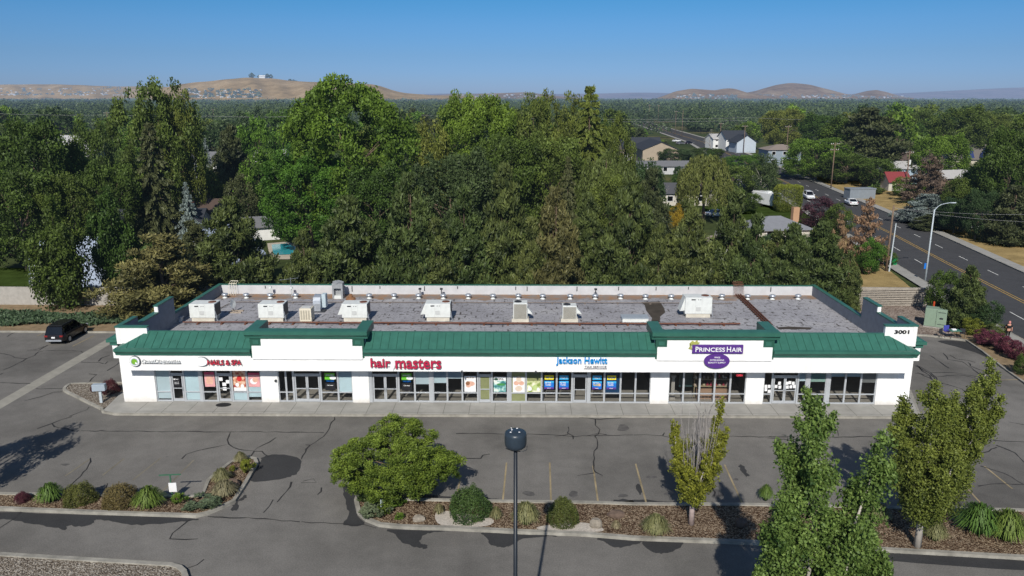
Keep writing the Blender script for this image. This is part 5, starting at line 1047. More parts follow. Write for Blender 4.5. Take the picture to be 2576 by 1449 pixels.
x, y = G(2478, 580); car(x, y, 2.75, nav, 'dark blue car parked on the dry verge at the right, nearer one', group='cars parked under the trees'); x, y = G(2440, 572); car(x, y, 2.75, gry, 'dark grey car parked on the verge behind the dark blue one', group='cars parked under the trees')
for px, py, p, lab in ((1668, 326, wht, 'tiny white car far along the road, front one'), (1648, 320, nav, 'tiny dark car far along the road in the middle'), (1632, 316, gry, 'tiny grey car farthest along the road')):
    x, y = G(px, py); car(road_c(y) + (3.4 if p is wht else -3.4), y, 1.5, p, lab, group='distant traffic')
for px, py, p, lab in ((1702, 357, wht, 'white car parked by the far roadside lot'), (1712, 363, gry, 'grey car parked by the far roadside lot'), (1733, 362, nav, 'dark car parked by the far roadside lot')):
    x, y = G(px, py); car(x, y, .4, p, lab, group='cars in the far roadside lot')
x, y = G(1805, 545); car(x, y, .2, wht, 'white car parked in the house drive behind the pines')
# camper van behind the pines
x, y = G(1926, 519); t = thing('camper', 'white camper with dark rear window parked beside the clipped hedge', 'camper', (x, y, 0), .35); mb = MB(); mb.box(-1.2, 1.2, -3.4, 3.4, .5, 3.0); mb.build('body', wht, t, bevel=.15); mb = MB(); mb.box(-.85, .85, -3.43, -3.405, 1.5, 2.3); mb.build('window', carglass, t); mb = MB(); mb.box(-.5, .5, -1, 0, 3.0, 3.25); mb.build('roof_unit', hvacm, t)
for s in (-1, 1): mb = MB(); mb.extr([(y_ * .36 + .0, .36 + z_ * .36) for y_, z_ in [(math.cos(k * .5236), math.sin(k * .5236)) for k in range(12)]], 'x', s * 1.2, s * .95); mb.build('wheel', blackm, t)
# ------------------------------------------------------------------ person on the far pavement
def skinned(name, joints, edges, m, parent, sub=1):
    me = bpy.data.meshes.new(name); me.from_pydata([j[0] for j in joints], edges, []); o = bpy.data.objects.new(name, me); COL.objects.link(o)
    md = o.modifiers.new('skin', 'SKIN'); 
    for i, j in enumerate(joints): me.skin_vertices[0].data[i].radius = (j[1], j[2] if len(j) > 2 else j[1])
    me.skin_vertices[0].data[0].use_root = True; s = o.modifiers.new('sub', 'SUBSURF'); s.levels = s.render_levels = sub
    dg = bpy.context.evaluated_depsgraph_get(); m2 = bpy.data.meshes.new_from_object(o.evaluated_get(dg)); bpy.data.objects.remove(o)
    m2.materials.clear(); m2.materials.append(m); m2.polygons.foreach_set('use_smooth', [True] * len(m2.polygons)); q = bpy.data.objects.new(name, m2); COL.objects.link(q); q.parent = parent; return q
px, py = G(2533, 858); pt = thing('person', 'person in dark clothes walking along the pavement beyond the purple shrubs', 'person', (px, py, .16), -.5)
J = [((0, 0, .93), .13, .10), ((0, 0, 1.15), .12, .09), ((0, .01, 1.38), .15, .09), ((0, .02, 1.5), .05), ((0, .04, 1.63), .085, .10), ((-.19, .01, 1.42), .055), ((-.24, .10, 1.15), .042), ((-.22, .24, .98), .034), ((-.22, .29, .90), .03), ((.19, .01, 1.42), .055), ((.24, -.08, 1.16), .042), ((.24, -.10, .92), .034), ((.24, -.08, .83), .03), ((-.09, 0, .86), .09), ((-.10, -.06, .48), .062), ((-.10, -.22, .10), .042), ((-.10, -.12, .04), .035), ((.09, 0, .86), .09), ((.10, .16, .49), .062), ((.10, .14, .09), .042), ((.10, .26, .04), .035)]
E_ = [(0, 1), (1, 2), (2, 3), (3, 4), (2, 5), (5, 6), (6, 7), (7, 8), (2, 9), (9, 10), (10, 11), (11, 12), (0, 13), (13, 14), (14, 15), (15, 16), (0, 17), (17, 18), (18, 19), (19, 20)]
skinned('body', J, E_, M('skin', (.50, .26, .18), .6, .05), pt)
skinned('shirt', [((0, 0, .98), .145, .12), ((0, 0, 1.15), .14, .11), ((0, .01, 1.39), .165, .11), ((-.19, .01, 1.42), .07), ((-.235, .09, 1.2), .055), ((.19, .01, 1.42), .07), ((.235, -.07, 1.2), .055)], [(0, 1), (1, 2), (2, 3), (3, 4), (2, 5), (5, 6)], M('black cloth', (.012, .012, .014), .9, .1), pt)
skinned('trousers', [((0, 0, .93), .15, .12), ((-.09, 0, .84), .105), ((-.10, -.06, .48), .078), ((-.10, -.19, .18), .06), ((.09, 0, .84), .105), ((.10, .16, .49), .078), ((.10, .145, .16), .06)], [(0, 1), (1, 2), (2, 3), (0, 4), (4, 5), (5, 6)], M('black cloth', (.012, .012, .014)), pt)
mb = MB(); mb.lathe([(.02, .12), (.085, .09), (.11, .0), (.10, -.09), (.07, -.16), (.03, -.17)], (0, .02, 1.67), 12); mb.build('hair', M('pink hair cover', (.50, .20, .18), .8, .1), pt, smooth=True)
# ------------------------------------------------------------------ lamps, poles, wires
t = thing('parking_lot_lamp', 'tall dark parking lamp pole with round drum head in the foreground', 'lamp', (AY(1297, 1098, 23.6)[0], 23.6, 0))
mb = MB(); mb.tube([(0, 0, 0), (0, 0, .6), (0, 0, 10.4)], [.10, .082, .066], 14); mb.build('pole', M('dark blue grey paint', (.013, .017, .023), .4, .1, 4), t, smooth=True)
mb = MB(); mb.lathe([(.05, 10.42), (.30, 10.50), (.38, 10.56), (.405, 10.66), (.41, 10.95), (.385, 11.03), (.30, 11.07), (.08, 11.09), (0, 11.09)], n=28); lh = mb.build('lamp_head', M('lamp head paint', (.026, .038, .052), .35, .12, 6), t, smooth=True); lh.scale = (.9, .9, 1); t.scale = (1, 1, 1.021)
mb = MB(); mb.tube([(-.33, -.05, 10.49), (-.1, -.05, 10.40), (.22, -.1, 10.40), (.37, -.1, 10.46), (.38, -.1, 10.6)], .014, 6); mb.build('bracket', M('dark blue grey paint', (0, 0, 0)), t)
mb = MB()
for (a, r) in ((-.12, .1), (.05, .2), (.12, -.1), (-.16, -.1)): mb.lathe([(.035, 11.075), (.03, 11.088), (0, 11.09)], (a, r, 0), 6)
mb.tube([(-.12, .0, 11.08), (-.15, .02, 11.2)], .01, 4); mb.build('droppings', pw, t)
LP = M('lamp steel', (.42, .47, .50), .45, .1, 3)
x, y = G(2327, 708); t = thing('street_lamp', 'tall silver street lamp with curved arm beside the road', 'lamp', (x, y, 0)); mb = MB(); mb.tube([(0, 0, 0), (0, 0, 8.9)], [.12, .07], 10); mb.build('pole', LP, t, smooth=True)
mb = MB(); mb.tube(smoothpath([(0, 0, 8.5), (.25, .2, 8.95), (1.2, .9, 9.35), (2.9, 1.8, 9.5)], 4), .045, 6); mb.build('arm', LP, t, smooth=True); mb = MB(); mb.box(2.8, 3.5, 1.72, 1.98, 9.40, 9.52); mb.build('lamp_head', LP, t, bevel=.05); mb = MB(); mb.tube([(.08, -.14, 1.5), (.08, -.14, 1.5)], .01, 4) if 0 else mb.box(-.36, -.12, -.02, .02, 1.6, 2.3); mb.build('blue_sign', pblue, t)
def upole(px, py, h, label, arms=(0,), double=False, th=.16, rz=.3, m=None, xf=False, y=None):
    x, yy = G(px, py) if y is None else (AY(px, 300, y)[0], y)
    t = thing('utility_pole', label, 'utility pole', (x, yy, 0), rz, 'utility poles'); mb = MB(); mb.tube([(0, 0, 0), (0, 0, h)], [th, th * .6], 8); mb.build('pole', m or woodp, t, smooth=True)
    for a in arms: mb = MB(); mb.box(-1.2, 1.2, -.06, .06, h - .5 - a, h - .36 - a); mb.build('cross_arm', woodp, t); [MB().tube([(k, 0, h - .36 - a), (k, 0, h - .14 - a)], .05, 5).build('insulator', pw, t) for k in (-1.1, -.55, .55, 1.1)]
    if xf: mb = MB(); mb.tube([(.35, 0, h - 3.2), (.35, 0, h - 2.1)], .25, 10); mb.build('transformer', hvacm, t)
    return (x, yy, h)
pale = M('weathered pole', (.30, .26, .21), .9, .2, 4, haze=True)
P1 = upole(2090, 475, 11.3, 'utility pole with two cross arms by the verge beyond the grey shed', (0, 1.4), m=woodp)
P2 = upole(1976, 408, 12.5, 'utility pole with one cross arm beside the grey two storey house', (0,))
P3 = upole(2229, 682, 8.6, 'leaning pair of brown and silver poles beside the dead tan pine', (), th=.16, m=woodp)
mb = MB(); mb.tube([(0, 0, 0), (.2, .1, 6.3)], [.10, .07], 8); o = mb.build('steel_pole', LP); o.location = (P3[0] + .25, P3[1] - .3, 0); tag(o, 'silver pole standing against the brown pole by the dead tan pine', 'utility pole')
P4 = upole(1870, 385, 11.0, 'utility pole before the white and blue gabled house', (0,)); P5 = upole(1810, 372, 11, 'utility pole left of the white and blue gabled house', (0,))
P6 = upole(1715, 345, 15, 'tall bare utility pole by the far bend of the road', ()); P7 = upole(2277, 480, 9.5, 'utility pole with white transformer behind the red roofed garage', (0,), xf=True)
P8 = upole(1632, 315, 16, 'far utility pole at the road edge, left of a close pair', (0,)); P9 = upole(1655, 316, 16, 'far utility pole at the road edge, right of a close pair', (0,)); P10 = upole(540, 325, 14, 'utility pole above the trees left of the giant sycamore', (0,)); P11 = upole(270, 300, 16, 'utility pole far left above the white houses', (0,), y=330)
P12 = upole(2480, 300, 14, 'utility pole in the far trees at the upper right', (0,), y=420); P13 = upole(1700, 300, 14, 'utility pole beyond the far bend of the road', (0,), y=480)
def wire(a, b, sag=1.2, r=.03, label='thin overhead power line strung between poles', g='overhead power lines'):
    n = 14; pts = [tuple(a[k] + (b[k] - a[k]) * i / n - (sag * 4 * (i / n) * (1 - i / n) if k == 2 else 0) for k in range(3)) for i in range(n + 1)]
    mb = MB(); mb.tube(pts, r, 4); tag(mb.build('power_line', M('wire', (.30, .30, .30), .6, .05)), label, 'power line', g)
def wp(px, py, Y): x, z = AY(px, py, Y); return (x, Y, z)
for a, b in ((wp(1480, 300, 300), wp(1880, 296, 300)), (wp(1480, 306, 300), wp(1880, 303, 300)), (wp(1880, 296, 300), wp(2360, 310, 320)), (wp(530, 292, 200), wp(760, 292, 205)), (wp(280, 289, 250), wp(530, 292, 200)), (wp(0, 286, 260), wp(280, 289, 250)), (wp(1060, 290, 240), wp(1480, 300, 300))): wire(a, b, .25, .028)
l0 = (P3[0], P3[1], 8.3)
for a, b in ((l0, wp(2700, 535, 95)), (l0, wp(2700, 560, 92)), (l0, wp(2320, 555, 110)), ((P1[0], P1[1], 10.8), (P2[0], P2[1], 12)), ((P1[0], P1[1], 10.8), wp(2300, 430, 200)), ((P7[0], P7[1], 9), wp(2600, 470, 180))): wire(a, b, .5, .011)
# ------------------------------------------------------------------ walls, boxes, small things
def wall(name, pts, h, m, label, th=.25):
    mb = MB(); mb.curb(pts, th, 0, h); return tag(mb.build(name, m, fix=False), label, 'wall')
bl_, br_ = G(0, 766), G(245, 768)
wall('block_wall', [(-120, 82), bl_, br_, (-30, 81.5)], 2.0, blockm, 'pale concrete block wall behind the planted bank at the left')
wR = wall('block_wall', [(28, 82.1), (44.6, 81.4)], 2.0, M('striped block', (.30, .27, .23), .95, .2, 3, bump=.5, bscale=6), 'ribbed tan block wall behind the gravel yard at the right')
mb = MB(); [mb.box(28, 44.5, 81.2, 81.24, z, z + .03) for z in (.25, .5, .75, 1.0, 1.25, 1.5, 1.75)]; o = mb.build('course_line', M('dark mortar', (.14, .12, .10), .9), None); o.parent = wR; o.location = (0, .10, 0)  # thin dark strips along the block courses
x, y = G(2362, 832); tg = M('utility green', (.20, .27, .20), .6, .08, 3)
t = thing('transformer_cabinet', 'pale green transformer cabinet on the gravel at the right', 'cabinet', (x, y + .9, 0), -.55); mb = MB(); mb.box(-1.0, 1.0, -.1, 1.3, 0, .12); mb.build('slab', conc, t); mb = MB(); mb.box(-.95, .95, 0, 1.2, .125, 1.9); mb.build('casing', tg, t, bevel=.04); mb = MB(); mb.box(.05, .07, -.02, -.003, .2, 1.85); mb.box(.2, .85, -.02, -.003, 1.6, 1.64); mb.box(.2, .85, -.02, -.003, .4, .44); mb.build('door_edge', darkm, t)
mb = MB(); mb.box(.35, .65, -.024, -.005, .95, 1.1); mb.build('warning_label', darkm, t); mb = MB(); [mb.box(-.98, -.953, .2 + i * .3, .35 + i * .3, 1.2 - (i % 2) * .3, 1.35 - (i % 2) * .3) for i in range(3)]; mb.build('sticker', pw, t)
x, y = G(2345, 800); t = thing('marker_post', 'white marker post with orange red top beside the green cabinet', 'post', (x, y, 0)); mb = MB(); mb.tube([(0, 0, 0), (0, 0, 1.0)], .07, 8); mb.build('post', pw, t); mb = MB(); mb.tube([(0, 0, 1.001), (0, 0, 1.75)], .09, 8); mb.build('top', M('orange red', (.45, .06, .02), .6, .1), t)
x, y = G(2388, 852)
t = thing('patio_table', 'small green folding table on the kerb by the cabinet', 'table', (x + .4, y, .1)); mb = MB(); mb.box(-.5, .5, -.35, .35, .70, .74); mb.build('tabletop', M('teal table', (.05, .16, .12), .6, .1), t)
for sx in (-.45, .45):
    for sy in (-.3, .3): mb = MB(); mb.tube([(sx, sy, 0), (sx * .8, sy, .7)], .018, 5); mb.build('leg', darkm, t)
mb = MB(); mb.box(-.2, .2, -.15, .15, 0, .12); o = mb.build('paper_box', pw, bevel=.02); o.location = (x + .3, y, .845); tag(o, 'white box lying on the small green folding table', 'box')
for dx, rz, lab in ((-.7, .4, 'dark folding chair left of the small green table'), (1.15, -.5, 'dark folding chair right of the small green table')):
    t = thing('folding_chair', lab, 'chair', (x + dx, y, .1), rz); mb = MB(); mb.box(-.22, .22, -.2, .2, .42, .45); mb.build('seat', darkm, t); mb = MB(); mb.box(-.22, .22, .19, .22, .5, .85); mb.build('backrest', darkm, t)
    for sx in (-.2, .2):
        for sy in (-.18, .2): mb = MB(); mb.tube([(sx, sy, 0), (sx, -sy * .3, .44)], .014, 5); mb.build('leg', darkm, t)
mb = MB(); mb.box(-.25, .25, -.03, .03, .45, .95); mb.box(-.25, .25, -.4, 0, .40, .449); o = mb.build('blue_chair', M('blue plastic', (.05, .06, .30), .5, .1), bevel=.02); o.location = (x + .1, y + .9, .1); tag(o, 'blue plastic chair behind the small green table', 'chair')
x, y = G(*ZB(0, 0)) if 0 else G(2246, 668); mb = MB(); mb.box(-.35, .35, -.3, .3, 0, 1.0); o = mb.build('utility_pedestal', M('bright green', (.0, .22, .07), .6, .1), bevel=.03); o.location = (x, y, .1); tag(o, 'small bright green pedestal box beside the road pavement', 'box')
x, y = G(*ZC(1475, 1262)); t = thing('sign_box', 'grey metal box on a single post in the gravel island', 'sign', (x, y, .1), .15); mb = MB(); mb.box(-.09, .09, -.07, .07, 0, .95); mb.build('post', LP, t); mb = MB(); mb.box(-.48, .42, -.2, .2, .953, 1.45); mb.build('box', M('box grey', (.30, .35, .40), .5, .08), t, bevel=.02)
x, y = G(*ZL(1482, 700)); t = thing('bed_sign', 'white notice board on a green T shaped post in the left bed', 'sign', (x, y, .12), .1); mb = MB(); mb.box(-.03, .03, -.03, .03, 0, 1.35); mb.box(-.6, .6, -.025, .025, 1.30, 1.36); mb.build('post', M('green post', (.04, .12, .07), .6, .1), t); mb = MB(); mb.box(-.12, .30, -.06, -.035, .3, .85); mb.build('board', pw, t)
x, y = G(*ZM(650, 735)); t = thing('bed_sign', 'small dark tilted sign plate among the plants of the main bed', 'sign', (x, y, .12), 1.1); mb = MB(); mb.tube([(0, 0, 0), (0, 0, .5)], .02, 5); mb.build('post', darkm, t); mb = MB(); mb.box(-.3, .3, -.04, -.01, .3, .75); mb.build('plate', LP, t)
x, y = G(*ZL(568, 660)); mb = MB(); mb.lathe([(.0, 0), (.15, .03), (.2, .12), (.14, .22), (0, .25)], n=12); o = mb.build('red_ball', M('dull red', (.28, .04, .05), .7, .1), smooth=True); o.location = (x, y, 0); tag(o, 'small dull red round object on the asphalt behind the left bed', 'ball')
x, y = G(*ZB(20, 815)); mb = MB(); mb.lathe([(0, 0), (.5, .1), (.62, .5), (.5, .85), (0, 1.0)], n=14); o = mb.build('barrel', darkm, smooth=True); o.location = (x, 81.9, 1.4); tag(o, 'dark round object behind the block wall at the far left', 'barrel')
# swimming pool
x, y = G(705, 632); po = flat('swimming_pool', [G(683, 616), G(722, 613), G(750, 625), G(745, 640), G(688, 642)], .05, M('pool water', (.03, .30, .36), .1, .1, 1), None, None); tag(po, 'turquoise swimming pool behind the white gabled building', 'pool')
flat('pool_deck', [G(672, 612), G(722, 608), G(765, 622), G(760, 652), G(680, 652)], .0, M('pool deck', (.42, .37, .30), .9, .1, 1))
# ------------------------------------------------------------------ houses
def house(x, y, rz, w, d, h, rh, wm, rm, label, kind='gable', name='house', chimney=None, win=True, cat='house', over=.5, garage=False, winm=None):
    t = thing(name, label, cat, (x, y, 0), rz); mb = MB()
    if kind == 'gable':                                   # ridge along local x
        mb.extr([(-d / 2, 0), (d / 2, 0), (d / 2, h), (0, h + rh), (-d / 2, h)], 'x', -w / 2, w / 2); mb.build('wall', wm, t); mb = MB(); k = rh / (d / 2)
        mb.extr([(-d / 2 - over, h - over * k + .05), (0, h + rh + .05), (d / 2 + over, h - over * k + .05), (d / 2 + over, h - over * k + .22), (0, h + rh + .24), (-d / 2 - over, h - over * k + .22)], 'x', -w / 2 - over * .7, w / 2 + over * .7)
    elif kind == 'flat':
        mb.box(-w / 2, w / 2, -d / 2, d / 2, 0, h); mb.build('wall', wm, t); mb = MB(); mb.box(-w / 2 - .1, w / 2 + .1, -d / 2 - .1, d / 2 + .1, h + .003, h + .2)
    else:
        mb.box(-w / 2, w / 2, -d / 2, d / 2, 0, h); mb.build('wall', wm, t); mb = MB(); W2, D2 = w / 2 + over, d / 2 + over; r = max(.1, W2 - D2)
        mb.add([(-W2, -D2, h), (W2, -D2, h), (W2, D2, h), (-W2, D2, h), (-r, 0, h + rh), (r, 0, h + rh)], [(0, 1, 5, 4), (1, 2, 5), (2, 3, 4, 5), (3, 0, 4), (3, 2, 1, 0)])
    ro = mb.build('roof', rm, t)
    if win:
        n = max(1, int(w / 3.2))
        for i in range(n):
            xx = -w / 2 + w * (i + .5) / n
            for z0 in ([.9] if h < 4.5 else [.9, 3.6]):
                if garage and i == 0 and z0 < 1: continue
                mb = MB(); mb.box(xx - .65, xx + .65, -d / 2 - .06, -d / 2 - .003, z0, z0 + 1.2); f = mb.build('window', pw, t); mb = MB(); mb.box(xx - .56, xx + .56, -d / 2 - .09, -d / 2 - .065, z0 + .09, z0 + 1.11); mb.build('pane', winm or carglass, f)
    if garage: mb = MB(); mb.box(-w / 2 + .5, -w / 2 + 3.2, -d / 2 - .07, -d / 2 - .004, .0, 2.3); mb.build('garage_door', pw, t)
    if chimney: cx_, m_ = chimney; mb = MB(); mb.box(cx_ - .5, cx_ + .5, -.4, .4, h, h + rh + 1.3); mb.build('chimney', m_, t)
    return t
def hp(px, py, Y): return AY(px, py, Y)[0]
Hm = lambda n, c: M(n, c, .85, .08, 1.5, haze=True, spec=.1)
tanw, whw, grw, blw = Hm('tan siding', (.33, .27, .20)), Hm('white siding', (.62, .62, .60)), Hm('grey siding', (.22, .26, .30)), Hm('blue siding', (.07, .13, .20))
dkr, brr, gyr, tnr, ltr = Hm('charcoal shingles', (.035, .038, .045)), Hm('brown shingles', (.085, .06, .048)), Hm('grey shingles', (.15, .15, .155)), Hm('tan shingles', (.22, .18, .15)), Hm('pale roof', (.38, .37, .36))
redr = M('red metal roof', (.20, .035, .035), .6, .1, 2, haze=True); brick = Hm('brick chimney', (.22, .09, .06)); tanb = Hm('tan brick', (.40, .24, .14))
house(hp(1645, 360, 265), 262, 1.571, 22, 11.6, 5.6, 2.4, tanw, dkr, 'tan two storey gabled house left of the road behind the bare birches', win=False)
house(hp(1610, 345, 285), 285, .1, 14, 9, 4.5, 3.2, tanw, dkr, 'dark roofed house beyond the tan gabled house', garage=True)
house(hp(1740, 400, 225), 225, .05, 22, 9, 3.0, 1.8, Hm('pale grey siding', (.42, .42, .42)), gyr, 'low grey roofed house just below the tan gable', win=False) if 0 else house(hp(1668, 405, 232), 232, .03, 16, 7, 2.4, 1.1, Hm('pale grey siding', (.42, .42, .42)), gyr, 'low grey roofed house in front of the tan gabled house')
house(hp(1848, 345, 335), 338, .15, 10, 10, 5.0, 3, whw, dkr, 'white house with charcoal roof left part of the gabled pair beyond the poles'); house(hp(1872, 345, 322), 324, 1.571 + .1, 9, 8, 4.4, 2.6, Hm('blue and white siding', (.40, .45, .50)), dkr, 'white and blue gable facing the shops beyond the poles', win=False, over=.7)
house(hp(1812, 340, 345), 345, .2, 10, 8, 4.5, 1.8, whw, ltr, 'white house with pale roof left of the gabled pair')
house(hp(1962, 375, 262), 262, .05, 11, 9, 5.2, 1.6, grw, tnr, 'grey two storey house with tan hip roof beside the utility pole', 'hip')
house(hp(1700, 490, 163), 165, .02, 13, 8, 2.5, 1.9, Hm('cream siding', (.45, .42, .36)), gyr if 0 else Hm('slate shingles', (.075, .075, .08)), 'low house with slate roof beside the weeping willow', 'hip')
house(hp(1845, 492, 165), 172, .3, 13, 9, 2.6, 2.4, Hm('cream siding', (0, 0, 0)), gyr, 'grey roofed house with brick end behind the pines', chimney=(-3.5, brick))
house(hp(1962, 580, 118), 121, .15, 9, 7, 2.2, 1.7, Hm('cream siding', (0, 0, 0)), Hm('mid grey roof', (.19, .195, .21)), 'pale grey roofed house with tan brick chimney behind the row of pines', 'hip', chimney=(3.4, tanb))
house(hp(1800, 612, 106), 108, 0, 7, 6, 2.0, .8, whw, tnr, 'small low roofed house behind the middle right pines', win=False)
house(hp(2250, 470, 190), 190, 0, 5.0, 4.6, 2.4, 1.8, Hm('cream siding', (0, 0, 0)), redr, 'small white garage with red metal roof right of the road'); house(hp(2262, 435, 205), 207, .1, 8, 7, 4.0, 1.4, Hm('pale blue siding', (.30, .38, .45)), ltr, 'pale blue house behind the red roofed garage')
house(hp(2172, 490, 172), 174, .12, 6.0, 2.6, 2.1, 0, Hm('container grey', (.19, .215, .24)), Hm('container grey', (0, 0, 0)), 'grey shed like container behind the far pavement', 'flat', 'shed', win=False, cat='shed')
house(hp(2320, 400, 235), 240, .1, 14, 9, 3.2, 3.0, Hm('beige siding', (.42, .38, .30)), brr, 'beige house with brown roof behind the dead brown spruce')
house(hp(2480, 360, 250), 255, .05, 22, 10, 3.0, 4.0, Hm('beige siding', (0, 0, 0)), Hm('taupe shingles', (.13, .115, .10)), 'long taupe roofed house with two blue dormers at the right', win=False)
for px in (2450, 2492): x_, z_ = AY(px, 360, 247); o = MB().extr([(-1.2, 0), (1.2, 0), (0, 3.0)], 'y', 0, 2.5).build('dormer', M('blue dormer', (.02, .035, .13), .7, .1, haze=True)); o.location = (x_, 247.5, 3.4); o.parent = bpy.data.objects[-1] if 0 else None; tag(o, 'pointed blue dormer on the long taupe roof, %s one' % ('left' if px < 2470 else 'right'), 'dormer')
house(hp(2395, 455, 195), 197, .3, 10, 6, 2.6, 1.4, Hm('brown siding', (.16, .11, .08)), ltr, 'small house with pale metal roof right of the dead brown spruce', win=False)
house(hp(2050, 345, 350), 350, 0, 20, 10, 3.5, 2, whw, dkr, 'charcoal roofed house with white roof box beyond the grey two storey house', win=False)
house(hp(2600, 560, 128), 130, .2, 14, 9, 2.6, 1.8, tanw, brr, 'brown roofed house in deep shade at the far right edge', win=False)
house(hp(520, 472, 128), 132, .2, 13, 9, 2.8, 2.3, tanw, brr, 'brown hip roofed house behind the blue spruce at the left', 'hip')
house(hp(375, 525, 118), 120, .1, 15, 8, 2.6, 2.2, grw, dkr, 'charcoal roofed house with brick chimney behind the left trees', chimney=(5.5, brick))
house(hp(620, 525, 122), 122, .4, 9, 6, 2.2, 1.0, whw, gyr, 'low grey roofed outbuilding left of the giant sycamore', win=False)
house(hp(250, 405, 170), 172, .1, 12, 8, 2.8, 2.0, tanw, brr, 'low brown roofed house with cream chimney deep in the left trees', chimney=(1, Hm('cream chimney', (.6, .55, .42)))); house(hp(540, 408, 175), 176, .2, 9, 7, 3, 2, grw, gyr, 'grey roofed house with tan chimney behind the dark spruce', chimney=(2, tanb))
for px, py, Y, rz, w, lab in ((205, 308, 300, .1, 11, 'white gable house among trees far left, nearest of the cluster'), (170, 300, 330, -.1, 14, 'white house with pale roof far left, second of the cluster'), (30, 300, 320, .2, 12, 'white house at the left edge of the far trees'), (680, 328, 240, 0, 9, 'white house end showing left of the giant sycamore'), (545, 345, 230, .1, 14, 'blue grey roofed house left of the white house end'), (1240, 318, 260, .1, 9, 'small white house showing between the tall trees')):
    house(hp(px, py, Y), Y, rz, w, 8, 3.8, 2.4, whw, ltr if px != 545 else gyr, lab)
# steep white gabled buildings beyond the wall
ribm = M('ribbed blue grey roof', (.36, .42, .52), .5, .1, 2)
house(-53.6, 90.0, .75, 8.0, 6.2, .6, 4.9, whw, ribm, 'steep roofed white hall with ribbed metal roof behind the columnar trees', name='hall', win=False, cat='hall', over=.3)
house(-38.6, 97, 1.25, 9, 6.5, 2.0, 3.8, M('hall white', (.60, .63, .66), .8, .05), ribm, 'white gabled hall showing through the pines beside the pool', name='hall', win=False, cat='hall', over=.3)
# ------------------------------------------------------------------ named trees
T = tree_px
# foreground
def stemtree(kind, x, y, h, spread, mat_, stems, rc, nl, leaf, label, name='maple_tree', extra=None, rz=0):
    PROTO[kind] = P_stems(hash(kind) % 1000 if 0 else len(PROTO) + 31, nl, leaf, stems, rc); t = thing(name, label, 'tree', (x, y, .1), rz); t.scale = (spread, spread, h)
    mkobj('crown', PROTO[kind][0], FOL[mat_], t); mkobj('trunk', PROTO[kind][1], barkpale, t)
    return t
# large pair-headed tree nearest the camera: stems given in metres / spread, z in fractions of height
S = 12.0
stemtree('nearA:0', 10.2, 24.2, S, 11.1, 'silver', [((.0, 0, .15), (-.02, 0, 1.0), .105), ((-.02, -.02, .12), (-.11, -.03, .72), .10), ((.05, 0, .10), (.20, .02, .88), .105), ((.02, -.05, .1), (.09, -.10, .66), .11), ((-.04, .04, .1), (-.05, .08, .82), .10), ((-.03, -.04, .1), (-.17, -.10, .50), .085), ((.05, .03, .1), (.14, .06, .74), .10), ((.06, -.04, .1), (.18, -.10, .57), .095), ((-.05, -.05, .1), (-.10, -.12, .40), .09)],
         .050, 170000, .0092, 'tall two headed green tree with silvery leaf backs at the bottom right', 'linden_tree')
S = 9.4
stemtree('nearB:0', G(2280, 1350)[0], 34.7, S, S, 'mapl', [((0, 0, .2), (-.02, 0, .93), .13), ((0, 0, .2), (-.17, 0, .64), .12), ((0, 0, .2), (.12, .05, .84), .12), ((.02, 0, .18), (.30, .10, 1.0), .11), ((.02, 0, .2), (.25, .0, .72), .12), ((.02, -.05, .2), (.05, -.14, .60), .12), ((.05, .05, .2), (.37, .14, .93), .07), ((-.02, .05, .2), (-.10, .15, .78), .11), ((.1, 0, .3), (.36, .06, .82), .09)],
         .047, 130000, .0108, 'broad upright maple in the bed right of the two headed tree')
S = 7.3
stemtree('nearD:0', G(1738, 1322)[0], 36.7, S, S, 'yel', [((0, 0, .22), (-.15, 0, .66), .12), ((0, 0, .2), (.15, .0, .70), .12), ((0, 0, .2), (.06, -.10, .55), .12), ((-.02, 0, .2), (-.05, -.12, .50), .12), ((.10, 0, .4), (.16, 0, .97), .055), ((-.10, 0, .4), (-.17, 0, .80), .05), ((.02, .05, .25), (-.05, .12, .6), .10), ((0, 0, .18), (.0, .02, .4), .12), ((.1, -.03, .3), (.2, -.04, .78), .06)],
         .032, 26000, .0135, 'half dead columnar maple with bare grey centre stems in the main bed')
dt = bpy.data.objects[-1] if 0 else None
rngd = np.random.default_rng(4); segs = []
for i in range(34):
    a = rngd.uniform(0, 6.28); r = rngd.uniform(.1, 1.25); q = np.array([.0, .0, 1.3]); tip = np.array([r * math.cos(a), r * math.sin(a) * .8, rngd.uniform(5.2, 7.4)])
    segs.append(([tuple(q), tuple(q * .45 + tip * .55 + np.array([math.cos(a), math.sin(a), 0]) * .18 + rngd.normal(size=3) * .04), tuple(tip)], [.022, .013, .003]))
    for k in range(4):
        s = rngd.uniform(.5, .9); p = q * (1 - s) + tip * s; p2 = p + np.array([rngd.normal() * .2, rngd.normal() * .2, rngd.uniform(.4, .9)]); segs.append(([tuple(p), tuple(p2)], [.010, .003]))
wm_ = woodmesh('bare_stems', segs, 4); tr = [o for o in bpy.data.objects if o.get('label', '').startswith('half dead')][0]
wm_.materials.append(M('grey dead twigs', (.30, .275, .26), .9, .15, 4)); o = bpy.data.objects.new('bare_stems', wm_); COL.objects.link(o); o.parent = tr; o.scale = (1 / S, 1 / S, 1 / S); o.location = (0, 0, 0)
mbt = MB(); mbt.tube([(0, 0, 0), (0, 0, .9), (.02, 0, 1.6)], [.16, .14, .11], 10); o = mbt.build('trunk', M('peeling bark', (.34, .27, .25), .9, .3, 6), tr, smooth=True); o.scale = (1 / S, 1 / S, 1 / S)
PROTO['haw:0'] = P_broad(77, 95000, .0150, .04, 420, (.025, .07), lump=.30, wide_at=.47)
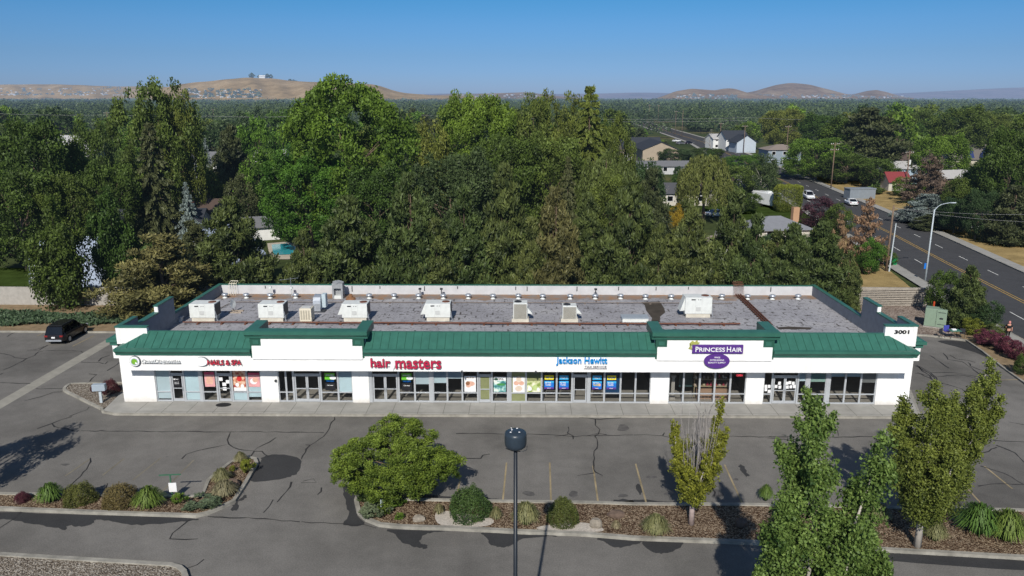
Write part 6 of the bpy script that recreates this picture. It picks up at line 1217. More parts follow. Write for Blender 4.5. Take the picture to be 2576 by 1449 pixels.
t = thing('hawthorn_tree', 'wide spreading bright green tree at the left end of the main bed', 'tree', (AY(985, 1180, 39.3)[0], 39.3, .0)); t.scale = (6.6, 6.0, 4.7); mkobj('crown', PROTO['haw:0'][0], FOL['bright'], t); mkobj('trunk', PROTO['haw:0'][1], bark, t)
t = tree('mid:3', -31.6, 40.2, 6.5, 3.2, 'deep', 'shade_tree', 'off frame tree left of the left bed whose shadow crosses the lot') if 0 else tree('mid:3', -32.6, 38.0, 7.2, 2.6, 'deep', 'shade_tree', 'leafy tree just outside the left edge casting a shadow over the lot')
# left bank
def at_base(kind, px, py, top, wpx, m_, name, lab, rz=None):
    x, y = G(px, py); z = AY(px, top, y)[1]; dist = y * math.cos(PITCH) + (CH - z / 2) * math.sin(PITCH); return tree(kind, x, y, z, wpx / 2 / FPX * dist, m_, name, lab, rz=rz)
at_base('col:0', 165, 778, 500, 190, 'deep', 'maple_tree', 'dark upright maple before the block wall, left of two')
tt = T('col:1', 268, 478, 84, 150, 'deep', 'maple_tree', 'tall slim maple behind the block wall, right of two'); T('col:2', 200, 620, 80, 70, 'fresh', 'maple_tree', 'small light green maple between the two upright maples') if 0 else None
T('cedar:0', 395, 590, 77.5, 300, 'cedar', 'juniper_tree', 'broad layered juniper with brown patches left of the shop building')
T('cedar:1', 330, 690, 75, 150, 'cedar', 'juniper_tree', 'low juniper bough mass beside the left parapet') if 0 else None
T('pine:0', 575, 500, 86, 200, 'pine', 'pine_tree', 'dark pine behind the left rear corner of the roof'); T('pine:1', 480, 560, 90, 150, 'dark', 'pine_tree', 'smaller dark pine between the juniper and the left pine')
T('spruce:0', 465, 455, 105, 110, 'blue', 'blue_spruce_tree', 'blue grey spruce in front of the brown hip roof')
# row of pines behind the building
row = [(875, 505, 80, 'pine', 235, 0), (1030, 450, 79, 'pine', 215, 1), (1165, 485, 80, 'pine', 190, 2), (1270, 425, 81, 'pine', 185, 0), (1400, 485, 78, 'pinebrown', 180, 1), (1480, 500, 82, 'pine', 170, 2), (1590, 450, 80, 'pine', 200, 0), (1735, 518, 79, 'pine', 190, 1), (1850, 495, 81, 'pine', 180, 2), (1960, 590, 79, 'pine', 150, 1), (2075, 568, 80, 'pine', 180, 0), (760, 590, 79, 'pine', 140, 2), (1095, 560, 78, 'pine', 150, 0), (1340, 560, 77.5, 'pine', 140, 2), (1660, 575, 78, 'pine', 140, 1), (1905, 552, 77.5, 'pine', 140, 2), (2000, 572, 77.5, 'pine', 150, 0), (2140, 640, 79, 'pine', 90, 1)]
wh = ['leftmost big one', 'second big one from the left', 'third one, before the cottonwoods', 'tall middle one', 'browning one right of the middle', 'one before the weeping spruce', 'tall one right of the middle', 'one before the yellow shrubs', 'one before the camper', 'short one near the chimney roof', 'rightmost one beside the dry lawn', 'short one by the pool', 'short filler left of the middle', 'short filler at the middle', 'short filler right of the middle', 'short one right of the camper', 'short one below the chimney', 'small end one at the dry lawn']
for (cx_, tp, Y, m_, w_, v), lab in zip(row, wh): T('pine:%d' % v, cx_, tp - 6, Y, w_ * .92, m_, 'pine_tree', 'pine in the row behind the shops, ' + lab, 'row of pines behind the shops')
# big trees beyond
T('syc:0', 868, 190, 116, 350, 'fresh', 'sycamore_tree', 'giant bright green sycamore towering left of the middle', rz=.6)
T('syc:1', 770, 370, 112, 250, 'fresh', 'sycamore_tree', 'lower left skirt tree under the giant sycamore'); T('big:0', 950, 420, 108, 170, 'deep', 'broadleaf_tree', 'dark tree at the right foot of the giant sycamore')
T('syc:1', 1195, 222, 132, 215, 'fresh', 'cottonwood_tree', 'tall light green cottonwood right of the giant sycamore', rz=2.0); T('cot:2', 1345, 232, 136, 150, 'olive', 'cottonwood_tree', 'tall olive cottonwood at the middle, left peak', rz=1.0); T('cot:0', 1412, 222, 138, 140, 'olive', 'cottonwood_tree', 'tall olive cottonwood at the middle, right peak', rz=3.0)
T('hem:0', 1485, 212, 125, 210, 'olive', 'weeping_conifer_tree', 'tall pointed weeping conifer right of the cottonwoods'); T('cot:3', 1545, 290, 130, 120, 'olive', 'cottonwood_tree', 'olive tree at the right flank of the weeping conifer')
T('willow:0', 1530, 370, 112, 200, 'willow', 'willow_tree', 'yellow green weeping willow under the pointed conifer'); T('mid:0', 1080, 320, 128, 130, 'olive', 'locust_tree', 'feathery olive tree between the sycamore and the cottonwoods')
T('big:2', 1130, 375, 104, 240, 'teal', 'broadleaf_tree', 'rounded dark green tree left of middle above the pines'); T('spruce:1', 1430, 390, 100, 130, 'dark', 'spruce_tree', 'dark cool conifer at the middle above the pines'); T('big:3', 1270, 335, 118, 190, 'deep', 'broadleaf_tree', 'dark green tree under the tall cottonwoods'); T('big:1', 1385, 330, 120, 190, 'olive', 'broadleaf_tree', 'olive green tree under the twin cottonwood peaks')
T('big:0', 1545, 440, 104, 150, 'olive', 'broadleaf_tree', 'olive green tree right of the willow above the pines'); T('mid:1', 1625, 405, 128, 110, 'teal', 'broadleaf_tree', 'dark green birch like tree left of the bare birch'); T('pine:2', 1640, 430, 110, 130, 'dark', 'pine_tree', 'dark pine under the bare birch') 
# left masses
T('cot:2', 380, 192, 128, 210, 'olive', 'cottonwood_tree', 'tall olive cottonwood at the upper left', rz=.3); T('cot:1', 440, 225, 130, 120, 'olive', 'cottonwood_tree', 'olive cottonwood right shoulder at the upper left', rz=1.3); T('hem:1', 372, 305, 112, 190, 'dark', 'spruce_tree', 'dark drooping spruce in front of the upper left cottonwood')
T('big:1', 60, 292, 112, 230, 'deep', 'broadleaf_tree', 'big dark green tree at the left edge, rear one'); T('big:2', 160, 345, 118, 150, 'olive', 'broadleaf_tree', 'olive tree left of the dark drooping spruce'); T('big:3', 30, 420, 98, 240, 'deep', 'broadleaf_tree', 'big dark green tree at the left edge, front one'); T('big:0', 150, 440, 100, 160, 'deep', 'broadleaf_tree', 'dark tree behind the upright maples'); T('big:1', 265, 400, 108, 150, 'deep', 'broadleaf_tree', 'green tree at the foot of the dark drooping spruce')
T('mid:1', 225, 300, 150, 110, 'deep', 'broadleaf_tree', 'rounded tree beside the left cottonwood'); T('mid:2', 640, 300, 170, 120, 'fresh', 'broadleaf_tree', 'green tree left of the giant sycamore, far one'); T('pine:1', 575, 320, 150, 150, 'dark', 'pine_tree', 'dark brownish pine left of the white house end'); T('mid:0', 650, 385, 130, 140, 'fresh', 'broadleaf_tree', 'light green tree at the left foot of the giant sycamore'); T('mid:3', 515, 425, 140, 80, 'olive', 'broadleaf_tree', 'clipped olive tree behind the brown hip roof'); T('spruce:0', 515, 345, 165, 60, 'blue', 'blue_spruce_tree', 'small pale blue spruce far behind the left pines')
T('mid:2', 600, 440, 126, 90, 'dark', 'broadleaf_tree', 'dark tree right of the brown hip roof'); T('spruce:1', 570, 455, 128, 24, 'deep', 'cypress_tree', 'thin pointed cypress right of the brown hip roof')
# right side
T('willow:1', 1778, 378, 140, 160, 'willow', 'willow_tree', 'weeping willow left of the clipped hedge house'); T('mid:3', 1845, 420, 165, 110, 'olive', 'broadleaf_tree', 'olive tree right of the weeping willow'); T('mid:1', 1800, 330, 200, 130, 'teal', 'broadleaf_tree', 'bluish green tree above the weeping willow') if 0 else None
T('mid:0', 1920, 395, 165, 85, 'teal', 'birch_tree', 'leafy birch with pale stem by the road', wood=barkpale); T('big:2', 1868, 388, 235, 110, 'fresh', 'broadleaf_tree', 'fresh green tree hiding the middle of the road, right of two'); T('big:3', 1785, 372, 290, 80, 'deep', 'broadleaf_tree', 'dark green tree hiding the middle of the road, left of two'); T('big:0', 1915, 420, 190, 90, 'olive', 'broadleaf_tree', 'olive tree at the road edge above the pale stemmed birch'); T('big:1', 1700, 372, 250, 90, 'teal', 'broadleaf_tree', 'cool green tree right of the tan gabled house'); T('mid:2', 1870, 480, 150, 100, 'deep', 'broadleaf_tree', 'rounded dark tree left of the camper')
wb = P_bare(5, 5, .014, .30, .42); 
def bare(px, top, Y, label, wx=.6, me=wb, m_=None):
    x_, z_ = AY(px, top, Y); t = thing('bare_tree', label, 'tree', (x_, Y, 0), random.uniform(0, 6)); t.scale = (z_ * wx, z_ * wx, z_ * .9); mkobj('branches', me, m_ or barkpale, t)
bare(1665, 385, 128, 'leafless white barked birch above the pines'); bare(1640, 395, 150, 'leafless pale tree before the grey roofed house', .7, P_bare(9, 5, .012, .3, .45)); bare(1790, 290, 330, 'leafless grey tree in the far wood', .8, P_bare(12, 5, .02, .28, .6))
rh = np.random.default_rng(8); nh = 15000; qh = rh.uniform(-1, 1, (nh, 3)); ax_ = rh.integers(0, 3, nh); sg_ = np.where(rh.random(nh) < .5, -1.0, 1.0); sg_[ax_ == 2] = 1.0
qh[np.arange(nh), ax_] = sg_; nh_ = np.zeros((nh, 3)); nh_[np.arange(nh), ax_] = sg_; qh /= (np.abs(qh) ** 7).sum(1, keepdims=True) ** (1 / 7.0)
qh *= rh.uniform(.9, 1.0, (nh, 1)) * (1 + .04 * np.sin(qh[:, :1] * 9) * np.cos(qh[:, 2:] * 7)); PROTO['hedge:0'] = (leafmesh('foliage', qh * .5 + np.array([0, 0, .5]), nh_, .035, .45 + .3 * qh[:, 2] + rh.uniform(-.3, .3, nh), rh), woodmesh('trunk', [([(0, 0, 0), (0, 0, .6)], [.05, .03])]))
x_, y_ = G(1979, 532); z_ = AY(1979, 468, y_)[1]; t = thing('clipped_hedge', 'tall clipped yellow green hedge block beside the camper', 'hedge', (x_, y_, 0)); t.scale = (4.9, 4.2, z_ * 1.05); mkobj('foliage', PROTO['hedge:0'][0], FOL['hedge'], t)
def bush(px, py, top, wpx, m_, label, kind='mid:0', name='shrub', cat='shrub', z0=0, grp=None):
    x_, y_ = G(px, py, z0); z_ = max(.4, AY(px, top, y_)[1] - z0); dist = y_ * math.cos(PITCH) + (CH - z0 - z_ / 2) * math.sin(PITCH); t = thing(name, label, cat, (x_, y_, z0), random.uniform(0, 6), grp); t.scale = (wpx / FPX * dist, wpx / FPX * dist, z_ * 1.05); mkobj('foliage', proto(kind)[0], FOL[m_], t); mkobj('trunk', proto(kind)[1], bark, t); return t
bush(1715, 580, 520, 75, 'gold', 'rounded golden shrub behind the right pines, larger one'); bush(1690, 590, 540, 45, 'gold', 'rounded golden shrub behind the right pines, smaller one')
bush(2060, 575, 505, 110, 'purple', 'dark purple leaved tree beside the road', name='plum_tree', cat='tree'); bush(2105, 590, 520, 80, 'deep', 'green tree right of the dark purple tree', name='broadleaf_tree', cat='tree')
T('thin:1', 2190, 500, 98, 115, 'tan', 'dead_pine_tree', 'dead tan pine before the road beside the leaning poles'); T('thin:0', 2120, 538, 100, 75, 'tan', 'dead_pine_tree', 'smaller dead tan pine left of the leaning poles')
bush(2185, 690, 605, 75, 'fresh', 'round bright green shrub at the edge of the dry lawn', 'mid:1'); bush(2235, 668, 632, 40, 'deep', 'small green bush beside the bright green pedestal')
T('thin:2', 2345, 392, 165, 150, 'brown', 'dead_spruce_tree', 'dead brown spruce right of the red roofed garage'); T('cedar:1', 2340, 488, 138, 150, 'blue', 'blue_spruce_tree', 'wide low blue spruce at the corner of the side street'); T('mid:0', 2250, 560, 118, 40, 'deep', 'broadleaf_tree', '') if 0 else None
T('big:2', 2370, 335, 205, 140, 'fresh', 'broadleaf_tree', 'bright green tree behind the dead brown spruce'); T('pine:0', 2190, 275, 215, 230, 'dark', 'pine_tree', 'huge dark pine right of the road, in front of the far wood'); T('big:3', 2150, 290, 225, 180, 'deep', 'broadleaf_tree', 'big dark green tree left of the huge pine'); T('big:1', 2060, 345, 215, 170, 'fresh', 'broadleaf_tree', 'rounded green tree by the road left of the pole with two arms'); T('big:0', 2135, 385, 205, 160, 'deep', 'broadleaf_tree', 'dark green tree behind the pole with two arms')
T('cedar:2', 2010, 280, 240, 90, 'dark', 'pine_tree', 'dark pine left of the rounded roadside tree') if 0 else None
for i, (cx_, tp, Y, w_, m_) in enumerate([(2560, 330, 130, 150, 'deep'), (2500, 400, 140, 150, 'deep'), (2440, 440, 135, 120, 'deep'), (2410, 500, 128, 90, 'teal'), (2560, 470, 118, 150, 'dark'), (2600, 280, 170, 180, 'deep'), (2470, 480, 122, 90, 'teal'), (2340, 540, 132, 100, 'dark'), (2420, 265, 260, 150, 'deep'), (2500, 285, 270, 130, 'olive')]):
    T('%s:%d' % ('pine' if m_ == 'dark' else 'big', i % 3), cx_, tp, Y, w_, m_, 'shade_tree', ['tall dark tree at the right edge above the parked cars', 'dark tree between the blue dormer roof and the parked cars', 'dark green tree left of the parked cars', 'small cool green tree by the blue spruce', 'dark conifer at the right edge behind the parked cars', 'highest dark tree at the right edge', 'low cool green tree behind the parked cars', 'dark low conifer by the side street', 'wide dark green tree left of the blue dormer roof', 'olive tree behind the blue dormer roof'][i])
T('big:3', 2040, 590, 100, 90, 'deep', 'broadleaf_tree', 'rounded dark green tree right of the tan chimney'); T('mid:1', 1935, 590, 104, 80, 'teal', 'broadleaf_tree', 'cool green tree in front of the grey roof'); T('mid:2', 1985, 600, 100, 70, 'deep', 'broadleaf_tree', 'low tree in front of the tan chimney'); T('mid:0', 2275, 448, 178, 60, 'fresh', 'broadleaf_tree', 'bright green tree overlapping the red roof'); T('mid:3', 2215, 400, 195, 110, 'deep', 'broadleaf_tree', 'dark green tree left of the red roof'); T('mid:2', 2200, 470, 182, 50, 'olive', 'broadleaf_tree', 'olive bush behind the grey container')
T('big:1', 1975, 272, 330, 110, 'olive', 'broadleaf_tree', 'wide olive tree in the far wood above the two storey house'); T('big:2', 2085, 285, 290, 140, 'deep', 'broadleaf_tree', 'wide deep green tree in the far wood above the roadside trees'); T('big:0', 2300, 280, 300, 140, 'deep', 'broadleaf_tree', 'wide deep green tree in the far wood right of the huge pine'); T('big:3', 1500, 300, 210, 120, 'deep', 'broadleaf_tree', 'dark tree peeping out behind the weeping conifer'); T('big:1', 1765, 290, 520, 70, 'deep', 'broadleaf_tree', 'dark tree behind the far bend of the road')
# roadside trees by the gravel yard
x_, y_ = G(2425, 828); at_base('pine:1', 2425, 825, 672, 110, 'pine', 'pine_tree', 'pine right of the green cabinet by the road'); at_base('mid:2', 2365, 792, 682, 85, 'deep', 'broadleaf_tree', 'dark rounded tree behind the green cabinet'); bush(2470, 832, 762, 85, 'teal', 'dark green bush between the roadside pine and the pavement')
bush(2445, 843, 805, 50, 'yel', 'small yellow green bush before the roadside pine')
for i, (px, py, tp, w_, m_, lab) in enumerate([(2478, 868, 832, 60, 'plum', 'plum red barberry in the kerb bed, nearest the tables'), (2520, 885, 845, 60, 'plum', 'plum red barberry in the kerb bed, middle one'), (2558, 905, 862, 60, 'plum', 'plum red barberry in the kerb bed, right one'), (2500, 850, 818, 60, 'willow', 'tan ornamental grass behind the plum red barberries'), (2572, 945, 895, 50, 'deep', 'dark green shrub at the right end of the kerb bed')]): bush(px, py, tp, w_, m_, lab, 'mid:%d' % (i % 3))
# juniper ground cover on the bank
rngj = np.random.default_rng(2); n = 26000; X = rngj.uniform(-75, -30.5, n); Yj = rngj.uniform(72.2, 79.6, n); msk = (np.sin(X * .45) * .9 + np.sin(X * .19 + 2) * .9 + 77.6 - Yj > 0) & ((Yj > 72.9 + .5 * np.sin(X * .9)))
X, Yj = X[msk], Yj[msk]; Z = .12 + .20 * np.abs(np.sin(X * .7 + Yj * .8) * np.cos(Yj * 1.3 - X * .3)) + rngj.uniform(0, .14, len(X)); Pj = np.stack([X, Yj, Z], 1)
me = leafmesh('ground_cover', Pj, np.tile([0, -.3, .8], (len(Pj), 1)), .28, .25 + .7 * (Z - .2) + rngj.uniform(-.2, .2, len(Pj)), rngj, 1.8, None, .6); me.materials.append(leafmat('juniper ground cover', (.022, .044, .020), (.125, .190, .090), .1)); o = bpy.data.objects.new('ground_cover', me); COL.objects.link(o); tag(o, 'blue green juniper ground cover on the bank', 'ground cover', kind='stuff')
# ------------------------------------------------------------------ bed planting
GG = dict(green=leafmat('green grass blades', (.02, .05, .008), (.16, .26, .05), .3), tan=leafmat('tan grass blades', (.10, .085, .04), (.42, .36, .22), .3), mixg=leafmat('part dry grass blades', (.03, .06, .01), (.34, .32, .15), .3), moss=leafmat('moss green shrub', (.025, .035, .008), (.14, .155, .035), .1), mossb=leafmat('browning shrub', (.05, .04, .012), (.21, .17, .06), .1), shr=leafmat('clipped green shrub', (.015, .035, .008), (.10, .15, .035), .1), cat=leafmat('grey green herb', (.04, .06, .03), (.19, .24, .13), .2), red=leafmat('dark red leaves', (.03, .008, .010), (.15, .04, .045), .2))
def bp_(Z, px, py, wz, h, mesh, m_, name, label, cat, d=None, k=2.862, grp=None):
    x_, y_ = G(*Z(px, py), .1); dist = y_ * math.cos(PITCH) + CH * math.sin(PITCH); w = wz / k * .8385 / FPX * dist; h *= .85 if mesh in GRS.values() else 1
    return plant(name, label, cat, mesh, x_, y_ + w * .35, w, h, GG.get(m_) or FOL[m_], .1, grp, d)
P_ = lambda *a, **k: bp_(ZL, *a, **k)
P_(385, 770, 270, 1.25, GRS[0], 'green', 'grass_clump', 'arching green grass clump in the left bed, left of two', 'grass'); P_(1235, 830, 300, 1.45, GRS[1], 'green', 'grass_clump', 'arching green grass clump in the left bed, right of two', 'grass')
P_(640, 770, 270, 1.0, SHR[0], 'moss', 'mounded_shrub', 'low moss green mound in the left bed', 'shrub'); P_(985, 795, 290, 1.1, SHR[1], 'mossb', 'mounded_shrub', 'low brownish green mound in the left bed', 'shrub')
P_(165, 745, 130, .5, SHR[2], 'red', 'mounded_shrub', 'small dark red shrub at the left end of the left bed', 'shrub'); P_(1525, 765, 120, .6, LOOSE[0], 'fresh', 'small_shrub', 'small leafy green shrub beside the white notice board', 'shrub'); P_(1700, 830, 300, .45, LOOSE[1], 'cat', 'low_herb', 'low grey green herb patch at the corner of the left bed', 'herb')
P_(1900, 720, 250, 1.1, GRS[2], 'tan', 'grass_clump', 'tan fountain grass at the bend of the left bed', 'grass'); P_(1880, 590, 190, 1.0, GRS[0], 'mixg', 'grass_clump', 'tan and green grass on the arm of the left bed', 'grass'); P_(2050, 415, 130, .85, GRS[1], 'mixg', 'grass_clump', 'tan and green grass at the tip of the left bed', 'grass'); P_(2115, 500, 110, .9, LOOSE[0], 'lime' if 0 else 'yel', 'flowering_shrub', 'yellow flowering lily clump at the tip of the left bed', 'shrub'); P_(1990, 480, 50, .4, LOOSE[1], 'yel', 'flowering_shrub', 'tiny yellow flowering plant in the arm of the left bed', 'shrub')
P2 = lambda *a, **k: bp_(ZM, *a, k=2.576, **k)
P2(1305, 815, 330, 1.5, SHR[0], 'shr', 'mounded_shrub', 'large clipped green shrub in the middle of the main bed', 'shrub'); P2(2035, 855, 250, 1.3, SHR[1], 'moss', 'mounded_shrub', 'clipped olive green shrub right of the lamp pole', 'shrub')
P2(1745, 870, 250, 1.45, GRS[1], 'mixg', 'grass_clump', 'fountain grass with tan skirt at the foot of the lamp pole shadow', 'grass'); P2(1515, 810, 110, .7, GRL[0], 'mixg', 'grass_clump', 'small half dry grass between the clipped shrub and the lamp pole', 'grass'); P2(1070, 770, 100, .6, GRL[1], 'mixg', 'grass_clump', 'small reddish grass left of the large clipped shrub', 'grass'); P2(2445, 880, 90, .45, GRL[0], 'tan', 'grass_clump', 'small tan grass right of the pale boulder', 'grass')
P2(560, 800, 210, .6, LOOSE[0], 'cat', 'low_herb', 'grey green herb mass at the left tip of the main bed', 'herb'); P2(520, 690, 160, .7, LOOSE[1], 'shr', 'low_herb', 'green herb mass under the spreading tree', 'herb'); P2(740, 715, 120, .5, LOOSE[0], 'fresh', 'small_shrub', 'small green plant under the spreading tree', 'shrub'); P2(765, 810, 70, .4, LOOSE[1], 'fresh', 'small_shrub', 'tiny green plant in the front of the main bed', 'shrub')
P2(1790, 690, 90, .8, GRL[1], 'red', 'grass_clump', 'reddish grass behind the fountain grass', 'grass') if 0 else None
P3 = lambda *a, **k: bp_(ZR, *a, k=2.137, **k)
P3(155, 1215, 210, 1.25, GRS[2], 'mixg', 'grass_clump', 'tan skirted grass left of the half dead maple', 'grass'); P3(860, 980, 110, 1.1, GRS[0], 'green', 'grass_clump', 'green grass clump behind the two headed tree', 'grass'); P3(1590, 1120, 190, 1.1, GRS[1], 'mixg', 'grass_clump', 'tan grass between the two headed tree and the broad maple', 'grass'); P3(1500, 1290, 220, 1.6, GRS[0], 'green', 'grass_clump', 'green grass clump at the right foot of the two headed tree', 'grass')
P3(1960, 1250, 170, 1.3, GRS[2], 'mixg', 'grass_clump', 'shaded grass right of the broad maple trunk', 'grass'); P3(2270, 1230, 330, 1.9, GRS[1], 'green', 'grass_clump', 'tall arching green grass at the right end, left of two', 'grass'); P3(2450, 1270, 300, 1.9, GRS[0], 'green', 'grass_clump', 'tall arching green grass at the right end, right of two', 'grass')
x_, y_ = G(*ZC(1610, 1110)); plant('mounded_shrub', 'dark red barberry in the gravel island', 'shrub', SHR[0], x_, y_, 1.3, .95, GG['red']); x_, y_ = G(*ZC(1365, 1095)); plant('mounded_shrub', 'tiny dark red shrub left of the grey metal box', 'shrub', SHR[1], x_, y_, .5, .5, GG['red'])
def rock(Z, px, py, w, h, m_, lab, seed):
    x_, y_ = G(*Z(px, py), .1); bm = bmesh.new(); bmesh.ops.create_icosphere(bm, subdivisions=2, radius=.5); rr = random.Random(seed)
    for v in bm.verts: v.co = v.co * (1 + rr.uniform(-.16, .16)); v.co.z = max(v.co.z, -.2)
    me = bpy.data.meshes.new('boulder'); bm.to_mesh(me); bm.free(); me.materials.append(m_); o = bpy.data.objects.new('boulder', me); COL.objects.link(o); o.location = (x_, y_, .1 + h * .2); o.scale = (w, w * .7, h); tag(o, lab, 'boulder')
br1 = M('pale boulder', (.24, .21, .17), .9, .25, 3, bump=.6, bscale=5); br2 = M('brown boulder', (.12, .085, .065), .9, .3, 3, bump=.6, bscale=5)
rock(ZM, 915, 800, .7, .4, br1, 'pale boulder left of the large clipped shrub', 1); rock(ZM, 2285, 850, .7, .7, br1, 'pale boulder in the open mulch right of the olive shrub', 2); rock(ZM, 2440, 770, .9, .5, br2, 'flat brown boulder at the rear of the main bed', 3); rock(ZR, 690, 1130, .7, .7, br2, 'brown boulder left of the two headed tree', 4); rock(ZL, 165, 740, .5, .3, br2, 'small brown boulder in the left bed', 5); rock(ZL, 2000, 590, .9, .6, br2, 'dark brown boulder in the arm of the left bed', 6); rock(ZL, 1960, 510, .5, .35, br2, 'small dark boulder beside the yellow flowers', 7)
# ------------------------------------------------------------------ suburban wood between the houses (individual trees) and beyond
blocked = [(o.location.x, o.location.y, 13) for o in list(COL.objects) if o.get('category') in ('house', 'hall', 'shed', 'car', 'camper', 'pool') and o.location.y > 80]
blocked += [(-37, 104, 12), (-62, 90, 14)]
rf = random.Random(21); placed = [(o.location.x, o.location.y) for o in COL.objects if o.get('category') == 'tree']
cnt = 0; tries = 0; LAB = {'deep': 'deep green broadleaf tree in the suburban wood behind the shops', 'fresh': 'fresh green broadleaf tree in the suburban wood behind the shops', 'olive': 'olive green broadleaf tree in the suburban wood behind the shops', 'teal': 'cool green broadleaf tree in the suburban wood behind the shops', 'dark': 'dark conifer in the suburban wood behind the shops'}
while cnt < 222 and tries < 20000:
    tries += 1; y = 128 + (rf.random() ** .85) * 300; x = rf.uniform(-.69, .69) * y + rf.uniform(-8, 8); rc__ = road_c(y)
    if rc__ - 13 < x < rc__ + 11.5: continue
    near = y < 210; hmax = 99
    for a, b, r in blocked:
        if y < b and abs(x - a * y / b) < r * .62 * y / b + 5: hmax = min(hmax, 22 - 20.0 * y / b)
    for b in range(380, 660, 20):
        if y < b and abs(x - road_c(b) * y / b) < 9 * y / b + 4: hmax = min(hmax, 22 - 21.5 * y / b)
    if hmax < 2.2: continue
    # open view corridor along the road on its near side
    sx_ = x / y
    if any((x - a) ** 2 + (y - b) ** 2 < r * r for a, b, r in blocked): continue
    if any(abs(x / y - a / b) < (5.5 / y + 6 / b) and -42 < y - b < 0 for a, b, r in blocked): 
        small = True
    else: small = False
    if rc__ - 13 - (y * .0 + 12) < x < rc__ - 12 and y < 420: small = True
    dmin = 9 if near else 12
    if any((x - a) ** 2 + (y - b) ** 2 < dmin ** 2 for a, b in placed): continue
    m_ = rf.choices(['deep', 'fresh', 'olive', 'teal', 'dark'], [4, 2.2, 2.2, 2, 1.6])[0]; h = rf.uniform(3.5, 5) if small else rf.uniform(9, 17) * (1 if y < 230 else 1.08); h = min(h, hmax); r = h * rf.uniform(.40, .58)
    k = ('farpine' if m_ == 'dark' else ('mid' if y < 230 else 'far')) + ':%d' % rf.randrange(3 if m_ == 'dark' else 4)
    tree(k, x, y, h, r, m_, 'conifer_tree' if m_ == 'dark' else 'broadleaf_tree', LAB[m_], 'trees of the suburban wood'); placed.append((x, y)); cnt += 1
# farther wood: one mass
rngw = np.random.default_rng(11)
def blob(n, seed):
    r = np.random.default_rng(seed); d = r.normal(size=(n, 3)); d[:, 2] = np.abs(d[:, 2]) * 1.1 - .15; d /= np.linalg.norm(d, axis=1, keepdims=True); k = 1 + .3 * np.sin(3 * np.arctan2(d[:, 1], d[:, 0]) + seed); return d * (k * r.uniform(.75, 1.05, n))[:, None], d
Ps, Ns, Ts, Ss = [], [], [], []
for (y0, y1, cnt_, nf, rr, hh, sz) in ((400, 800, 820, 300, 9, 15, 1.15), (800, 1700, 1250, 130, 14, 16, 2.2), (1700, 4200, 2200, 45, 24, 16, 5.0)):
    for i in range(cnt_):
        y = math.sqrt(rngw.uniform(y0 * y0, y1 * y1)); x = rngw.uniform(-.72, .72) * y
        if y < 800 and road_c(y) - 12 < x < road_c(y) + 11: continue
        d, nn_ = blob(nf, i % 37); r = rr * rngw.uniform(.7, 1.25); h = hh * rngw.uniform(.55, 1.05) * (1.15 if rngw.uniform() < .1 else 1); r *= 1.2 if rngw.uniform() < .3 else .9
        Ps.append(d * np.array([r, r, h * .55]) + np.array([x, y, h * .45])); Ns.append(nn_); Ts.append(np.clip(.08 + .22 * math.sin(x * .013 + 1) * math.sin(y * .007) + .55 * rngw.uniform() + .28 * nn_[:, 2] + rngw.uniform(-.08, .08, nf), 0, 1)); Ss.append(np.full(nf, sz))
P = np.concatenate(Ps); Sz = np.concatenate(Ss); me = leafmesh('distant_wood', P, np.concatenate(Ns), Sz, np.concatenate(Ts), rngw, 1.2, None, .5); me.materials.append(leafmat('far wood leaves', (.022, .038, .012), (.104, .145, .042), .1, 9000)); o = bpy.data.objects.new('distant_wood', me); COL.objects.link(o); tag(o, 'endless wooded suburb stretching to the foot of the hills', 'wood', kind='stuff')
# understorey close behind the buildings so that no bare ground shows between the trunks
Ps, Ns, Ts = [], [], []
for i in range(620):
    y = rngw.uniform(86, 300); x = rngw.uniform(-.7, .7) * y
    if road_c(y) - 12 < x < road_c(y) + 13 or any((x - a) ** 2 + (y - b) ** 2 < (r * .75) ** 2 for a, b, r in blocked) or (28 < x < 56 and y < 172) or (-66 < x < -45 and y < 100): continue
    d, nn_ = blob(130, i % 31); r = rngw.uniform(1.2, 3.2); h = rngw.uniform(1, 3.2); Ps.append(d * np.array([r, r, h]) + np.array([x, y, 0])); Ns.append(nn_); Ts.append(np.clip(.2 + .4 * rngw.uniform() + rngw.uniform(-.2, .2, 130), 0, 1))
me = leafmesh('undergrowth', np.concatenate(Ps), np.concatenate(Ns), .55, np.concatenate(Ts), rngw, 1.3, None, .6); me.materials.append(FOL['deep']); o = bpy.data.objects.new('undergrowth', me); COL.objects.link(o); tag(o, 'mixed garden undergrowth between the trees', 'undergrowth', kind='stuff')
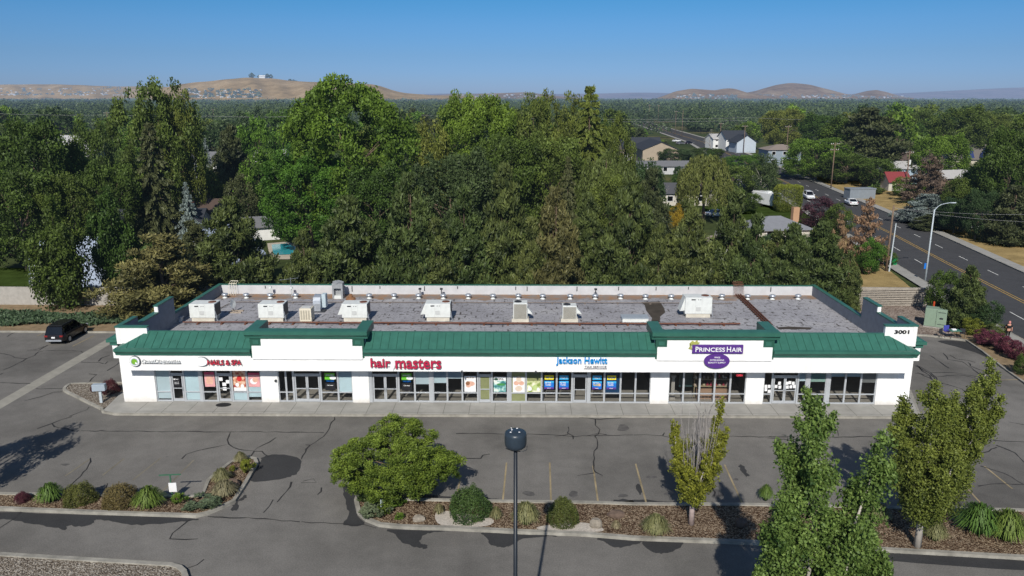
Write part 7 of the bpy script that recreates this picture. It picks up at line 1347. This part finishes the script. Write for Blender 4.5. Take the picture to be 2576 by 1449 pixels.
# ------------------------------------------------------------------ hills
HILLS = {}
def on_hill(hid, px, py):
    prof, Y, depth, ph = HILLS[hid]; hp_ = float(np.interp(px, [p[0] for p in prof], [p[1] for p in prof])); zc = AY(px, hp_, Y)[1]
    for i in range(200):
        y = Y * (1 - depth + depth * i / 200); s = i / 200.0; k = 1 - (1 - s) * (.35 + .22 * math.sin(px * .035 + ph[0] + s * 1.25) + .13 * math.sin(px * .10 + ph[1] + s * 3.75))
        z = max(0, zc * math.sin(s * math.pi / 2) ** 1.3 * k) - 3; x, zr = AY(px, py, y)
        if z >= zr: return x, y, z
    return None
def hill(name, prof, Y, m, depth=.25, seed=1, base=246.0, z0=0):
    rr = np.random.default_rng(seed); xs = np.linspace(prof[0][0], prof[-1][0], 150); hs = np.interp(xs, [p[0] for p in prof], [p[1] for p in prof])
    hs = np.convolve(np.pad(hs, 3, 'edge'), np.ones(7) / 7, 'valid'); nt_ = 26; V = []; ph = rr.uniform(0, 6, 8); HILLS[seed] = (prof, Y, depth, ph)
    for j in range(nt_):
        t = j / (nt_ - 1); y = Y * (1 - depth + depth * 1.6 * t); s = t / .625 if t < .625 else 1 - (t - .625) / .375 * .8
        sh = (math.sin(min(1, s) * math.pi / 2)) ** 1.3
        for i, (px, py) in enumerate(zip(xs, hs)):
            x, z = AY(px, py, Y); x = x * y / Y; k = 1 - (1 - min(1, s)) * (.35 + .22 * math.sin(px * .035 + ph[0] + t * 2) + .13 * math.sin(px * .10 + ph[1] + t * 6))
            V.append((x, y, z0 + max(0, z * sh * (k if s < .97 else 1)) - 3))
    nx = len(xs); F = [(j * nx + i, j * nx + i + 1, (j + 1) * nx + i + 1, (j + 1) * nx + i) for j in range(nt_ - 1) for i in range(nx - 1)]
    me = bpy.data.meshes.new(name); me.from_pydata(V, [], F); me.polygons.foreach_set('use_smooth', [True] * len(F)); me.materials.append(m); me.update(); o = bpy.data.objects.new(name, me); COL.objects.link(o); tag(o, kind='structure'); return o
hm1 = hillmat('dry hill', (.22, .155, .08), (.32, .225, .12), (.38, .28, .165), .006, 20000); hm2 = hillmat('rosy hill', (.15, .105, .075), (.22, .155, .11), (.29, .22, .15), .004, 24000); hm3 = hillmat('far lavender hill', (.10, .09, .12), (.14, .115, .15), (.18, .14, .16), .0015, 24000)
hill('hills', [(-500, 222), (-200, 215), (0, 212), (60, 211), (120, 210), (200, 213), (290, 216), (420, 217), (600, 222), (800, 240), (860, 247)], 6200, hm1, .3, 1)
hill('hills', [(330, 240), (400, 224), (425, 216), (470, 207), (560, 199), (620, 193.5), (690, 195), (740, 203), (830, 206), (900, 208), (950, 212), (1000, 230), (1040, 234), (1100, 239), (1160, 241), (1260, 247)], 4300, hm1, .35, 2)
hill('hills', [(960, 247), (1060, 240), (1140, 236), (1180, 236), (1255, 233), (1330, 231), (1345, 233), (1380, 239), (1480, 247)], 8000, hm2, .2, 3)
hill('hills', [(1640, 250), (1680, 236), (1700, 228), (1740, 222), (1775, 224), (1800, 226), (1815, 222), (1835, 220), (1850, 222), (1880, 232), (1930, 240), (1990, 247)], 5800, hm2, .25, 4)
hill('hills', [(1840, 247), (1870, 233), (1900, 228), (1950, 213), (1990, 207), (2010, 208), (2040, 212), (2100, 228), (2130, 236), (2200, 242), (2260, 247)], 7200, hm2, .25, 5)
hill('hills', [(2100, 247), (2140, 238), (2180, 228), (2205, 225), (2230, 230), (2260, 240), (2300, 246)], 7600, hm2, .2, 6)
hill('hills', [(900, 240), (1150, 234), (1400, 236), (1500, 235), (1600, 232), (1660, 233), (1800, 236), (2000, 238), (2250, 235), (2330, 231), (2400, 227), (2480, 223), (2576, 219), (2800, 210)], 17000, hm3, .15, 7)
def wpt(px, py, Y): x, z = AY(px, py, Y); return x, Y, z
# small trees and a house on the crest
rc2 = np.random.default_rng(5)
for i, (px, py, w_) in enumerate([(633, 194, 14), (652, 194, 9), (664, 195, 10), (672, 194, 12), (681, 195, 11), (730, 204, 9), (738, 205, 8), (745, 206, 7)]):
    x, y, z = wpt(px, py, 4300); t = thing('hilltop_tree', 'tiny dark tree on the crest of the left hill', 'tree', (x, y, z - 5), i, 'trees on the hill crest'); s_ = w_ * 4300 / FPX; t.scale = (s_, s_, s_ * .85); mkobj('crown', proto('far:%d' % (i % 4))[0], FOL['teal'], t)
x, y, z = wpt(660, 194, 4280); o = MB().box(-16, 16, -8, 8, 0, 12).extr([(-10, 12), (10, 12), (0, 18)], 'x', -17, 17).build('hilltop_house', whw); o.location = (x, y, z - 8); tag(o, 'tiny white house between trees on the hill crest', 'house')
mb = MB(); rn = random.Random(9); Ps, Ns, Ts = [], [], []
for (hid, xa, xb, ya, yb, nh_2, ng) in ((1, 0, 330, 222, 240, 80, 50), (2, 460, 660, 226, 246, 100, 90), (3, 1150, 1350, 238, 246, 30, 30), (4, 1700, 1860, 239, 248, 40, 45), (5, 1870, 2230, 239, 247, 45, 55), (6, 2120, 2290, 241, 247, 14, 18)):
    for i in range(nh_2 + ng):
        px = rn.uniform(xa, xb); py = yb - (yb - ya) * rn.random() ** 1.7; q = on_hill(hid, px, py)
        if q is None: continue
        x, y, z = q; s_ = y / 1000 * rn.uniform(.5, 1.15)
        if i < nh_2: mb.box(x - s_ * 1.3, x + s_ * 1.3, y, y + s_ * 2, z - s_, z + s_ * .9)
        else: d, n2 = blob(14, i % 17); r = s_ * 2.9; Ps.append(d * np.array([r, r, r * .7]) + np.array([x, y, z + r * .2])); Ns.append(n2); Ts.append(np.full(14, rn.uniform(.1, .6)))
tag(mb.build('distant_houses', Hm('far house walls', (.40, .40, .40))), 'specks of pale houses at the foot of the far hills', 'houses', kind='stuff')
me = leafmesh('distant_grove', np.concatenate(Ps), np.concatenate(Ns), 8.0, np.concatenate(Ts), rngw, 1.2, None, .4); me.materials.append(MATS['far wood leaves']); o = bpy.data.objects.new('distant_grove', me); COL.objects.link(o); tag(o, 'dark groves among the pale houses below the far hills', 'grove', kind='stuff')
for o in list(bpy.data.objects):
    if o.get('label') == '': del o['label']
